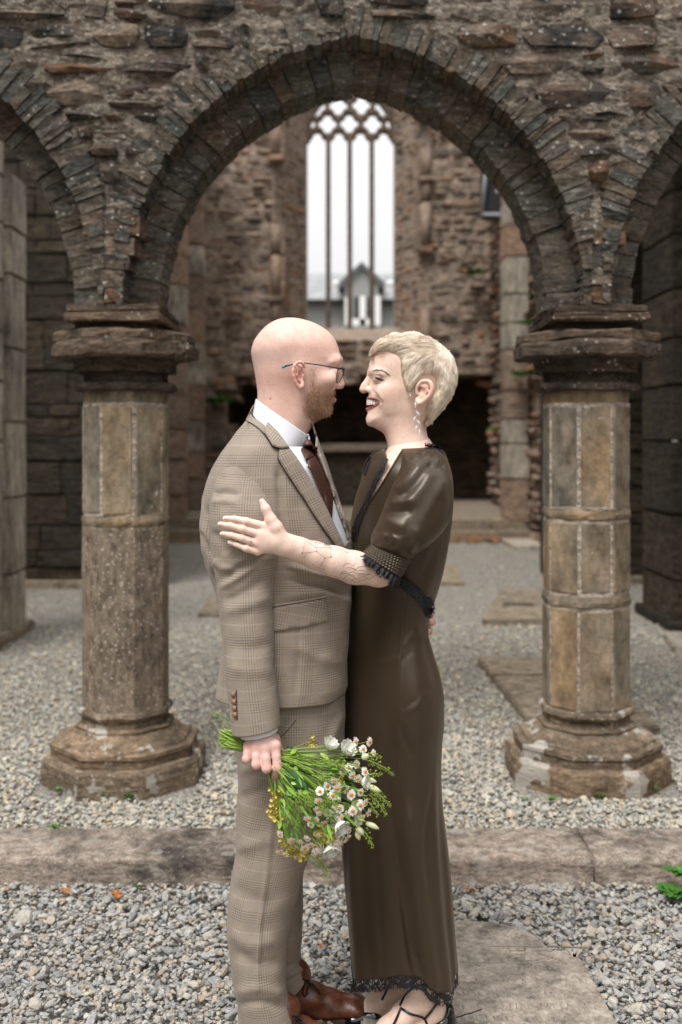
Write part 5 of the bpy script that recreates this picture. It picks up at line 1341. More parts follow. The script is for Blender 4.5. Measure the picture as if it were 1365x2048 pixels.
# rounded front corner of the hem
pxx, pyy = TOPX(co); hem = np.clip((pxx - 655) / 40, 0, 1) ** 2 * np.clip((pyy - 1370) / 45, 0, 1); co[..., 2] += hem * .018
co[..., 2] += np.clip((2.45 - co[..., 1]) / .06, 0, 1) * np.linspace(0, 1, co.shape[0])[:, None] ** 6 * .012
vpoly = [(500, 780), (500, 830), (528, 850), (548, 872), (572, 900), (588, 922), (612, 960), (638, 1004), (657, 1041), (686, 1094), (700, 1080), (690, 1050), (668, 985), (645, 920), (634, 890), (640, 800)]
def dele(c):
    a, b = TOPX(c); return (inside(a, b, vpoly) & (c[:, 1] < 2.475)) | ((b < 838) & (a > 520) & (c[:, 1] < 2.56))
jacket = garment('jacket', co, uv, M_TWEED, man, delete=dele, thick=.004)
jb = bvh_of(co)
patch('lapel', [(579, 894), (595, 915), (619, 953), (645, 997), (663, 1034), (693, 1097), (676, 1097), (645, 1053), (626, 1025), (608, 996), (588, 967), (568, 936), (557, 915), (559, 897), (566, 893)], jb, 2.35, .008, .005, M_TWEED, jacket, step=6, rot=R(-28), bulge=lambda a, b, d: min(d, 6) * .0004)
patch('collar_front', [(536, 843), (557, 864), (579, 894), (566, 897), (556, 895), (546, 891), (538, 878), (528, 862)], jb, 2.38, .013, .005, M_TWEED, jacket, step=5, rot=R(-50))
cj, uj = loft([(507, 809, 598, 912, 2.508, .086, .084, 2.1), (503, 815, 594, 915, 2.508, .093, .09, 2.1), (498, 826, 588, 918, 2.51, .102, .10, 2.1), (491, 842, 579, 921, 2.515, .116, .11, 2.1)], 24, 110)
jc = garment('jacket_collar', cj, uj[..., ::-1], M_TWEED, jacket)
cut_line(jc, (574, 880), (566, 910), True, lambda c: c.y < 2.515)
jc.modifiers.new('s', 'SOLIDIFY').thickness = .004
def seam(name, pts, bvh, Yd, r, mat, parent, n=40, lift=.001):
    q = [hit(bvh, a, b, Yd) for a, b in smooth_px(pts, n)]; q = [h + (CAMP - h).normalized() * lift for h in q]
    v, f = tube_pts(q, r, 5); return kid(name, mesh(name, v, f), mat, parent)
seam('lapel_edge', [(492, 841), (508, 849.5), (526, 864.5), (540, 884.5), (546, 893.5), (559, 898), (556, 916), (568, 938), (588, 969), (608, 998), (626, 1027), (645, 1055), (676, 1099)], jb, 2.35, .0011, M_TWEED_D, jacket, 80, .006)
seam('far_lapel_edge', [(640, 908), (655, 950), (675, 1000), (692, 1045), (702, 1075)], jb, 2.42, .0035, M_TWEED, jacket, 30, .003)
pf = patch('pocket_flap', [(546, 1216), (600, 1207), (652, 1197), (656, 1215), (658, 1238), (652, 1244), (600, 1256), (546, 1264)], jb, 2.33, .005, .004, M_TWEED, jacket, step=7, rot=R(10), uvo=(.0, .01))
seam('pocket_welt', [(546, 1212), (600, 1203), (654, 1193)], jb, 2.33, .0022, M_TWEED, jacket, 20, .003)
seam('front_edge', [(690, 1100), (700, 1130)], jb, 2.38, .002, M_TWEED_D, jacket, 10, .002)
# sleeves
SR = [(494, 900, 518, 900, 2.40, .03, .05, 2.0), (474, 910, 538, 911, 2.39, .046, .06, 2.1), (448, 932, 553, 936, 2.38, .064, .07, 2.2), (428, 976, 558, 980, 2.365, .078, .07, 2.3), (420, 1030, 561, 1032, 2.345, .086, .07, 2.3), (422, 1080, 560, 1080, 2.34, .084, .07, 2.3),
      (428, 1128, 557, 1124, 2.335, .078, .07, 2.3), (435, 1172, 551, 1168, 2.33, .074, .065, 2.3), (440, 1225, 548, 1222, 2.322, .072, .062, 2.3), (447, 1280, 548, 1278, 2.312, .070, .06, 2.3), (450, 1325, 549, 1325, 2.302, .067, .058, 2.3), (454, 1372, 553, 1368, 2.295, .063, .055, 2.3),
      (460, 1420, 558, 1412, 2.285, .059, .052, 2.3), (466, 1466, 561, 1448, 2.28, .056, .05, 2.3)]
co, uv = loft(SR, 240, 130); co = wrinkle(co, .0014, 24, 2)
SF = [([(440, 1165), (490, 1130), (540, 1112)], 9, -.011), ([(436, 1180), (480, 1150), (520, 1120), (550, 1112)], 9, .010), ([(445, 1205), (490, 1185), (545, 1150)], 10, -.006), ([(445, 1225), (500, 1210), (548, 1190)], 12, .006), ([(425, 1120), (445, 1135), (470, 1140)], 8, .006), ([(430, 960), (470, 950), (520, 960)], 12, -.004),
      ([(425, 990), (450, 985), (480, 990)], 7, -.007), ([(423, 1005), (450, 1002), (475, 1006)], 7, .006), ([(452, 1290), (500, 1300), (545, 1290)], 14, -.004), ([(455, 1330), (500, 1345), (550, 1340)], 12, .003), ([(500, 1120), (530, 1108)], 7, -.006), ([(425, 1060), (445, 1085), (455, 1110)], 8, -.006), ([(470, 1130), (500, 1108), (515, 1100)], 5, .006)]
co = fold(co, [(p_, w_, a_ * .85) for p_, w_, a_ in SF]); sleeve_b = bvh_of(co)
sl = garment('sleeve', co, uv + np.array([.02, .013]), M_TWEED, jacket, thick=.003)
M_BRN = simple_mat('brown_horn_button', (.30, .16, .075), .35, .3, 90)
for (a, b) in ((466.5, 1388), (468, 1403), (469, 1416), (470, 1429)):
    h = hit(sleeve_b, a, b, 2.29); bt_ = disc('cuff_button', h + Vector((0, -.003, 0)), .0068, .004, M_BRN, jacket, (-.55, -1, 0)); 
seam('cuff_slit', [(473, 1380), (475, 1440)], sleeve_b, 2.28, .0012, M_TWEED_D, jacket, 12, .001)
co, uv = loft([(470, 1452, 555, 1436, 2.28, .046, .046), (479, 1464, 556, 1448, 2.278, .045, .045), (482, 1474, 556, 1460, 2.276, .043, .043)], 12, 60)
garment('cuff', co, uv, M_SHIRT, shirt, thick=.002)
# far sleeve reaching behind the woman
co, uv = loft([(520, 920, 640, 930, 2.66, .07, .07), (530, 1000, 650, 1010, 2.69, .075, .075), (560, 1090, 660, 1060, 2.71, .07, .07), (640, 1190, 690, 1110, 2.71, .06, .06), (740, 1260, 760, 1180, 2.68, .05, .05), (812, 1275, 815, 1222, 2.63, .045, .03)], 90, 60)
garment('sleeve', co, uv, M_TWEED, jacket, thick=.003)

# ---------------- trousers
TR = [(470, 1370, 690, 1370, 2.46, .125, .2, 2.2), (464, 1410, 691, 1410, 2.46, .125, .2, 2.2), (465, 1465, 690, 1465, 2.46, .125, .2, 2.2), (474, 1512, 684, 1512, 2.455, .12, .17, 2.2), (477, 1555, 676, 1555, 2.45, .112, .13, 2.2), (475, 1605, 662, 1605, 2.445, .105, .11, 2.2), (473, 1645, 646, 1645, 2.44, .10, .10, 2.2), (475, 1685, 630, 1685, 2.435, .095, .095, 2.2),
      (466, 1738, 609, 1735, 2.43, .09, .09, 2.2), (458, 1790, 595, 1790, 2.425, .086, .085, 2.2), (455, 1843, 582, 1843, 2.42, .082, .08, 2.2), (461, 1913, 573, 1913, 2.415, .08, .078, 2.2), (470, 1974, 573, 1974, 2.41, .078, .076, 2.2), (475, 2007, 583, 2007, 2.41, .078, .074, 2.2), (478, 2040, 592, 2040, 2.41, .078, .072, 2.2), (482, 2080, 594, 2078, 2.41, .078, .07, 2.2)]
co, uv = loft(TR, 260, 140); co = wrinkle(co, .002, 16, 5)
TF = [([(560, 1500), (545, 1640), (535, 1740), (520, 1850), (515, 1990)], 4, .007), ([(478, 1545), (520, 1530), (560, 1540)], 10, .006), ([(476, 1600), (510, 1585), (545, 1575)], 9, -.005), ([(470, 1700), (500, 1690), (560, 1670)], 12, .005), ([(465, 1770), (500, 1800), (560, 1810)], 16, -.005), ([(460, 1860), (500, 1890), (560, 1880)], 14, .006), ([(465, 1900), (510, 1930), (570, 1925)], 12, -.006),
      ([(470, 1985), (520, 1975), (575, 1990)], 10, .006), ([(474, 2010), (525, 2005), (580, 2015)], 8, -.006), ([(580, 1410), (570, 1450), (556, 1478)], 4, -.005), ([(690, 1420), (670, 1460), (655, 1500)], 8, .006)]
co = fold(co, [(p_, w_ * 1.1, a_ * .9) for p_, w_, a_ in TF]); trouser_b = bvh_of(co)
tr = garment('trousers', co, uv + np.array([.03, .02]), M_TWEED, man, thick=.003)
seam('pocket_edge', [(592, 1440), (578, 1458), (560, 1476)], trouser_b, 2.36, .0006, M_TWEED_D, tr, 16, .001)
co, uv = loft([(560, 1500, 690, 1500, 2.585, .09, .10), (550, 1620, 660, 1620, 2.59, .085, .09), (540, 1724, 610, 1724, 2.59, .075, .085), (532, 1810, 606, 1810, 2.588, .072, .08), (528, 1880, 604, 1870, 2.582, .07, .078), (526, 1935, 603, 1918, 2.578, .07, .075), (535, 1970, 612, 1940, 2.575, .07, .072), (552, 1992, 614, 1948, 2.572, .066, .07)], 160, 90)
co = wrinkle(co, .002, 16, 9); co = fold(co, [([(560, 1940), (585, 1930), (608, 1920)], 6, -.006), ([(560, 1955), (590, 1945), (612, 1935)], 6, .006)])
garment('trouser_leg', co, uv, M_TWEED, tr, thick=.003)

# ---------------- boots
b = MB('brown_leather'); pos = b.n('NewGeometry', out=None).outputs['Position']
n1 = b.noise(pos, 28, 5, .6); n2 = b.noise(pos, 150, 4, .6)
c = b.ramp(n1, [(.3, (.035, .012, .007)), (.5, (.12, .038, .018)), (.72, (.20, .072, .034))])
M_LEATH = b.bsdf(c, .32, b.bump(b.math('ADD', n1, b.math('MULTIPLY', n2, .3)), .35, .006), **{'Specular IOR Level': .5})
M_SOLE = simple_mat('brown_sole', (.085, .045, .032), .7)
M_LACE2 = simple_mat('boot_lace', (.01, .009, .01), .7)
def boot(Y, dx, dy):
    """ankle boot; outline traced for the far foot, shifted for the near one"""
    k = 2.57 / Y
    def q(px, py): return ((px + dx), (py + dy))
    V_ = Vol(tuple(np.array(P(*q(540, 2060), Y)) - .07), tuple(np.array(P(*q(760, 1900), Y)) + .07), .002)
    def B(px, py, o=0): return P(*q(px, py), Y + o)
    V_.cone(B(590, 1950), B(588, 1990), .042, .043, .01, flat=1.05)
    V_.chain([B(588, 1995), B(625, 1995), B(660, 2004), B(700, 2012)], [.042, .036, .030, .0265], .012, flat=.92)
    V_.ell(B(712, 2013), (.034, .042, .026), .012); V_.ell(B(655, 2014), (.08, .040, .022), .012); V_.ell(B(585, 2012), (.035, .036, .028), .01)
    zs_ = P(0, 2033 + dy, Y).z
    sl, (X, Yg, Z) = V_.win((-9, 0, -9), (9, 9, 9)); V_.op(np.broadcast_to((zs_ + .006 - Z), V_.F.shape).astype(np.float32) * 1.0, sl, .003, 'max') if False else None
    V_.F = np.maximum(V_.F, (zs_ + .004 - Z).astype(np.float32))
    v, f = V_.mesh(2); bo = kid('boot', mesh('boot', v, f), M_LEATH, man)
    # sole
    pts = []
    for t in np.linspace(0, 1, 40, endpoint=False):
        a = 2 * math.pi * t; cxp = math.cos(a); wid = .043 if cxp > -.1 else .038
        X = B(655, 2033).x + .125 * np.sign(cxp) * abs(cxp) ** .8 * (1 if cxp < 0 else 1.02) - .006; pts.append((X, Y + wid * math.sin(a) * (.82 if abs(cxp) < .35 else 1)))
    zb, zt = zs_ - .012, zs_ + .008
    V2 = [(x, y, z + .016 * max(0, (x - pts[0][0] + .05) / .05) ** 2 * .5) for z in (zb, (zb + zt) / 2, zt) for x, y in pts]
    n = 40; F2 = [(r * n + i, r * n + (i + 1) % n, (r + 1) * n + (i + 1) % n, (r + 1) * n + i) for r in range(2) for i in range(n)] + [tuple(range(n))[::-1], tuple(range(2 * n, 3 * n))]
    kid('sole', mesh('sole', V2, F2, False), M_SOLE, bo)
    bvb = BVHTree.FromPolygons(v.tolist(), f.tolist()); parts = []
    for a, c_ in (((606, 1958), (622, 1972)), ((614, 1966), (634, 1978)), ((622, 1972), (640, 1988))):
        h = [hit(bvb, *q(*p_), Y) + Vector((0, -.003, .002)) for p_ in smooth_px([a, ((a[0] + c_[0]) / 2 + 3, (a[1] + c_[1]) / 2 - 3), c_], 8)]; parts.append(tube_pts(h, .002, 5))
    for a in (((612, 1960), (606, 1985), (611, 1992)), ((620, 1966), (612, 1990), (617, 1984))):
        h = [hit(bvb, *q(*p_), Y) + Vector((0, -.004, 0)) for p_ in smooth_px(a, 10)]; parts.append(tube_pts(h, .0018, 5))
    v2, f2 = join(parts); kid('laces', mesh('laces', v2, f2), M_LACE2, bo)
    seam('welt_seam', [q(640, 2000), q(650, 1985), q(642, 1972)], bvb, Y, .0012, M_SOLE, bo, 12)
boot(2.57, 0, 0)
boot(2.41, -22, 72)

# ---------------- glasses
M_FRAME = simple_mat('dark_metal_frame', (.012, .03, .032), .3, .1)
M_BLUE = simple_mat('blue_tip', (.02, .22, .45), .35, .1)
gl = kid('glasses', None, None, man)
v, f = tube_pts([P(*mz(x_, y_), YM + dy) for x_, y_, dy in ((482, 652, -.083), (560, 628, -.084), (640, 607, -.085), (720, 602, -.086), (880, 620, -.085), (1020, 645, -.082), (1120, 662, -.078), (1182, 668, -.072))], [.0026, .0022, .0016, .0014, .0015, .0018, .0024, .0024], 8)
kid('temple', mesh('temple', v, f), M_FRAME, gl)
v, f = tube_pts([P(*mz(x_, y_), YM - .0835) for x_, y_ in ((482, 652), (516, 641))], [.0034, .0030], 8); kid('temple_tip', mesh('temple_tip', v, f), M_BLUE, gl)
for s in (1, -1):                                          # far side mirrored
    lens = [(1118, 676, -.070), (1184, 664, -.020), (1182, 690, -.012), (1168, 755, -.014), (1140, 812, -.035), (1108, 834, -.055), (1098, 800, -.068), (1104, 730, -.072)]
    q = [P(*mz(x_ + (0 if s > 0 else 6), y_), YM + dy * s) for x_, y_, dy in lens]
    v, f = tube_pts(q + q[:1], .0010, 6, False); kid('rim', mesh('rim', v, f), M_FRAME, gl)
    lm = mesh('lens', [tuple(p) for p in q], [tuple(range(len(q)))], False); mg_ = MB('lens_glass'); gg = mg_.n('MixShader', {0: .12, 1: mg_.n('BsdfTransparent', {'Color': (.93, .95, .93, 1)}), 2: mg_.n('BsdfGlossy', {'Roughness': .03})}); mg_.t.links.new(gg, mg_.out.inputs['Surface'])
    kid('lens', lm, mg_.m, gl)
v, f = tube_pts([P(*mz(1184, 664), YM - .020), P(*mz(1176, 668), YM), P(*mz(1190, 664), YM + .020)], .0012, 6); kid('bridge', mesh('bridge', v, f), M_FRAME, gl)
v, f = tube_pts([P(*mz(1182, 668), YM + .072), P(*mz(900, 625), YM + .082), P(*mz(640, 610), YM + .085)], .0016, 6); kid('temple', mesh('temple', v, f), M_FRAME, gl)
# ================================================================== WOMAN
wom = thing('person', 'laughing woman with short blond hair in a long olive satin dress', 'person', (.13, 2.46, 0))
YF = 2.475
def wz(x, y): return (710 + x / 5.935, 650 + y / 5.935)
def W3(x, y, dy): a = wz(x, y); return P(a[0], a[1], YF + dy)
V_ = Vol((.03, 2.35, 1.36), (.31, 2.60, 1.78), .0020)
prof = [wz(*q) for q in [(192, 400), (215, 345), (260, 255), (340, 195), (460, 150), (600, 130), (740, 140), (880, 190), (1000, 270), (1090, 380), (1140, 500), (1150, 620), (1120, 740), (1060, 850), (980, 950), (920, 1050), (872, 1140), (853, 1200), (852, 1250), (865, 1320), (885, 1380), (910, 1430), (960, 1500), (1000, 1680), (420, 1680), (392, 1500), (385, 1420), (370, 1360), (345, 1300), (310, 1265), (260, 1236), (210, 1212), (172, 1204), (145, 1182), (132, 1140), (134, 1100), (150, 1055), (160, 1010), (166, 950), (164, 900), (160, 850), (165, 800), (172, 740), (180, 680), (180, 630), (170, 590), (162, 550), (163, 505), (174, 452)]]
ctl = [(*wz(650, 400), .074, .085), (*wz(900, 450), .072, .090), (*wz(1000, 600), .066, .085), (*wz(450, 300), .066, .080), (*wz(300, 450), .056, .058), (*wz(220, 480), .050, .050), (*wz(480, 560), .066, .060), (*wz(290, 640), .049, .050), (*wz(210, 700), .040, .045), (*wz(420, 800), .060, .058), (*wz(300, 830), .046, .048), (*wz(220, 900), .036, .042), (*wz(310, 940), .042, .045), (*wz(220, 1080), .034, .042), (*wz(200, 1150), .030, .036), (*wz(400, 1000), .055, .055), (*wz(600, 1000), .058, .058), (*wz(420, 1130), .044, .045), (*wz(650, 750), .070, .065), (*wz(800, 800), .068, .07), (*wz(800, 1050), .052, .055), (*wz(620, 1200), .046, .050), (*wz(620, 1350), .047, .050), (*wz(620, 1500), .055, .052), (*wz(850, 1600), .07, .06), (*wz(500, 1640), .07, .06)]
V_.relief(prof, YF, ctl)
V_.chain([W3(190, 590, 0), W3(160, 660, 0), W3(122, 725, 0), W3(100, 765, 0)], [.0062, .0068, .0085, .0086], .009)
V_.ell(W3(106, 770, 0), (.0084, .0092, .0074), .006)
for s in (-1, 1):
    V_.ell(W3(178, 772, .0125 * s), (.0100, .0065, .0078), .006)
    V_.ell(W3(150, 803, .0070 * s), (.0060, .0034, .0030), .002, 'sub')
    V_.ell(W3(258, 640, .044 * s), (.012, .009, .008), .010, 'sub')
    V_.ell(W3(280, 642, .031 * s), (.0135, .0135, .0105), .004)
    V_.chain([W3(188, 566, .010 * s), W3(255, 556, .034 * s), W3(350, 580, .049 * s)], [.004, .005, .004], .016)
    V_.ell(W3(390, 800, .046 * s), (.024, .014, .020), .022)
    V_.ell(W3(420, 930, .042 * s), (.02, .010, .02), .02)
    ye = .0715 * s
    e = [(728, 800), (735, 745), (765, 695), (810, 664), (865, 664), (905, 697), (917, 748), (904, 806), (874, 850), (832, 890), (792, 922), (760, 930), (740, 905), (735, 870)]
    yo = [.001, .003, .006, .009, .013, .016, .017, .016, .014, .011, .008, .005, .003, .001]
    eq = smooth_px([(x, y, q * 1e3, r_ * 1e3) for (x, y), q, r_ in zip(e, yo, [.002, .003, .0034, .0036, .0037, .0038, .0038, .0038, .0038, .0040, .0046, .0044, .0036, .003])], 40)
    V_.chain([W3(q[0], q[1], ye + s * q[2] / 1e3) for q in eq], [q[3] / 1e3 for q in eq], .0035)
    V_.cone(W3(850, 730, ye + .001 * s), W3(790, 870, ye - .002 * s), .012, .008, .006)
    V_.chain([W3(780, 720, ye + .006 * s), W3(840, 735, ye + .010 * s), W3(862, 780, ye + .011 * s), W3(820, 850, ye + .007 * s)], [.002, .0028, .003, .0028], .004)
    V_.ell(W3(790, 790, ye + .010 * s), (.0075, .007, .0085), .004, 'sub')
    V_.ell(W3(738, 810, ye + .000 * s), (.004, .005, .006), .004)
    # lips
    V_.chain([W3(160, 879, 0), W3(194, 875, .012 * s), W3(248, 891, .0225 * s), W3(300, 913, .0300 * s)], [.0046, .0044, .0036, .0022], .0035)
    V_.chain([W3(160, 1002, 0), W3(196, 996, .012 * s), W3(250, 964, .0225 * s), W3(300, 918, .0300 * s)], [.0056, .0054, .0042, .0022], .0035)
mouth_poly = [(120, 892), (200, 890), (256, 902), (290, 917), (256, 943), (200, 964), (120, 972)]
X, Z = np.meshgrid(V_.ax[0], V_.ax[2], indexing='ij'); pxg = CX + X * F_PX / YF; pyg = CY - (Z - CAM_H) * F_PX / YF
zx, zy = (pxg - 710) * 5.935, (pyg - 650) * 5.935
q, _ = seg_dist(zx, zy, mouth_poly + mouth_poly[:1]); q = np.where(inside(zx, zy, mouth_poly), -q, q) / 5.935 * YF / F_PX
yd = np.abs(V_.ax[1] - YF)[None, :, None]
cav = np.maximum(q[:, None, :], yd - .034)
cx_in = (zx[:, None, :] - 150) / 5.935 * YF / F_PX                    # keep the cavity shallow: follow the lips
cav = np.maximum(cav, cx_in - (.006 + (yd / .031) ** 1.5 * .032 + .010)).astype(np.float32)
V_.F = np.maximum(V_.F, -cav)
V_.ell(W3(245, 940, 0), (.0140, .0185, .0120), .0008)
v, f = V_.mesh(2); nrm = vnormals(v, f)
px, py = TOPX(v); x = (px - 710) * 5.935; y = (py - 650) * 5.935
def dent(v, nrm, x, y, folds, near):
    d = np.zeros(len(v))
    for pts, w, amp in folds:
        q, t = seg_dist(x, y, pts); d += amp * np.exp(-(q / w) ** 2) * np.clip(np.minimum(t, 1 - t) * 5 + .2, 0, 1)
    return v + nrm * (d * near)[:, None]
near = np.clip(-nrm[:, 1] * 2, 0, 1)
v = dent(v, nrm, x, y, [([(215, 775), (255, 830), (300, 890), (330, 960)], 18, -.0015), ([(245, 770), (290, 830), (340, 900)], 24, .0012), ([(235, 690), (290, 700), (340, 672)], 8, -.0012), ([(350, 665), (400, 650)], 6, -.0008), ([(350, 680), (410, 690)], 6, -.0008), ([(230, 600), (290, 600), (350, 632)], 7, -.0012), ([(330, 960), (325, 1020)], 14, -.0012)], near)
sk = np.tile(np.array([.81, .595, .495]), (len(v), 1))
sk = blend(sk, np.clip(.6 * gauss(x, y, 430, 800, 140, 90) + .35 * gauss(x, y, 100, 780, 60, 50), 0, 1), (.76, .455, .36))
sk = blend(sk, np.clip(.45 * gauss(x, y, 560, 1050, 220, 110), 0, 1), (.78, .55, .43))
em = np.clip(gauss(x, y, 840, 780, 110, 150) * 1.3, 0, 1) * ((YF - v[:, 1]) > .072); sk = blend(sk, em * .55, (.80, .45, .35))
for pl, w in (([(140, 873), (195, 871), (250, 888), (300, 912)], 13), ([(140, 1000), (195, 993), (250, 962), (300, 918)], 15)):
    q, _ = seg_dist(x, y, pl); sk = blend(sk, np.clip(2.2 - q / w * 1.7, 0, 1) * np.clip((300 - x) / 20, 0, 1) * (v[:, 1] < YF + .035), (.36, .10, .085))
mi = inside(x, y, [(100, 893), (200, 891), (262, 905), (306, 921), (262, 953), (200, 980), (100, 988)]); sk = np.where((mi & (x > 100))[:, None] & (np.abs(v[:, 1] - YF) < .034)[:, None], np.array([[.16, .045, .04]]), sk)
sk = blend(sk, np.clip(.45 * gauss(x, y, 285, 628, 60, 20, 18), 0, 1), (.36, .22, .18))
sk = blend(sk, np.clip(1.6 * gauss(x, y, 290, 642, 38, 12, 22) - .2, 0, 1), (.015, .010, .010))
sk = blend(sk, np.clip(.5 * gauss(x, y, 290, 690, 55, 12, -8), 0, 1), (.52, .32, .24))
whead = (v, f, sk)
# teeth
M_TEETH = simple_mat('teeth', (.88, .83, .74), .25, .05)
parts = []
def arcp(t): return np.array([142 + 148 * abs(t) ** 1.8, t * .0280])
for i in range(-6, 6):
    t0, t1 = i / 6 + .008, (i + 1) / 6 - .008; tm = abs(t0 + t1) / 2; zt, zb = 882 + 12 * tm, 952 - 16 * tm + (3 if i % 2 else 0); q = []
    for t, e in ((t0, .2), (t0 * .7 + t1 * .3, 1), (t0 * .3 + t1 * .7, 1), (t1, .2)):
        p = arcp(t); 
        for z, o in ((zt, 0), (zt * .5 + zb * .5, 1), (zb - 8, 1), (zb - (0 if e == 1 else 4), .3)): q.append(tuple(W3(p[0] - (3.2 * e * o), z, p[1] * (1 + .04 * e * o))))
    fcs = [[a * 4 + b_, a * 4 + b_ + 1, (a + 1) * 4 + b_ + 1, (a + 1) * 4 + b_] for a in range(3) for b_ in range(3)]
    bk = [tuple(np.array(c) + np.array([.004, 0, 0])) for c in q]; n = len(q)
    parts.append((q + bk, fcs + [[3, 7, 11, 15, 15 + n, 11 + n, 7 + n, 3 + n]]))
tv, tf = join(parts); kid('teeth', mesh('teeth', tv, tf), M_TEETH, wom)

# ---------------- forearm and hand on the man's sleeve
def az(x, y): return (420 + x / 3.592, 980 + y / 3.592)
def A3(x, y, Y): a = az(x, y); return P(a[0], a[1], Y)
V_ = Vol((-.30, 2.16, 1.08), (.16, 2.40, 1.36), .0018)
YA = 2.232
V_.chain([P(835, 1010, 2.34), P(800, 1090, 2.325), P(764, 1142, 2.305)], [.044, .042, .034], .015)
V_.ell(P(757, 1147, 2.302), (.030, .030, .024), .012)
V_.chain([A3(1200, 590, 2.302), A3(1040, 558, 2.287), A3(900, 515, 2.275), A3(760, 470, 2.262), A3(640, 425, 2.25), A3(560, 398, 2.242), A3(505, 385, 2.238)], [.033, .0365, .0335, .0295, .0255, .0238, .0235], .012, flat=1.12)
palm = A3(430, 350, YA)
V_.chain([A3(520, 392, YA + .004), A3(455, 365, YA + .002), A3(390, 345, YA)], [.0225, .0255, .024], .010, flat=1.6)
FG = [  # MCP, PIP, DIP, tip
    [(398, 262), (262, 226), (180, 208), (112, 204), (.0098, .0086, .0074, .0062), (0, -.006, -.004, .002)],
    [(372, 322), (238, 280), (150, 256), (75, 246), (.0100, .0088, .0076, .0062), (-.002, -.007, -.003, .004)],
    [(352, 385), (232, 346), (155, 324), (92, 316), (.0096, .0084, .0072, .0060), (-.001, -.006, -.003, .003)],
    [(345, 442), (262, 420), (205, 398), (148, 379), (.0086, .0074, .0063, .0053), (.002, -.004, -.002, .004)]]
for m_, p_, d_, t_, r_, yo in FG:
    V_.chain([A3(470, 370, YA + .004), A3(*m_, YA + yo[0])], [.016, r_[0] * 1.05], .010)
    V_.chain([A3(*q, YA + o) for q, o in zip((m_, p_, d_, t_), yo)], r_, .0022)
    V_.ell(A3(*p_, YA + yo[1] - .002), (.007, .006, .0062), .006)
V_.chain([A3(520, 360, YA + .004), A3(470, 270, YA), A3(440, 215, YA - .002), A3(402, 135, YA - .002), A3(376, 82, YA + .004)], [.018, .0165, .0125, .0098, .0066], .006)
v, f = V_.mesh(1); nr = vnormals(v, f); px, py = TOPX(v); x = (px - 420) * 3.592; y = (py - 980) * 3.592
c = np.tile(np.array([.81, .60, .505]), (len(v), 1))
for m_, p_, d_, t_, r_, yo in FG:
    c = blend(c, .35 * gauss(x, y, *p_, 22), (.82, .54, .45)); c = blend(c, .35 * gauss(x, y, *m_, 24), (.82, .57, .48)); c = blend(c, .5 * gauss(x, y, *t_, 24), (.84, .55, .46))
c = blend(c, .6 * gauss(x, y, 385, 100, 40), (.84, .53, .44)); c = blend(c, .5 * gauss(x, y, 1230, 660, 60), (.83, .53, .43)); c = blend(c, .25 * gauss(x, y, 440, 240, 60), (.82, .54, .45))
for a, b in ((498, 290), (895, 525), (1048, 488), (680, 480)): c = blend(c, .8 * gauss(x, y, a, b, 5), (.40, .20, .14))
warm = (v, f, c); arm_b = BVHTree.FromPolygons(v.tolist(), f.tolist())

# ---------------- chest under the neckline, hidden trunk, legs and feet
DR = [(766, 897, 876, 893, 2.475, .075, .075), (752, 905, 887, 903, 2.47, .105, .105), (736, 925, 896, 925, 2.465, .138, .15), (724, 955, 904, 955, 2.46, .150, .17), (710, 1000, 906, 1000, 2.455, .148, .18), (702, 1045, 903, 1045, 2.45, .14, .18), (700, 1095, 896, 1095, 2.445, .13, .17), (700, 1150, 885, 1150, 2.44, .12, .16), (699, 1195, 872, 1195, 2.435, .112, .155), (698, 1228, 861, 1228, 2.43, .108, .155),
      (696, 1262, 857, 1262, 2.43, .112, .16), (694, 1305, 867, 1305, 2.43, .122, .17), (684, 1352, 881, 1352, 2.43, .134, .19), (684, 1400, 888, 1400, 2.43, .14, .2), (684, 1440, 888, 1440, 2.43, .142, .2), (684, 1482, 884, 1482, 2.428, .138, .2), (688, 1530, 882, 1530, 2.425, .132, .2), (685, 1585, 884, 1585, 2.42, .125, .19), (682, 1645, 890, 1645, 2.415, .118, .19), (682, 1705, 897, 1705, 2.41, .112, .19), (685, 1765, 903, 1765, 2.405, .106, .19), (691, 1830, 908, 1830, 2.40, .10, .19), (697, 1885, 913, 1885, 2.40, .096, .19), (701, 1925, 917, 1925, 2.40, .094, .19)]
DR = [(*r, 2.15) for r in DR]
co, uv = loft([(788, 872, 858, 876, 2.475, .040, .04, 2.1), (781, 886, 866, 888, 2.475, .054, .05, 2.1), (772, 902, 872, 900, 2.472, .078, .07, 2.1), (756, 917, 884, 915, 2.468, .106, .10, 2.1)] + [(r[0] + 6, r[1] + 2, r[2] - 4, r[3] + 2, r[4], r[5] - .007, r[6] - .007, r[7]) for r in DR[3:7]], 60, 80)
co = turn_away(co, np.interp(-co[..., 2], [-1.47, -1.39, -1.11, -.2], [0, .02, .13, .15]), .015, .185)
chest = (co.reshape(-1, 3), grid_faces(60, 80), np.tile(np.array([.81, .595, .495]), (60 * 80, 1)))
def limb2(pts): return limb(pts, 10)
FY = 2.40; FY2 = 2.56
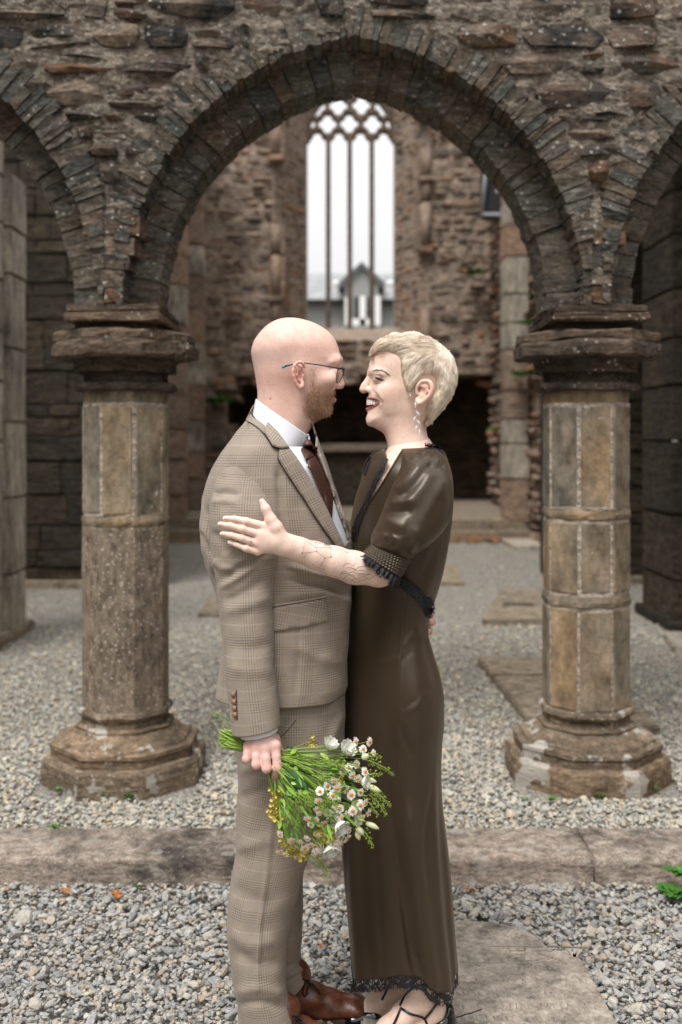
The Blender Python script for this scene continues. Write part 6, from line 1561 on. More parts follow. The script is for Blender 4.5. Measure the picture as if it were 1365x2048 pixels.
def foot(Y, sx, sy, k=1.0):
    lo = P(690 + sx, 2120 + sy, Y); hi = P(930 + sx, 1880 + sy, Y)
    V_ = Vol((lo.x, Y - .06, max(lo.z - .03, -.03)), (hi.x, Y + .06, hi.z), .0018)
    def B(px, py, o=0): return P(px + sx, py + sy, Y + o)
    V_.chain([B(838, 1900), B(840, 1955), B(846, 1992)], [.036, .030, .031], .012)
    V_.ell(B(868, 2014), (.030, .026, .028), .014); V_.ell(B(848, 1996, -.024), (.009, .008, .009), .008)
    V_.chain([B(840, 1995), B(808, 2026), B(776, 2056), B(748, 2076)], [.031, .027, .026, .020], .012, flat=.85)
    V_.chain([B(870, 2020), B(820, 2060), B(775, 2076)], [.024, .022, .020], .012, flat=.85)
    v, f = V_.mesh(2); return v, f, np.tile(np.array([.84, .63, .52]), (len(v), 1))
ft1, ft2 = foot(FY, 0, 4), foot(FY2, -20, -52)
limbs = [limb2([(*P(812, 1020, 2.49), .06), (*P(800, 1228, 2.48), .05), (*P(810, 1420, 2.48), .06), (*P(810, 1500, 2.48), .06)]), limb2([(*P(815, 1500, 2.46), .05), (*P(822, 1720, 2.44), .042), (*P(838, 1910, FY), .036)]), limb2([(*P(800, 1500, 2.53), .055), (*P(800, 1720, 2.55), .045), (*P(820, 1852, FY2), .034)]),
         limb2([(*P(840, 930, 2.60), .045), (*P(780, 1100, 2.64), .04), (*P(700, 1060, 2.66), .03)])]
wb = body('body', [whead, warm, chest, ft1, ft2] + limbs, wom)
# nails
M_NAIL = simple_mat('nail', (.80, .52, .46), .2, .03); M_NTIP = simple_mat('nail_tip', (.85, .80, .77), .25, .03)
def nail(c, d, w, l):
    pts = []
    for i in range(7):
        a = -1 + 2 * i / 6
        for j in range(5): pts.append((j / 4, a))
    V = []
    per = Vector((-d[1], d[0])); 
    for t, a in pts:
        round_ = math.sqrt(max(0, 1 - .35 * a * a)) if t > .7 else 1
        q = (c[0] + d[0] * l * t * round_ + per.x * w * a * (1 - .15 * (1 - t)), c[1] + d[1] * l * t * round_ + per.y * w * a * (1 - .15 * (1 - t)))
        h = hit(arm_b, *az(*q), YA); V.append(h + Vector((0, -.0012 + .0008 * a * a, 0)))
    F = [(i * 5 + j, i * 5 + j + 1, (i + 1) * 5 + j + 1, (i + 1) * 5 + j) for i in range(6) for j in range(4)]
    a_ = mesh('nail', V, F); kid('fingernail', a_, M_NAIL, wb)
    Ft = [q for q in F if q[0] % 5 >= 3]; kid('nail_tip', mesh('nail_tip', [p + Vector((0, -.0005, 0)) for p in V], Ft), M_NTIP, wb)
for m_, p_, d_, t_, r_, yo in FG:
    d = np.array(t_, float) - np.array(d_, float); d /= np.linalg.norm(d)
    nail(np.array(t_) - d * 16, d, 13, 36)
nail(np.array((384, 98.0)), np.array((-.42, -.9)), 11, 34)
# ring
q = []; cR = np.array((297, 372.0)); dR = np.array((.27, .96))
for t in np.linspace(-1, 1, 9): q.append(hit(arm_b, *az(*(cR + dR * 27 * t * .98)), YA) + Vector((0, -.0012 + .004 * abs(t) ** 4, 0)))
v, f = tube_pts(q, [.0010, .0012, .0013, .0014, .0016, .0014, .0013, .0012, .0010], 6); kid('ring', mesh('ring', v, f), simple_mat('silver', (.75, .72, .70), .18, .05, **{'Metallic': 1.0}), wom)
# tattoos: fine ink lines lying on the skin
M_INK = simple_mat('tattoo_ink', (.26, .20, .19), .6, .05)
def ink(name, lines, r, conv=az, bv=None, par=None, Yd=2.25):
    parts = []
    for ln in lines:
        k = max(4, int(6 * len(ln))); pp = smooth_px([conv(*q) for q in ln], k) if len(ln) > 2 else [tuple(np.array(conv(*ln[0])) * (1 - t) + np.array(conv(*ln[1])) * t) for t in np.linspace(0, 1, 6)]
        h = [hit(bv or arm_b, a, b, Yd) for a, b in pp]; parts.append(tube_pts([p + (CAMP - p).normalized() * .00025 for p in h], r, 4))
    v, f = join(parts); return kid(name, mesh(name, v, f), M_INK, par or wb)
ink('constellation_tattoo', [[(685, 362), (668, 452)], [(668, 452), (768, 441)], [(685, 362), (762, 411)], [(762, 411), (768, 441)], [(768, 441), (828, 489)], [(828, 489), (870, 480)], [(828, 489), (788, 562)], [(788, 562), (740, 537)], [(788, 562), (822, 570)], [(762, 411), (868, 415)], [(868, 415), (870, 480)], [(868, 415), (935, 424)], [(935, 424), (988, 450)]], .00036)
parts = []
for a, b, r_ in ((665, 452, .0019), (768, 441, .0016), (762, 411, .0014), (828, 489, .0014), (871, 480, .0021), (740, 535, .0014), (822, 570, .0017), (868, 415, .0012), (988, 450, .0009), (685, 362, .0010)):
    h = hit(arm_b, *az(a, b), 2.25); parts.append(tube_pts([h + Vector((0, -.0004, 0)), h + Vector((0, .001, 0))], r_, 8))
v, f = join(parts); kid('star_tattoo', mesh('star_tattoo', v, f), M_INK, wb)
ink('flame_tattoo', [[(955, 548), (975, 530), (1005, 527), (1030, 545), (1042, 525)], [(985, 560), (1010, 552), (1040, 575), (1080, 550), (1112, 550)], [(935, 625), (950, 590), (975, 585), (1000, 605), (1040, 615)], [(960, 640), (985, 615), (1020, 612), (1050, 635), (1100, 622), (1150, 640), (1185, 615)], [(945, 600), (985, 600), (1030, 585), (1060, 600), (1100, 600), (1160, 605)], [(1010, 655), (1040, 640), (1080, 650), (1130, 640)], [(975, 650), (1010, 640), (1035, 660)], [(1000, 575), (1030, 560), (1060, 580), (1100, 575), (1130, 590)], [(865, 615), (900, 622), (935, 640)], [(1060, 615), (1090, 605), (1120, 615), (1150, 605)], [(1025, 650), (1045, 662), (1075, 662)]], .00046)
ink('script_tattoo', [[(748, 370), (760, 378), (770, 372)], [(778, 374), (790, 384), (800, 378)], [(806, 380), (818, 390), (832, 386)], [(838, 388), (852, 397), (866, 392)]], .0009)

# ---------------- dress
co, uv = loft(DR, 260, 160); co = wrinkle(co, .0012, 9, 12, (1, 1, .3))
DF = [([(812, 1195), (803, 1290), (797, 1400), (799, 1560), (808, 1640)], 3, .0035), ([(806, 1300), (818, 1280), (832, 1262)], 4, .003), ([(803, 1330), (825, 1300)], 4, -.003), ([(760, 1340), (790, 1325), (800, 1318)], 5, .004), ([(805, 1435), (835, 1410), (862, 1378)], 5, .0035), ([(805, 1425), (835, 1398)], 4, -.003), ([(770, 1455), (785, 1500), (795, 1560)], 7, .005), ([(762, 1470), (775, 1530), (792, 1580)], 8, -.006),
      ([(800, 1450), (815, 1490), (830, 1520)], 6, -.004), ([(798, 1600), (812, 1660), (830, 1780), (850, 1900), (868, 1990)], 17, .016), ([(770, 1560), (790, 1640), (808, 1760), (832, 1900), (846, 1985)], 15, -.020), ([(862, 1550), (845, 1640), (828, 1690)], 5, .005), ([(868, 1480), (862, 1600), (850, 1700), (858, 1800)], 5, -.005), ([(866, 1500), (868, 1640), (876, 1780), (890, 1930)], 7, .007), ([(880, 1560), (884, 1700), (898, 1900)], 6, -.006),
      ([(700, 1560), (715, 1700), (722, 1900)], 12, .006), ([(735, 1620), (745, 1780), (750, 1950)], 14, -.006), ([(780, 1240), (770, 1300), (760, 1350)], 16, .005), ([(815, 1210), (835, 1260), (848, 1290)], 5, .003), ([(870, 1130), (850, 1190), (830, 1215)], 8, .005), ([(885, 1070), (850, 1150), (820, 1195)], 8, -.005)]
th_d = np.linspace(0, 2 * np.pi, co.shape[1], endpoint=False)[None]; tv_d = np.clip((np.linspace(0, 1, co.shape[0])[:, None] - .52) / .48, 0, 1)
nd_ = grid_normals(co); nd_ = nd_ * np.sign((nd_ * (co - co.mean(1, keepdims=True))).sum(-1).mean())
co = co + nd_ * (tv_d ** 1.3 * (.0045 * np.sin(th_d * 7 + 1.1 + 1.2 * tv_d) + .0020 * np.sin(th_d * 17 + 2.0 - .8 * tv_d + np.sin(th_d * 3))) * np.clip(np.abs(np.sin(th_d)) * 1.6, 0, 1))[..., None]
co = fold(co, [(p_, w_ * 1.25, a_ * (.6 if a_ * a_ < .0001 else 1.25)) for p_, w_, a_ in DF])
co = turn_away(co, np.interp(-co[..., 2], [-1.47, -1.39, -1.11, -.2], [0, .02, .13, .15]), .015, .185)
# uneven hem: lowest at the back fold, rising a little in front
tt = np.linspace(0, 1, co.shape[0])[:, None]; pxb, pyb = TOPX(co[-1])
want = np.interp(pxb, [690, 701, 760, 800, 845, 858, 872, 905, 911, 917], [1962, 1962, 1958, 1950, 1956, 1974, 1986, 1984, 1952, 1941])
zw = CAM_H - (want - CY) * co[-1][:, 1] / F_PX; nearm = np.clip((2.42 - co[-1][:, 1] + .10 * np.clip((.185 - co[-1][:, 0]) / .17, 0, 1)) / .05 + .5, 0, 1)
dzh = (zw - co[-1][:, 2]) * nearm + (1 - nearm) * -.005
co[..., 2] += dzh[None] * np.clip((tt - .72) / .28, 0, 1) ** 1.5
vneck = [(774, 880), (778, 921), (757, 957), (733, 1013), (742, 1003), (768, 962), (800, 905), (812, 880)]
def dele(c):
    a, b = TOPX(c); return inside(a, b, [(760, 860), (775, 922), (757, 957), (732, 1014), (768, 962), (802, 906), (830, 860)]) & (c[:, 1] < 2.465)
dress = garment('dress', co, uv, M_SATIN, wom, delete=dele, thick=.002)
db = bvh_of(co)
kid('neckline_piping', *((lambda q: (mesh('neckline_piping', *tube_pts(q, .0024, 6)), M_SATIN))([hit(db, a, b_, 2.36) + Vector((0, -.001, 0)) for a, b_ in smooth_px([(806, 899), (790, 925), (768, 962), (750, 990), (731, 1016)], 40)])), dress)
seam('side_seam', [(816, 1190), (806, 1280), (799, 1380), (797, 1440)], db, 2.33, .0009, M_SATIN, dress, 50, .0004)
# hem lace
ring_ = co[-1]; nlr = 10; lace = np.stack([ring_ + np.array([0, 0, 0]) * 0 + np.array([0, 0, -.034 * i / (nlr - 1) + .004]) for i in range(nlr)])
cen = ring_.mean(0); lace[..., :2] = cen[:2] + (lace[..., :2] - cen[:2]) * (.992 + .004 * np.sin(np.arange(ring_.shape[0]) * .9))[None, :, None]
uu = np.concatenate([[0], np.cumsum(np.linalg.norm(np.diff(ring_, axis=0), axis=1))]); luv = np.stack([np.broadcast_to(uu, (nlr, len(uu))), np.repeat(np.linspace(0, .034, nlr)[:, None], len(uu), 1)], -1)
garment('hem_lace', lace, luv, M_LACE, dress)
def fringe(name, base, dirs, ln, r, par, seed=1):
    rr_ = np.random.default_rng(seed); base = np.array([tuple(p) for p in base]); n = len(base); dirs = np.broadcast_to(np.array(dirs, float), (n, 3)) + rr_.normal(0, .25, (n, 3))
    return strands(name, base, dirs / np.linalg.norm(dirs, axis=1, keepdims=True), ln * rr_.uniform(.5, 1.2, n), r, M_BLACKT, par, 2)
rb_ = np.repeat(lace[-1], 4, 0) + rng.normal(0, .0012, (lace.shape[1] * 4, 3)); fringe('lace_fringe', rb_, (0, 0, -1), .006, .0003, dress)
def lace_strip(name, center, width, bvh, Yd, seed, frill=.0045, lift=.003, n=70, par=None, fr=1.0):
    """frilled lace ribbon along a polyline (photo px), laid on the cloth below"""
    c = smooth_px(center, n); t = np.gradient(c, axis=0); t /= np.linalg.norm(t, axis=1, keepdims=True); nn = np.stack([-t[:, 1], t[:, 0]], 1)
    rr_ = np.random.default_rng(seed); m = 7; G = np.zeros((n, m, 3)); w = np.interp(np.linspace(0, 1, n), np.linspace(0, 1, len(width)), width)
    for i in range(n):
        for j in range(m):
            a = j / (m - 1) * 2 - 1; q = c[i] + nn[i] * w[i] * a * (1 + .10 * math.sin(i * 1.3)); h = hit(bvh, q[0], q[1], Yd); G[i, j] = h + (CAMP - h).normalized() * (lift + frill * abs(math.sin(i * .8 + j * .4)) * (.3 + .7 * abs(a)))
    L = np.concatenate([[0], np.cumsum(np.linalg.norm(np.diff(G[:, m // 2], axis=0), axis=1))])
    uv_ = np.stack([np.repeat(L[:, None], m, 1), np.repeat(np.linspace(0, .022, m)[None], n, 0)], -1)
    me_ = mesh(name, G.reshape(-1, 3), grid_faces(n, m, False), True, uv_.reshape(-1, 2)); o = kid(name, me_, M_LACE, par)
    back = kid(name + '_ground', mesh(name, (G[:, 2:5] + np.array([0, .0012, 0])).reshape(-1, 3), grid_faces(n, 3, False)), M_BLACKT, o)
    e = np.concatenate([G[:, 0], G[:, -1]]); dv = np.concatenate([G[:, 0] - G[:, 2], G[:, -1] - G[:, -3]]); dv /= np.maximum(np.linalg.norm(dv, axis=1, keepdims=True), 1e-6)
    k = 5; e = np.repeat(e, k, 0) + rr_.normal(0, .0015, (len(e) * k, 3)); dv = np.repeat(dv, k, 0)
    fringe(name + '_fringe', e, dv, .0032 * fr, .00025, o, seed)['kind'] = 'stuff'
    return o
lace_strip('neck_lace', [(775, 917), (762, 941), (751, 962), (739, 990), (725, 1022), (713, 1050), (707, 1082)], [3, 4, 4, 4, 5, 6, 5], db, 2.38, 3, par=dress)
lace_strip('waist_lace', [(790, 1158), (815, 1172), (835, 1188), (852, 1207), (861, 1228)], [9, 10, 10, 9, 7], db, 2.36, 4, par=dress)
lace_strip('waist_lace', [(857, 1195), (862, 1215), (857, 1235)], [6, 8, 4], db, 2.40, 6, n=30, par=dress)
lace_strip('nape_lace', [(850, 891), (866, 893), (880, 903), (887, 912)], [4, 5, 6, 3], db, 2.42, 5, lift=.006, n=30, par=dress)
lace_strip('shoulder_lace', [(742, 914), (734, 930), (728, 950)], [3, 4, 3], db, 2.5, 8, n=24, par=dress)
# puffed sleeve with smocked cuff
SW = [(812, 897, 872, 899, 2.40, .045, .05, 2.0), (803, 908, 889, 912, 2.385, .07, .06, 2.1), (792, 940, 902, 948, 2.365, .088, .07, 2.2), (777, 985, 907, 997, 2.35, .096, .07, 2.3), (764, 1025, 900, 1038, 2.34, .096, .07, 2.3), (751, 1055, 882, 1066, 2.332, .092, .065, 2.3), (742, 1075, 858, 1090, 2.325, .084, .06, 2.3), (742, 1085, 836, 1106, 2.32, .070, .055, 2.2), (745, 1090, 822, 1117, 2.315, .056, .05, 2.1)]
co, uv = loft(SW, 170, 150); co = wrinkle(co, .0007, 16, 21)
SWF = [([(800, 1000), (835, 965), (865, 920)], 7, -.008), ([(790, 985), (815, 960), (850, 925)], 8, .007), ([(862, 935), (840, 975), (815, 1010)], 9, .006), ([(895, 945), (880, 990), (850, 1040), (822, 1085)], 8, .008), ([(885, 985), (860, 1030), (835, 1065)], 8, -.007), ([(770, 1010), (800, 1005), (830, 1002)], 7, .006), ([(768, 1024), (800, 1022), (826, 1020)], 6, -.007), ([(765, 1035), (795, 1050), (815, 1055)], 9, .006), ([(750, 1060), (765, 1080), (780, 1090)], 5, -.009), ([(748, 1052), (760, 1070), (785, 1080), (792, 1070)], 5, .008), ([(770, 1072), (785, 1085), (790, 1098)], 5, -.010), ([(800, 1070), (798, 1095), (800, 1105)], 5, .006), ([(815, 1075), (812, 1105)], 4, -.007), ([(828, 1080), (820, 1108)], 4, .006), ([(845, 1080), (832, 1105)], 4, -.006),
       ([(822, 905), (815, 920)], 4, -.004), ([(835, 902), (830, 918)], 4, .004), ([(845, 900), (843, 916)], 3, -.004), ([(856, 900), (856, 918)], 4, .004), ([(868, 905), (870, 920)], 4, -.004), ([(880, 920), (892, 930)], 4, -.006), ([(855, 925), (875, 935), (895, 930)], 6, -.006)]
co = fold(co, [(p_, w_ * 1.5, a_ * (.75 if w_ > 5 else .4)) for p_, w_, a_ in SWF]); slv = garment('sleeve', co, uv, M_SATIN, dress, thick=.002)
CU = [(744, 1088, 823, 1117, 2.315, .056, .05, 2.1), (738, 1094, 815, 1130, 2.308, .056, .05, 2.1), (732, 1100, 808, 1143, 2.302, .0555, .05, 2.1), (728, 1105, 802, 1152, 2.298, .055, .05, 2.1)]
co, uv = loft(CU, 70, 260); n_ = grid_normals(co); n_ = n_ * np.sign((n_ * (co - co.mean((0, 1)))).sum(-1).mean())
tv_ = np.linspace(0, 1, 70)[:, None]; th_ = np.linspace(0, 2 * np.pi, 260)[None]
row = np.abs(np.sin(tv_ * np.pi * 6)); g_ = np.sin(th_ * 46 + np.floor(tv_ * 6) * 1.9 + .5 * np.sin(th_ * 7))
co = co + n_ * (.0032 * row ** .6 * (.55 + .45 * g_))[..., None]
cuff = garment('smocked_cuff', co, uv, M_SATIN, dress); cuff_b = bvh_of(co)
# cuff lace over the arm
LC = [(730, 1103, 803, 1150, 2.298, .050, .05, 2.1), (724, 1109, 799, 1160, 2.294, .053, .05, 2.1), (720, 1113, 792, 1170, 2.291, .052, .05, 2.1)]
co, uv = loft(LC, 10, 200); th_ = np.linspace(0, 2 * np.pi, 200)[None]; n_ = grid_normals(co); n_ = n_ * np.sign((n_ * (co - co.mean((0, 1)))).sum(-1).mean())
co = co + n_ * (.006 * np.linspace(0, 1, 10)[:, None] * np.sin(th_ * 26))[..., None] ; co[..., 2] -= .004 * np.linspace(0, 1, 10)[:, None] * np.sin(th_ * 9)
cl = garment('cuff_lace', co, uv, M_LACE, dress)
e = np.repeat(co[-1], 5, 0) + rng.normal(0, .001, (1000, 3)); fringe('cuff_fringe', e, (-.55, -.2, -.65), .0045, .00025, dress, 9)
garment('cuff_lace_ground', co[:6] * 1.0 + np.array([0, .0008, 0]), uv[:6], M_BLACKT, cl)
# far sleeve, only its edge shows
co, uv = loft([(745, 905, 800, 905, 2.57, .05, .05), (728, 930, 810, 935, 2.60, .07, .07), (720, 980, 810, 985, 2.62, .08, .08), (715, 1040, 790, 1050, 2.63, .07, .07), (715, 1075, 770, 1085, 2.63, .055, .055)], 60, 60)
garment('sleeve', co, uv, M_SATIN, dress, thick=.002)

# ---------------- shoes with straps
M_PATENT = simple_mat('black_patent', (.006, .006, .007), .12, .05, **{'Specular IOR Level': .7})
M_INSOLE = simple_mat('shoe_insole', (.62, .47, .33), .6)
def heel(Y, sx, sy, ftm):
    bv = BVHTree.FromPolygons(ftm[0].tolist(), ftm[1].tolist())
    def on(pts, n=24, lift=.002):
        q = [hit(bv, a + sx, b + sy, Y) for a, b in smooth_px(pts, n)]; return [p + (CAMP - p).normalized() * lift for p in q]
    sh = kid('shoe', None, None, wom)
    for pts in ([(802, 2012), (822, 2024), (842, 2030), (850, 2034)], [(850, 2034), (862, 2020), (872, 2006), (876, 1996)], [(802, 2012), (795, 2030), (784, 2052)], [(850, 2034), (856, 2050), (858, 2066)], [(800, 2008), (812, 1985), (826, 1972)], [(876, 1996), (866, 1976), (848, 1966), (826, 1972)]):
        v, f = tube_pts(on(pts, 16), .0030, 6); kid('strap', mesh('strap', v, f), M_PATENT, sh)
    # sole, toe cap and heel
    def B(px, py, o=0): return P(px + sx, py + sy, Y + o)
    V_ = Vol(tuple(np.array(B(660, 2130)) - .05), tuple(np.array(B(930, 1960)) + .05), .002)
    V_.chain([B(884, 2042), B(850, 2058), B(805, 2090), B(745, 2104)], [.030, .027, .030, .030], .01, flat=.8)
    V_.chain([B(770, 2078), B(725, 2088), B(700, 2096)], [.028, .022, .012], .01, flat=.7)
    V_.cone(B(893, 2020), B(896, 2050), .020, .024, .01, flat=.8)
    V_.cone(B(896, 2050), B(898, 2118), .018, .008, .008)
    V_.chain([B(872, 2012), B(838, 2034), B(798, 2064), B(760, 2078)], [.0285, .0255, .026, .022], .004, 'sub', flat=.88)
    zg = .004; V_.F = np.maximum(V_.F, (zg - V_.ax[2])[None, None, :].astype(np.float32))
    v, f = V_.mesh(1); kid('upper', mesh('upper', v, f), M_PATENT, sh)
    bk = bmesh.new(); bmesh.ops.create_cube(bk, size=.010); bmesh.ops.transform(bk, matrix=Matrix.Translation(on([(870, 1998), (872, 1996)], 2, .005)[0]) @ Matrix.Diagonal((.8, .3, 1.2, 1)), verts=bk.verts); bm_obj('buckle', bk, simple_mat('brass', (.6, .42, .2), .25, .05, **{'Metallic': 1.0}), sh)
heel(FY, 0, 4, ft1); heel(FY2, -20, -52, ft2)

# ---------------- hair
hair_poly = [(204, 345), (205, 290), (222, 240), (255, 200), (300, 165), (380, 135), (410, 112), (480, 92), (560, 99), (640, 83), (720, 83), (800, 105), (880, 140), (960, 185), (1040, 238), (1100, 292), (1142, 350), (1182, 412), (1208, 500), (1218, 600), (1213, 690), (1192, 760), (1160, 840), (1118, 905), (1068, 972), (1010, 1050), (960, 1110), (915, 1162), (880, 1176), (850, 1165), (835, 1105), (806, 1020), (812, 950), (850, 880), (885, 820), (898, 760), (885, 705), (850, 680), (810, 678), (765, 702), (728, 730), (670, 790), (622, 836), (580, 806), (550, 715), (526, 640), (502, 545), (472, 455), (440, 402), (395, 382), (330, 352), (270, 346), (222, 372)]
V_ = Vol((.03, 2.35, 1.44), (.32, 2.60, 1.80), .0022)
hctl = [(*wz(650, 300), .079, .080), (*wz(900, 350), .080, .085), (*wz(1050, 600), .075, .085), (*wz(640, 560), .0795, .020), (*wz(590, 690), .079, .008), (*wz(615, 780), .079, .006), (*wz(550, 480), .076, .010), (*wz(560, 600), .077, .008), (*wz(450, 270), .072, .05), (*wz(300, 240), .062, .045), (*wz(260, 290), .060, .03), (*wz(420, 310), .068, .016), (*wz(700, 660), .0785, .014), (*wz(850, 600), .080, .04), (*wz(960, 750), .075, .02), (*wz(900, 900), .064, .016), (*wz(950, 1000), .058, .04), (*wz(880, 1100), .052, .02), (*wz(1000, 850), .066, .05), (*wz(660, 740), .080, .008)]
V_.relief([wz(*q) for q in hair_poly], YF, hctl, p=3.0)
v, f = V_.mesh(2); hn = vnormals(v, f)
v = v + hn * (.0022 * vnoise(v * np.array([1, 1, 1]), 75, 2))[:, None]
b = MB('blond_hair_mass'); pos = b.n('NewGeometry', out=None).outputs['Position']
n1 = b.noise(b.n('VectorMath', {0: pos, 1: (1, .4, .35)}, operation='MULTIPLY'), 260, 4, .65)
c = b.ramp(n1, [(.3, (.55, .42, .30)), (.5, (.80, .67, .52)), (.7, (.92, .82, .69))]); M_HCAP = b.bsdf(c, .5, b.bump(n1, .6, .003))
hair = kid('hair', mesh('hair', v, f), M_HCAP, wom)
hb = BVHTree.FromPolygons(v.tolist(), f.tolist())
FLOW = np.array([(1030, 340, -.3, .3), (900, 250, -1, -.12), (700, 150, -1, -.05), (500, 140, -1, .18), (330, 190, -.9, .35), (250, 250, -.6, .8), (800, 260, -1, -.08), (600, 230, -1, .05), (420, 270, -1, .12), (300, 280, -.9, .35), (560, 290, -.95, .25), (480, 330, -.9, .45), (900, 350, -.85, .45), (750, 350, -.75, .6), (620, 400, -.6, .8), (560, 500, -.3, .95), (600, 620, -.1, 1), (700, 550, -.5, .85), (640, 720, -.15, 1), (820, 500, -.55, .82), (760, 620, -.65, .75), (920, 550, -.35, .9), (1000, 450, -.15, 1), (1100, 420, .35, .9), (1150, 550, .12, 1), (1180, 650, -.1, 1), (1050, 700, -.12, 1), (950, 700, -.1, 1), (1100, 850, -.4, .9), (950, 900, -.2, 1), (1000, 1000, -.5, .85), (900, 1050, -.35, .9), (890, 1130, -.6, .7), (950, 180, -1, -.35), (1080, 300, .3, .6), (1000, 230, -.7, -.6)], float)
hr = np.random.default_rng(12)
def hair_strands(ng, nc, lens, lift, jit, seed, region, rad, mat):
    hr = np.random.default_rng(seed); pts = []; n = ng
    while len(pts) < n:
        q = np.stack([hr.uniform(200, 1225, n * 2), hr.uniform(80, 1180, n * 2)], 1); m = inside(q[:, 0], q[:, 1], region); pts += q[m].tolist()
    pts = np.array(pts[:n]); m = 8; n = ng * nc
    rep = lambda a: np.repeat(a, nc, 0)
    lnc = rep(hr.uniform(*lens, ng)) * hr.uniform(.75, 1.1, n); out = np.zeros((n, m, 3)); lf = rep(hr.uniform(.25, 1.0, ng)) * lift * hr.uniform(.6, 1.1, n); jj = rep(hr.normal(0, jit, (ng, 2))) + hr.normal(0, jit * .3, (n, 2)); wob = rep(hr.uniform(0, 6, ng))
    off = hr.normal(0, 11, (n, 2)); gcur = rep(pts); ln = lnc; cur = gcur + off
    for k in range(m):
        w = 1 / (np.hypot(cur[:, None, 0] - FLOW[None, :, 0], cur[:, None, 1] - FLOW[None, :, 1]) ** 3 + 2000); d = (w[..., None] * FLOW[None, :, 2:]).sum(1) / w.sum(1)[:, None]
        d = d + jj + .12 * np.stack([np.sin(wob + k * .9), np.cos(wob + k * 1.1)], 1); d /= np.linalg.norm(d, axis=1, keepdims=True)
        for i in range(n):
            a = wz(*cur[i]); ray = (P(a[0], a[1], 1.0) - CAMP).normalized(); h = hb.ray_cast(CAMP, ray)[0]
            if h is None: h = P(a[0], a[1], out[i, k - 1][1] if k else YF)
            out[i, k] = h - ray * (lf[i] * (.15 + .85 * math.sin(min(k / (m - 1) * 2.6, 2.6))))
        fr_ = np.where(inside(cur[:, 0], cur[:, 1], region), 1.0, np.where(cur[:, 0] < 270, .10, np.where((cur[:, 0] < 620) & (cur[:, 0] > 440) & (cur[:, 1] < 860) & (cur[:, 1] > 400), .30, .10)))[:, None]
        cur = cur + d * (ln / (m - 1))[:, None] * fr_ - off * (.62 / (m - 1))
    return strand_mesh('hair_lock', out, rad, mat, hair, .2)
hair_strands(300, 16, (160, 340), .0065, .07, 1, hair_poly, .00050, M_BLOND)
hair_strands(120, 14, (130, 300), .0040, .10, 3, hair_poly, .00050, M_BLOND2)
hair_strands(150, 2, (120, 260), .008, .16, 2, hair_poly, .0003, M_BLOND)
# fly-away tips along the outline, nape and crown tuft
fl = []
for i in range(130):
    t = hr.uniform(0, 1); c = [(960, 185), (1040, 238), (1100, 292), (1142, 350), (1182, 412), (1208, 500), (1218, 600), (1213, 690)]; q = smooth_px(c, 60)[int(t * 59)]
    d = np.array([hr.uniform(.2, .9), hr.uniform(-.6, .5)]); L = hr.uniform(15, 48); fl.append([W3(q[0] - 8 + d[0] * L * s_, q[1] + d[1] * L * s_ + 12 * s_ * s_, hr.uniform(-.02, .02)) for s_ in np.linspace(0, 1, 6)])
for i in range(110):
    q = np.array((hr.uniform(860, 930), hr.uniform(1110, 1165))); d = np.array([hr.uniform(-.7, .2), hr.uniform(.4, 1)]); L = hr.uniform(20, 50); y0 = -.045 + hr.uniform(0, .03); fl.append([W3(q[0] + d[0] * L * s_, q[1] + d[1] * L * s_, y0) for s_ in np.linspace(0, 1, 6)])
for i in range(70):
    q = smooth_px([(400, 118), (560, 100), (700, 84), (900, 150)], 40)[hr.integers(0, 40)]; d = np.array([hr.uniform(-1, -.4), hr.uniform(-.35, .1)]); L = hr.uniform(15, 40); fl.append([W3(q[0] + d[0] * L * s_, q[1] + 4 + d[1] * L * s_ + 8 * s_ * s_, hr.uniform(-.02, .02)) for s_ in np.linspace(0, 1, 6)])
strand_mesh('loose_hair', np.array([[tuple(p) for p in q] for q in fl]), .0003, M_BLOND, hair)
# brows and lashes
def line_hairs(name, pts, n, dvec, ln, r, mat, jit=1.2, yo=-.003, head=None):
    hr_ = np.random.default_rng(n); hbv = HEAD_B; c = smooth_px(pts, n) + hr_.normal(0, jit * 4, (n, 2)) * np.array([1, .9]); base = np.array([tuple(hit(hbv, *wz(*q), YF - .04)) for q in c]); base[:, 1] += yo * .3
    t = np.linspace(0, 1, n)[:, None]; d0, d1 = np.array(dvec[0]), np.array(dvec[1]); d = d0 * (1 - t) + d1 * t + hr_.normal(0, .15, (n, 3)); d /= np.linalg.norm(d, axis=1, keepdims=True)
    return strands(name, base, d, ln * hr_.uniform(.6, 1.2, n), r, mat, wom, 3)
HEAD_B = BVHTree.FromPolygons(whead[0].tolist(), whead[1].tolist())
line_hairs('eyebrow', [(210, 548), (250, 538), (300, 537), (350, 554), (400, 588)], 150, ((.6, -.2, .2), (.85, -.2, -.4)), .006, .00036, M_BROW, .8)
line_hairs('eyelashes', [(242, 622), (262, 631), (292, 640), (325, 646), (345, 654)], 90, ((-.6, -.65, .45), (.45, -.75, -.1)), .0055, .00036, M_BLACKT, .4)
line_hairs('eyelashes', [(250, 642), (285, 655), (330, 660)], 24, ((-.3, -.7, -.4), (.3, -.7, -.5)), .003, .00025, M_BLACKT, .4)
kid('far_lashes', *((lambda q: (mesh('far_lashes', *tube_pts(q, [.0012, .0016, .0010], 5)), M_BLACKT))([W3(176, 606, .02), W3(160, 614, .028), W3(150, 624, .032)])), wom)
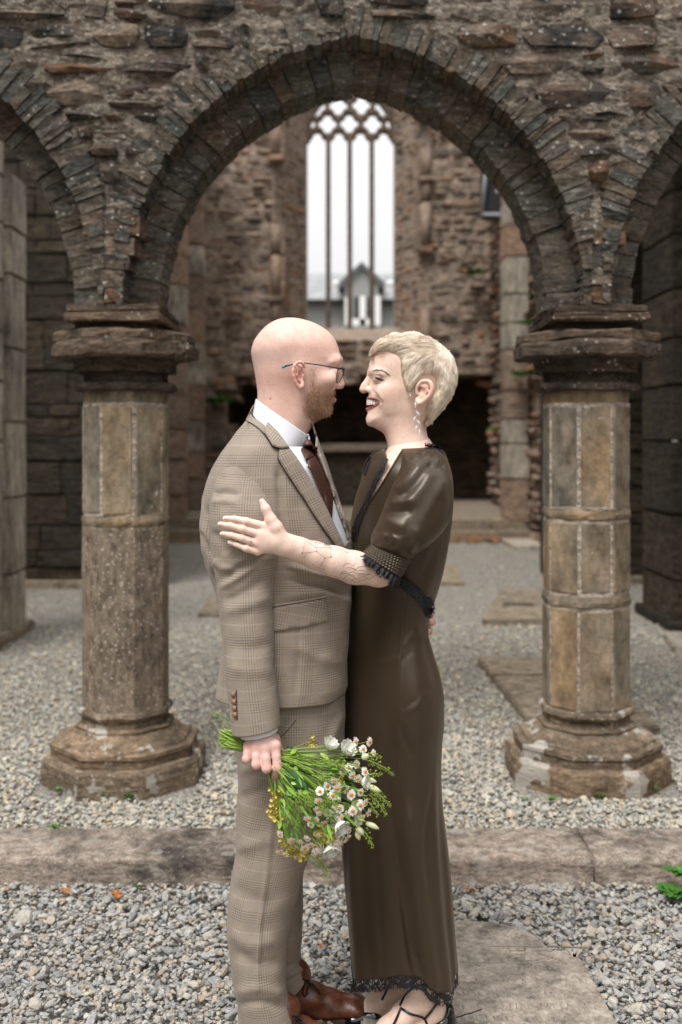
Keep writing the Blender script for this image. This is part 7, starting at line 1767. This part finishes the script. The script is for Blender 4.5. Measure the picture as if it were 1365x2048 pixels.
# ear-ring of small jewelled leaves
M_SILV = simple_mat('jewel_silver', (.82, .82, .84), .12, .05, **{'Metallic': .9})
M_GEM = simple_mat('clear_stone', (.85, .86, .88), .05, .1, 300, **{'Specular IOR Level': 1.0})
ear = kid('earring', None, None, wom); ye = -.0845
v, f = tube_pts([W3(a, b_, ye) for a, b_ in ((720, 940), (722, 990), (728, 1040), (722, 1090), (735, 1130), (735, 1180), (750, 1225), (764, 1262))], .0005, 5); kid('wire', mesh('wire', v, f), M_SILV, ear)
for a, b_, ro, L in ((720, 940, 90, 35), (748, 1046, -50, 31), (709, 1110, 55, 31), (755, 1152, -48, 31), (731, 1218, 75, 33), (767, 1268, 95, 31)):
    c = W3(a, b_, ye - .001); lm = L / 5.935 * YF / F_PX; gm = []
    for t in np.linspace(0, 2 * np.pi, 12, endpoint=False):
        u_, w_ = lm * math.cos(t), lm * .5 * math.sin(t) * (1 - .35 * abs(math.cos(t))); p = c + Vector((u_ * math.cos(R(ro)) - w_ * math.sin(R(ro)), 0, u_ * math.sin(R(ro)) + w_ * math.cos(R(ro))))
        bmx = bmesh.new(); bmesh.ops.create_icosphere(bmx, subdivisions=1, radius=.00085, matrix=Matrix.Translation(p)); me_ = bpy.data.meshes.new('t'); bmx.to_mesh(me_); bmx.free(); gm.append(([tuple(q.co) for q in me_.vertices], [list(p_.vertices) for p_ in me_.polygons])); bpy.data.meshes.remove(me_)
    bmx = bmesh.new(); bmesh.ops.create_icosphere(bmx, subdivisions=1, radius=1, matrix=Matrix.Translation(c) @ Matrix.Rotation(-R(ro), 4, 'Y') @ Matrix.Diagonal((lm * .62, .0012, lm * .3, 1))); me_ = bpy.data.meshes.new('t'); bmx.to_mesh(me_); bmx.free(); gm.append(([tuple(q.co) for q in me_.vertices], [list(p_.vertices) for p_ in me_.polygons])); bpy.data.meshes.remove(me_)
    v, f = join(gm); kid('jewel_leaf', mesh('jewel_leaf', v, f, False), M_GEM, ear)
# ================================================================== BOUQUET held in the man's hand
bq = thing('flower_bouquet', 'loose bouquet of daisies, white blooms and greenery held hanging down', 'bouquet', P(620, 1590, 2.2))
rbq = random.Random(17); YB = 2.268
M_STEM = hair_mat('green_stem', (.10, .20, .018), (.20, .33, .035), (.32, .43, .08))
M_LEAFG = None
b = MB('bouquet_leaf'); rnd_ = b.n('ObjectInfo', out=None).outputs['Random']; pos = b.n('NewGeometry', out=None).outputs['Position']
c = b.mix(.3, b.ramp(rnd_, [(0, (.07, .20, .018)), (.5, (.17, .36, .035)), (.8, (.28, .46, .06)), (1, (.36, .48, .10))]), b.ramp(b.noise(pos, 90, 3, .6), [(.3, .5), (.7, 1.4)]), 'MULTIPLY')
M_LEAFG = b.bsdf(c, .42, None, **{'Subsurface Weight': .1, 'Subsurface Radius': (.004, .008, .002), 'Specular IOR Level': .45})
M_BIGL = simple_mat('dark_leaf', (.03, .10, .03), .3, .3, 60)
M_PETAL = simple_mat('daisy_petal', (.84, .84, .80), .55, .06, 200); M_DISC = simple_mat('daisy_centre', (.72, .27, .012), .7, .5, 900, .8, .002)
M_LISI = simple_mat('white_bloom', (.82, .82, .74), .5, .12, 40); M_BUD = simple_mat('cream_bud', (.66, .68, .42), .5, .2, 60); M_YEL = simple_mat('yellow_statice', (.60, .52, .12), .7, .5, 150); M_POD = simple_mat('green_pod', (.24, .36, .05), .5, .3, 200)
def B5(x, y, Y): a = hz5(x, y); return P(a[0], a[1], Y)
def dome(x, y):                                         # near surface of the bunch
    dx, dy = (x - 800) / 420, (y - 680) / 420; return 2.265 - .095 * max(0, 1 - dx * dx - dy * dy) ** .5
grip = (365, 372)
def stem_curve(end, tailp, n=14, sag=0.0):
    """tail -> through the fist -> fans out to the flower"""
    g0 = (grip[0] + rbq.uniform(-10, 10), grip[1] + rbq.uniform(-16, 16)); ex, ey, eY = end
    pts = [(*tailp, YB + rbq.uniform(-.008, .016)), (*g0, YB + .012 + rbq.uniform(-.008, .006))]
    mxx, myy = g0[0] + (ex - g0[0]) * .45, g0[1] + (ey - g0[1]) * .40
    pts.append((mxx + rbq.uniform(-18, 18), myy + rbq.uniform(-18, 18) + sag, (YB + eY) / 2 - .006 + rbq.uniform(-.006, .008))); pts.append((ex, ey, eY))
    q = smooth_px(pts, n); return [B5(*p) for p in q]
def stem(end, r=.0011, tail=None):
    tp = tail or (rbq.uniform(60, 150), rbq.uniform(195, 330)); q = stem_curve(end, tp)
    v, f = tube_pts(q, np.linspace(r * 1.4, r * .75, len(q)), 5); kid('stem', mesh('stem', v, f), M_STEM, bq); return q
def orient(n, roll):
    n = Vector(n).normalized(); return n.to_track_quat('Z', 'Y').to_matrix().to_4x4() @ Matrix.Rotation(roll, 4, 'Z')
# --- daisy: petals in one mesh, orange disc as a sub-part
def daisy_mesh(seed):
    r_ = random.Random(seed); V, Fc = [], []; n = r_.randint(12, 15)
    for i in range(n):
        a = 2 * math.pi * i / n + r_.uniform(-.08, .08); L = r_.uniform(.0105, .0128); w = .0022; dz = r_.uniform(-.003, .0012)
        ca, sa = math.cos(a), math.sin(a); o = len(V)
        for t, ww in ((.25, .5), (.55, 1.0), (.85, 1.0), (1.0, .45)):
            for s_ in (-1, 0, 1):
                rr_ = L * t; V.append((rr_ * ca - s_ * w * ww * sa, rr_ * sa + s_ * w * ww * ca, dz * t * t + (.0006 if s_ else 0) + .0004))
        for k in range(3):
            for s_ in range(2): q = o + k * 3 + s_; Fc.append((q, q + 1, q + 4, q + 3))
    me = mesh('daisy', V, Fc); me.materials.append(M_PETAL); return me
def disc_mesh():
    bm = bmesh.new(); bmesh.ops.create_icosphere(bm, subdivisions=2, radius=.0044)
    for v_ in bm.verts: v_.co.z = v_.co.z * .75 + .0016; v_.co *= 1 + random.uniform(-.05, .05)
    me = bpy.data.meshes.new('flower_centre'); bm.to_mesh(me); bm.free(); me.materials.append(M_DISC)
    for p in me.polygons: p.use_smooth = True
    return me
DM = [daisy_mesh(i) for i in range(6)]; DC = disc_mesh()
def put(name, me, m, parent):
    o = bpy.data.objects.new(name, me); COL.objects.link(o); o.parent = parent; o.matrix_parent_inverse = wm(parent).inverted(); o.matrix_basis = m; return o
DA = [(995, 285), (1090, 285), (1118, 360), (905, 480), (948, 462), (1000, 440), (1058, 490), (972, 512), (1010, 535), (803, 585), (752, 622), (933, 615), (965, 645), (1030, 630), (742, 688), (825, 685), (733, 745), (885, 740), (980, 708), (975, 755), (940, 778), (898, 802), (668, 812), (722, 815), (817, 872), (748, 772), (805, 768), (1040, 800), (1085, 770), (480, 915), (556, 958), (612, 968), (665, 945), (735, 925), (690, 992), (650, 1012), (780, 1022), (735, 1056), (820, 1102), (855, 945), (905, 972), (942, 940), (895, 935), (480, 1038), (514, 1056), (600, 1074), (690, 848), (1000, 832), (1062, 700), (1026, 716), (970, 358), (1046, 335), (838, 650), (850, 548), (640, 980), (910, 880), (950, 890), (1010, 770), (870, 600), (780, 840), (575, 990), (715, 1000)]
for i, (x, y) in enumerate(DA):
    Y = dome(x, y) + rbq.uniform(-.012, .012); c = B5(x, y, Y)
    nrm_ = Vector(((x - 650) / 500 + rbq.uniform(-.5, .5), -1.0 + rbq.uniform(-.1, .3), -(y - 560) / 600 + rbq.uniform(-.45, .45)))
    k = rbq.uniform(.70, .98); m = Matrix.Translation(c) @ orient(nrm_, rbq.uniform(0, 6)) @ Matrix.Scale(k, 4)
    d = put('daisy', DM[i % 6], m, bq); put('flower_centre', DC, m, d)
    stem((x - nrm_.x * 6, y + nrm_.z * 6, Y + .006), .0008)
# --- big white blooms: ruffled cups
def bloom(x, y, r, tilt, Y):
    V, Fc = [], []
    for layer in range(3):
        for p in range(5):
            a0 = 2 * math.pi * (p + layer * .37) / 5; o = len(V); ns, nt = 9, 7
            for it in range(nt):
                t = it / (nt - 1); rad = r * (.18 + (.85 - layer * .22) * math.sin(t * 1.45)); zz = r * (t * 1.25 - .35)
                for js in range(ns):
                    s_ = js / (ns - 1) * 2 - 1; a = a0 + s_ * .78 * (.35 + .65 * math.sin(min(t * 2.2, 1.57))); ruf = r * .10 * t ** 2 * math.sin(s_ * 7 + p * 2 + layer)
                    V.append(((rad + ruf) * math.cos(a), (rad + ruf) * math.sin(a), zz - r * .22 * abs(s_) ** 3 * t + ruf * .6))
            for it in range(nt - 1):
                for js in range(ns - 1): q = o + it * ns + js; Fc.append((q, q + 1, q + ns + 1, q + ns))
    me = mesh('white_bloom', V, Fc); me.materials.append(M_LISI)
    put('white_bloom', me, Matrix.Translation(B5(x, y, Y)) @ orient(tilt, rbq.uniform(0, 6)), bq); stem((x, y, Y + .01), .0014)
for x, y, r, tl, Y in ((812, 318, .017, (.45, -.45, .8), 2.225), (925, 345, .019, (.5, -.5, .6), 2.215), (882, 852, .018, (.55, -.75, -.35), 2.175), (820, 1008, .016, (.2, -.7, -.5), 2.20), (1045, 562, .014, (.8, -.5, .1), 2.20), (1000, 815, .012, (.7, -.6, -.2), 2.2)): bloom(x, y, r, tl, Y)
def bud(x0, y0, x1, y1, Y, r):
    q = smooth_px([(x0, y0), ((x0 + x1) / 2, (y0 + y1) / 2 - 3), (x1, y1)], 9); t = np.linspace(0, 1, 9); v, f = tube_pts([B5(a, b_, Y) for a, b_ in q], r * np.sin(np.clip(t * 2.6 + .45, 0, 3.05)) ** .8 + .0004, 8); kid('flower_bud', mesh('flower_bud', v, f), M_BUD, bq); stem((x0, y0, Y + .004), .001)
for a in ((1075, 585, 1168, 628, 2.205, .0062), (1070, 540, 1138, 560, 2.21, .005), (1065, 840, 1155, 880, 2.205, .006), (1000, 870, 1050, 920, 2.195, .007), (1000, 900, 1022, 955, 2.20, .006), (1040, 400, 1085, 375, 2.21, .007)): bud(*a)
# --- yellow statice clumps
def statice(x, y, Y, n=14, sp=.012):
    V, Fc = [], []
    for i in range(n):
        c = B5(x, y, Y) + Vector((rbq.gauss(0, sp * .55), rbq.gauss(0, sp * .4), rbq.gauss(0, sp * .6))); a0 = rbq.uniform(0, 6); tl = Vector((rbq.uniform(-1, 1), -1, rbq.uniform(-1, .6))); m = Matrix.Translation(c) @ orient(tl, a0)
        o = len(V); V.append(tuple(m @ Vector((0, 0, -.003))))
        for k in range(8): r_ = .0042 * (1 + .25 * (k % 2)); V.append(tuple(m @ Vector((r_ * math.cos(k * .785), r_ * math.sin(k * .785), .0022 * (k % 2)))))
        for k in range(8): Fc.append((o, o + 1 + k, o + 1 + (k + 1) % 8))
    kid('statice_cluster', mesh('statice_cluster', V, Fc, False), M_YEL, bq); stem((x, y, Y + .006), .0009)
for x, y in ((440, 650), (442, 700), (432, 752), (452, 782), (470, 822), (500, 902), (515, 942), (545, 1016), (590, 1042), (642, 1052), (800, 900), (850, 905), (790, 952), (680, 284), (902, 552), (850, 568), (530, 985), (660, 1030), (745, 880), (820, 930)): statice(x, y, dome(x, y) + .012)
# --- pennycress sprays: green pods on fine stalks
def spray(p0, p1, Y0, Y1, n, ctl=None, pods=True):
    ctrl = ctl or ((p0[0] + p1[0]) / 2 + 8, (p0[1] + p1[1]) / 2 - 14); q = smooth_px([(*p0, Y0), (*ctrl, (Y0 + Y1) / 2), (*p1, Y1)], 24); pts = [B5(*a) for a in q]
    parts = [tube_pts(pts, np.linspace(.0011, .0005, 24), 5)]; pv = []
    for i in range(n):
        t = .12 + .86 * i / n; k = int(t * 23); c = pts[k]; tg = (pts[min(k + 1, 23)] - pts[k - 1]).normalized(); a = rbq.uniform(0, 6.28); side = Vector((math.cos(a), math.sin(a) * .8, math.sin(a + 1.3))); side = (side - tg * side.dot(tg)).normalized(); L = .0085 * (1.15 - .75 * t)
        e = c + side * L + tg * L * .7; parts.append(tube_pts([c, (c + e) / 2 + tg * .0008, e], .00032, 4)); bmx = bmesh.new(); bmesh.ops.create_icosphere(bmx, subdivisions=1, radius=.0019 * (1.2 - .5 * t), matrix=Matrix.Translation(e) @ orient(side, a) @ Matrix.Diagonal((1, .45, 1.1, 1))); me_ = bpy.data.meshes.new('t'); bmx.to_mesh(me_); bmx.free(); pv.append(([tuple(z.co) for z in me_.vertices], [list(z.vertices) for z in me_.polygons])); bpy.data.meshes.remove(me_)
    v, f = join(parts); o = kid('pennycress_spray', mesh('pennycress_spray', v, f), M_POD, bq)
    v, f = join(pv); kid('seed_pods', mesh('seed_pods', v, f), M_POD, o)
for p0, p1, n in (((1040, 400), (1265, 515), 34), ((1060, 395), (1170, 400), 20), ((1070, 590), (1238, 735), 36), ((1080, 640), (1205, 795), 32), ((1040, 660), (1150, 800), 26), ((1030, 870), (1112, 1015), 28), ((690, 1060), (800, 1242), 26), ((700, 1060), (828, 1192), 26), ((640, 1040), (760, 1150), 16), ((1050, 520), (1180, 510), 18), ((900, 380), (1060, 345), 14)):
    spray(p0, p1, dome(*p0) + .004, dome(*p0) - .004, n)
for k in range(26):
    a = rbq.uniform(.05, 1.25); L0 = rbq.uniform(330, 520); p0 = (grip[0] + L0 * math.cos(a), grip[1] + L0 * math.sin(a)); L1 = L0 + rbq.uniform(90, 170); p1 = (grip[0] + L1 * math.cos(a + rbq.uniform(-.08, .08)), grip[1] + L1 * math.sin(a)); spray(p0, p1, dome(*p0) - .002, dome(*p0) - .008, 14)
spray((145, 165), (5, 88), YB + .02, YB + .03, 24, (80, 128))
# --- foliage filling the fan
def leaf_mesh(L, w, curl, seed):
    r_ = random.Random(seed); V, Fc = [], []; n = 6
    for i in range(n + 1):
        t = i / n; ww = w * math.sin(math.pi * min(t ** .8, 1)) + .0002; zz = curl * L * t * t
        for s_ in (-1, 0, 1): V.append((s_ * ww, L * t, zz + (.25 * ww if s_ else 0)))
    for i in range(n):
        for s_ in range(2): q = i * 3 + s_; Fc.append((q, q + 1, q + 4, q + 3))
    me = mesh('leaf', V, Fc); me.materials.append(M_LEAFG); return me
LM = [leaf_mesh(.030, .0032, .15, 1), leaf_mesh(.022, .0042, -.2, 2), leaf_mesh(.038, .0022, .1, 3), leaf_mesh(.016, .0042, .3, 4), leaf_mesh(.026, .0018, -.1, 5)]
fan = [(500, 350), (760, 360), (920, 420), (1000, 520), (1010, 760), (920, 900), (740, 960), (560, 960), (470, 830), (440, 640), (430, 560)]
cnt = 0
while cnt < 290:
    x, y = rbq.uniform(430, 1030), rbq.uniform(340, 970)
    if not inside(np.array([x]), np.array([y]), fan)[0]: continue
    ang = math.atan2(y - grip[1], x - grip[0]); Y = dome(x, y) + rbq.uniform(-.004, .04)
    dirv = Vector((math.cos(ang) + rbq.uniform(-.5, .5), rbq.uniform(-.7, .25), -math.sin(ang) + rbq.uniform(-.5, .5))).normalized()
    m = Matrix.Translation(B5(x, y, Y)) @ dirv.to_track_quat('Y', 'Z').to_matrix().to_4x4() @ Matrix.Rotation(rbq.uniform(-1.4, 1.4), 4, 'Y') @ Matrix.Scale(rbq.uniform(.7, 1.35), 4)
    put('leaf', LM[cnt % 5], m, bq); cnt += 1
for i in range(70):                                       # bare green stems in the neck of the bunch
    a = rbq.uniform(-.02, 1.22); L = rbq.uniform(260, 520); e = (grip[0] + 120 + L * math.cos(a), grip[1] + 10 + L * math.sin(a)); stem((*e, dome(*e) + rbq.uniform(.004, .05)), rbq.uniform(.0007, .0013))
def big_leaf(poly, Y0, Y1, bend):
    me = leaf_mesh(1, 1, 0, 1); bpy.data.meshes.remove(me); V, Fc = [], []
    (x0, y0), (x1, y1), w = poly; n = 12
    for i in range(n + 1):
        t = i / n; cx_, cy_ = x0 + (x1 - x0) * t, y0 + (y1 - y0) * t; nx_, ny_ = -(y1 - y0), (x1 - x0); l = math.hypot(nx_, ny_); ww = w * math.sin(math.pi * min(.06 + t * .94, 1)) ** .8 + .5
        for s_ in (-1, -.5, 0, .5, 1): V.append(tuple(B5(cx_ + nx_ / l * ww * s_ + bend * t * t, cy_ + ny_ / l * ww * s_, Y0 + (Y1 - Y0) * t + .004 * abs(s_) - .004 * math.sin(math.pi * t))))
    for i in range(n):
        for j in range(4): q = i * 5 + j; Fc.append((q, q + 1, q + 6, q + 5))
    o = kid('broad_leaf', mesh('broad_leaf', V, Fc), M_BIGL, bq); o.modifiers.new('s', 'SOLIDIFY').thickness = .0006
big_leaf(((520, 470), (662, 615), 58), 2.225, 2.185, 8); big_leaf(((620, 610), (760, 752), 40), 2.215, 2.19, 0); big_leaf(((540, 560), (570, 700), 24), 2.24, 2.22, 0); big_leaf(((525, 318), (575, 330), 8), 2.25, 2.25, 0)
# ================================================================== small plants and leaves on the ground
M_WEED = simple_mat('weed_green', (.05, .16, .02), .45, .4, 60); M_FERN = simple_mat('moss_fern', (.09, .21, .02), .6, .5, 30)
def tuft(name, label, c, n, L, w, spread, mat, cat='weed', group=None, up=.8):
    r_ = random.Random(int(abs(c[0]) * 1000) + n); t = thing(name, label, cat, c, group); V, Fc = [], []
    for i in range(n):
        a = r_.uniform(0, 6.28); d = Vector((math.cos(a) * spread, math.sin(a) * spread, up + r_.uniform(-.2, .4))).normalized(); l = L * r_.uniform(.55, 1.15); s = Vector((-math.sin(a), math.cos(a), 0)); base = Vector((r_.uniform(-.3, .3) * L, r_.uniform(-.3, .3) * L, 0)) + Vector(c); o = len(V)
        for k in range(5):
            tt = k / 4; p = base + d * l * tt + Vector((0, 0, -.5 * l * tt * tt)); ww = w * math.sin(math.pi * (.08 + .9 * tt))
            V += [tuple(p - s * ww), tuple(p + s * ww)]
        for k in range(4): q = o + k * 2; Fc.append((q, q + 1, q + 3, q + 2))
    kid('leaves', mesh('leaves', V, Fc), mat, t); return t
def gp(px, py, z): Y = F_PX * (CAM_H - z) / (py - CY); return Vector(((px - CX) * Y / F_PX, Y, z))
WEEDS = [((257, 1592), 26, 'bright green weed under the front of the left column plinth'), ((118, 1580), 14, 'small weed at the left corner of the left column plinth'), ((215, 1590), 8, 'tiny weed beside the larger weed by the left plinth'), ((108, 1655), 12, 'small weed behind the kerb at the far left'), ((1105, 1600), 12, 'small weed in front of the right column plinth'), ((1200, 1592), 12, 'low weed touching the right column plinth'), ((1310, 1578), 16, 'small weed at the right corner of the right column plinth'), ((1050, 1600), 9, 'tiny weed to the left of the right column plinth')]
for (a, b_), n, lab in WEEDS: tuft('weed', lab, gp(a, b_, GZ), n, .032, .006, .7, M_WEED, group='small weeds in the gravel')
tuft('weed', 'small green weed at the foot of the kerb by an orange leaf', gp(275, 1774, .012), 10, .024, .005, .6, M_WEED, group='small weeds in the gravel')
tuft('leafy_plant', 'dark green leafy plant against the kerb at the right edge', gp(1348, 1790, .01), 60, .07, .014, .9, M_WEED, 'plant', up=1.0)
tuft('leafy_plant', 'green leaves over the kerb edge at the right', gp(1362, 1750, .06), 30, .06, .012, .9, M_WEED, 'plant', up=.9)
for (px, py, Y), n, L, lab in (((430, 806, 17.2), 150, .36, 'green fern tuft on the ledge behind the man'), ((1042, 752, 13.8), 80, .24, 'green fern on the right wall under the capital'), ((950, 548, 17.25), 70, .26, 'green fern on the gable to the right of the window'), ((1052, 648, 13.8), 60, .2, 'small fern above the right capital'), ((458, 802, 17.2), 70, .26, 'low green moss tuft next to the fern behind the man'), ((985, 860, 16.5), 30, .16, 'dim fern in the dark recess by the right wall')):
    tuft('wall_fern', lab, P(px, py, Y), n, L, L * .12, .9, M_FERN, 'fern', 'ferns growing on the ruined walls', up=.7)
M_DRY = simple_mat('dry_leaf', (.36, .13, .03), .7, .5, 120)
def dry_leaf(c, s, lab, rot):
    V, Fc = [(0, 0, .004)], []; n = 18; r_ = random.Random(int(c.x * 999))
    for i in range(n):
        a = 2 * math.pi * i / n; rr_ = s * (.55 + .45 * abs(math.sin(a * 2.5))) * r_.uniform(.8, 1.1); V.append((rr_ * math.cos(a), rr_ * math.sin(a), r_.uniform(0, .012)))
    for i in range(n): Fc.append((0, 1 + i, 1 + (i + 1) % n))
    o = obj('fallen_leaf', mesh('fallen_leaf', V, Fc, False), M_DRY, None, c); o.rotation_euler = (rot, .2, rot * 2); o.modifiers.new('s', 'SOLIDIFY').thickness = .0008
    tag(o, lab, 'leaf', 'fallen brown leaves')
dry_leaf(gp(232, 1790, .022), .026, 'curled orange leaf on the gravel by the kerb at left', .3)
dry_leaf(gp(130, 1783, .02), .018, 'small brown leaf near the kerb at the far left', .1)
dry_leaf(gp(940, 1780, .022), .022, 'orange leaf by the kerb behind the woman', -.3)
dry_leaf(gp(640, 1893, .022), .012, 'rusty leaf between the man and the woman on the gravel', .2)
# drift of dead leaves along the lowest chancel step
r_ = np.random.default_rng(4); n = 420; V, Fc = [], []
for i in range(n):
    x = r_.uniform(-3.2, 3.4); y = YP - abs(r_.normal(0, .16)) - .02; a = r_.uniform(0, 6.28); s = r_.uniform(.02, .05); o = len(V); z = GZ + r_.uniform(.0, .03)
    for k in range(5): V.append((x + s * math.cos(a + k * 1.257), y + s * math.sin(a + k * 1.257), z + r_.uniform(0, .02)))
    Fc.append(tuple(range(o, o + 5)))
tag(obj('leaf_litter', mesh('leaf_litter', V, Fc, False), M_DRY), 'drift of dead brown leaves along the chancel step', 'leaves', kind='stuff')
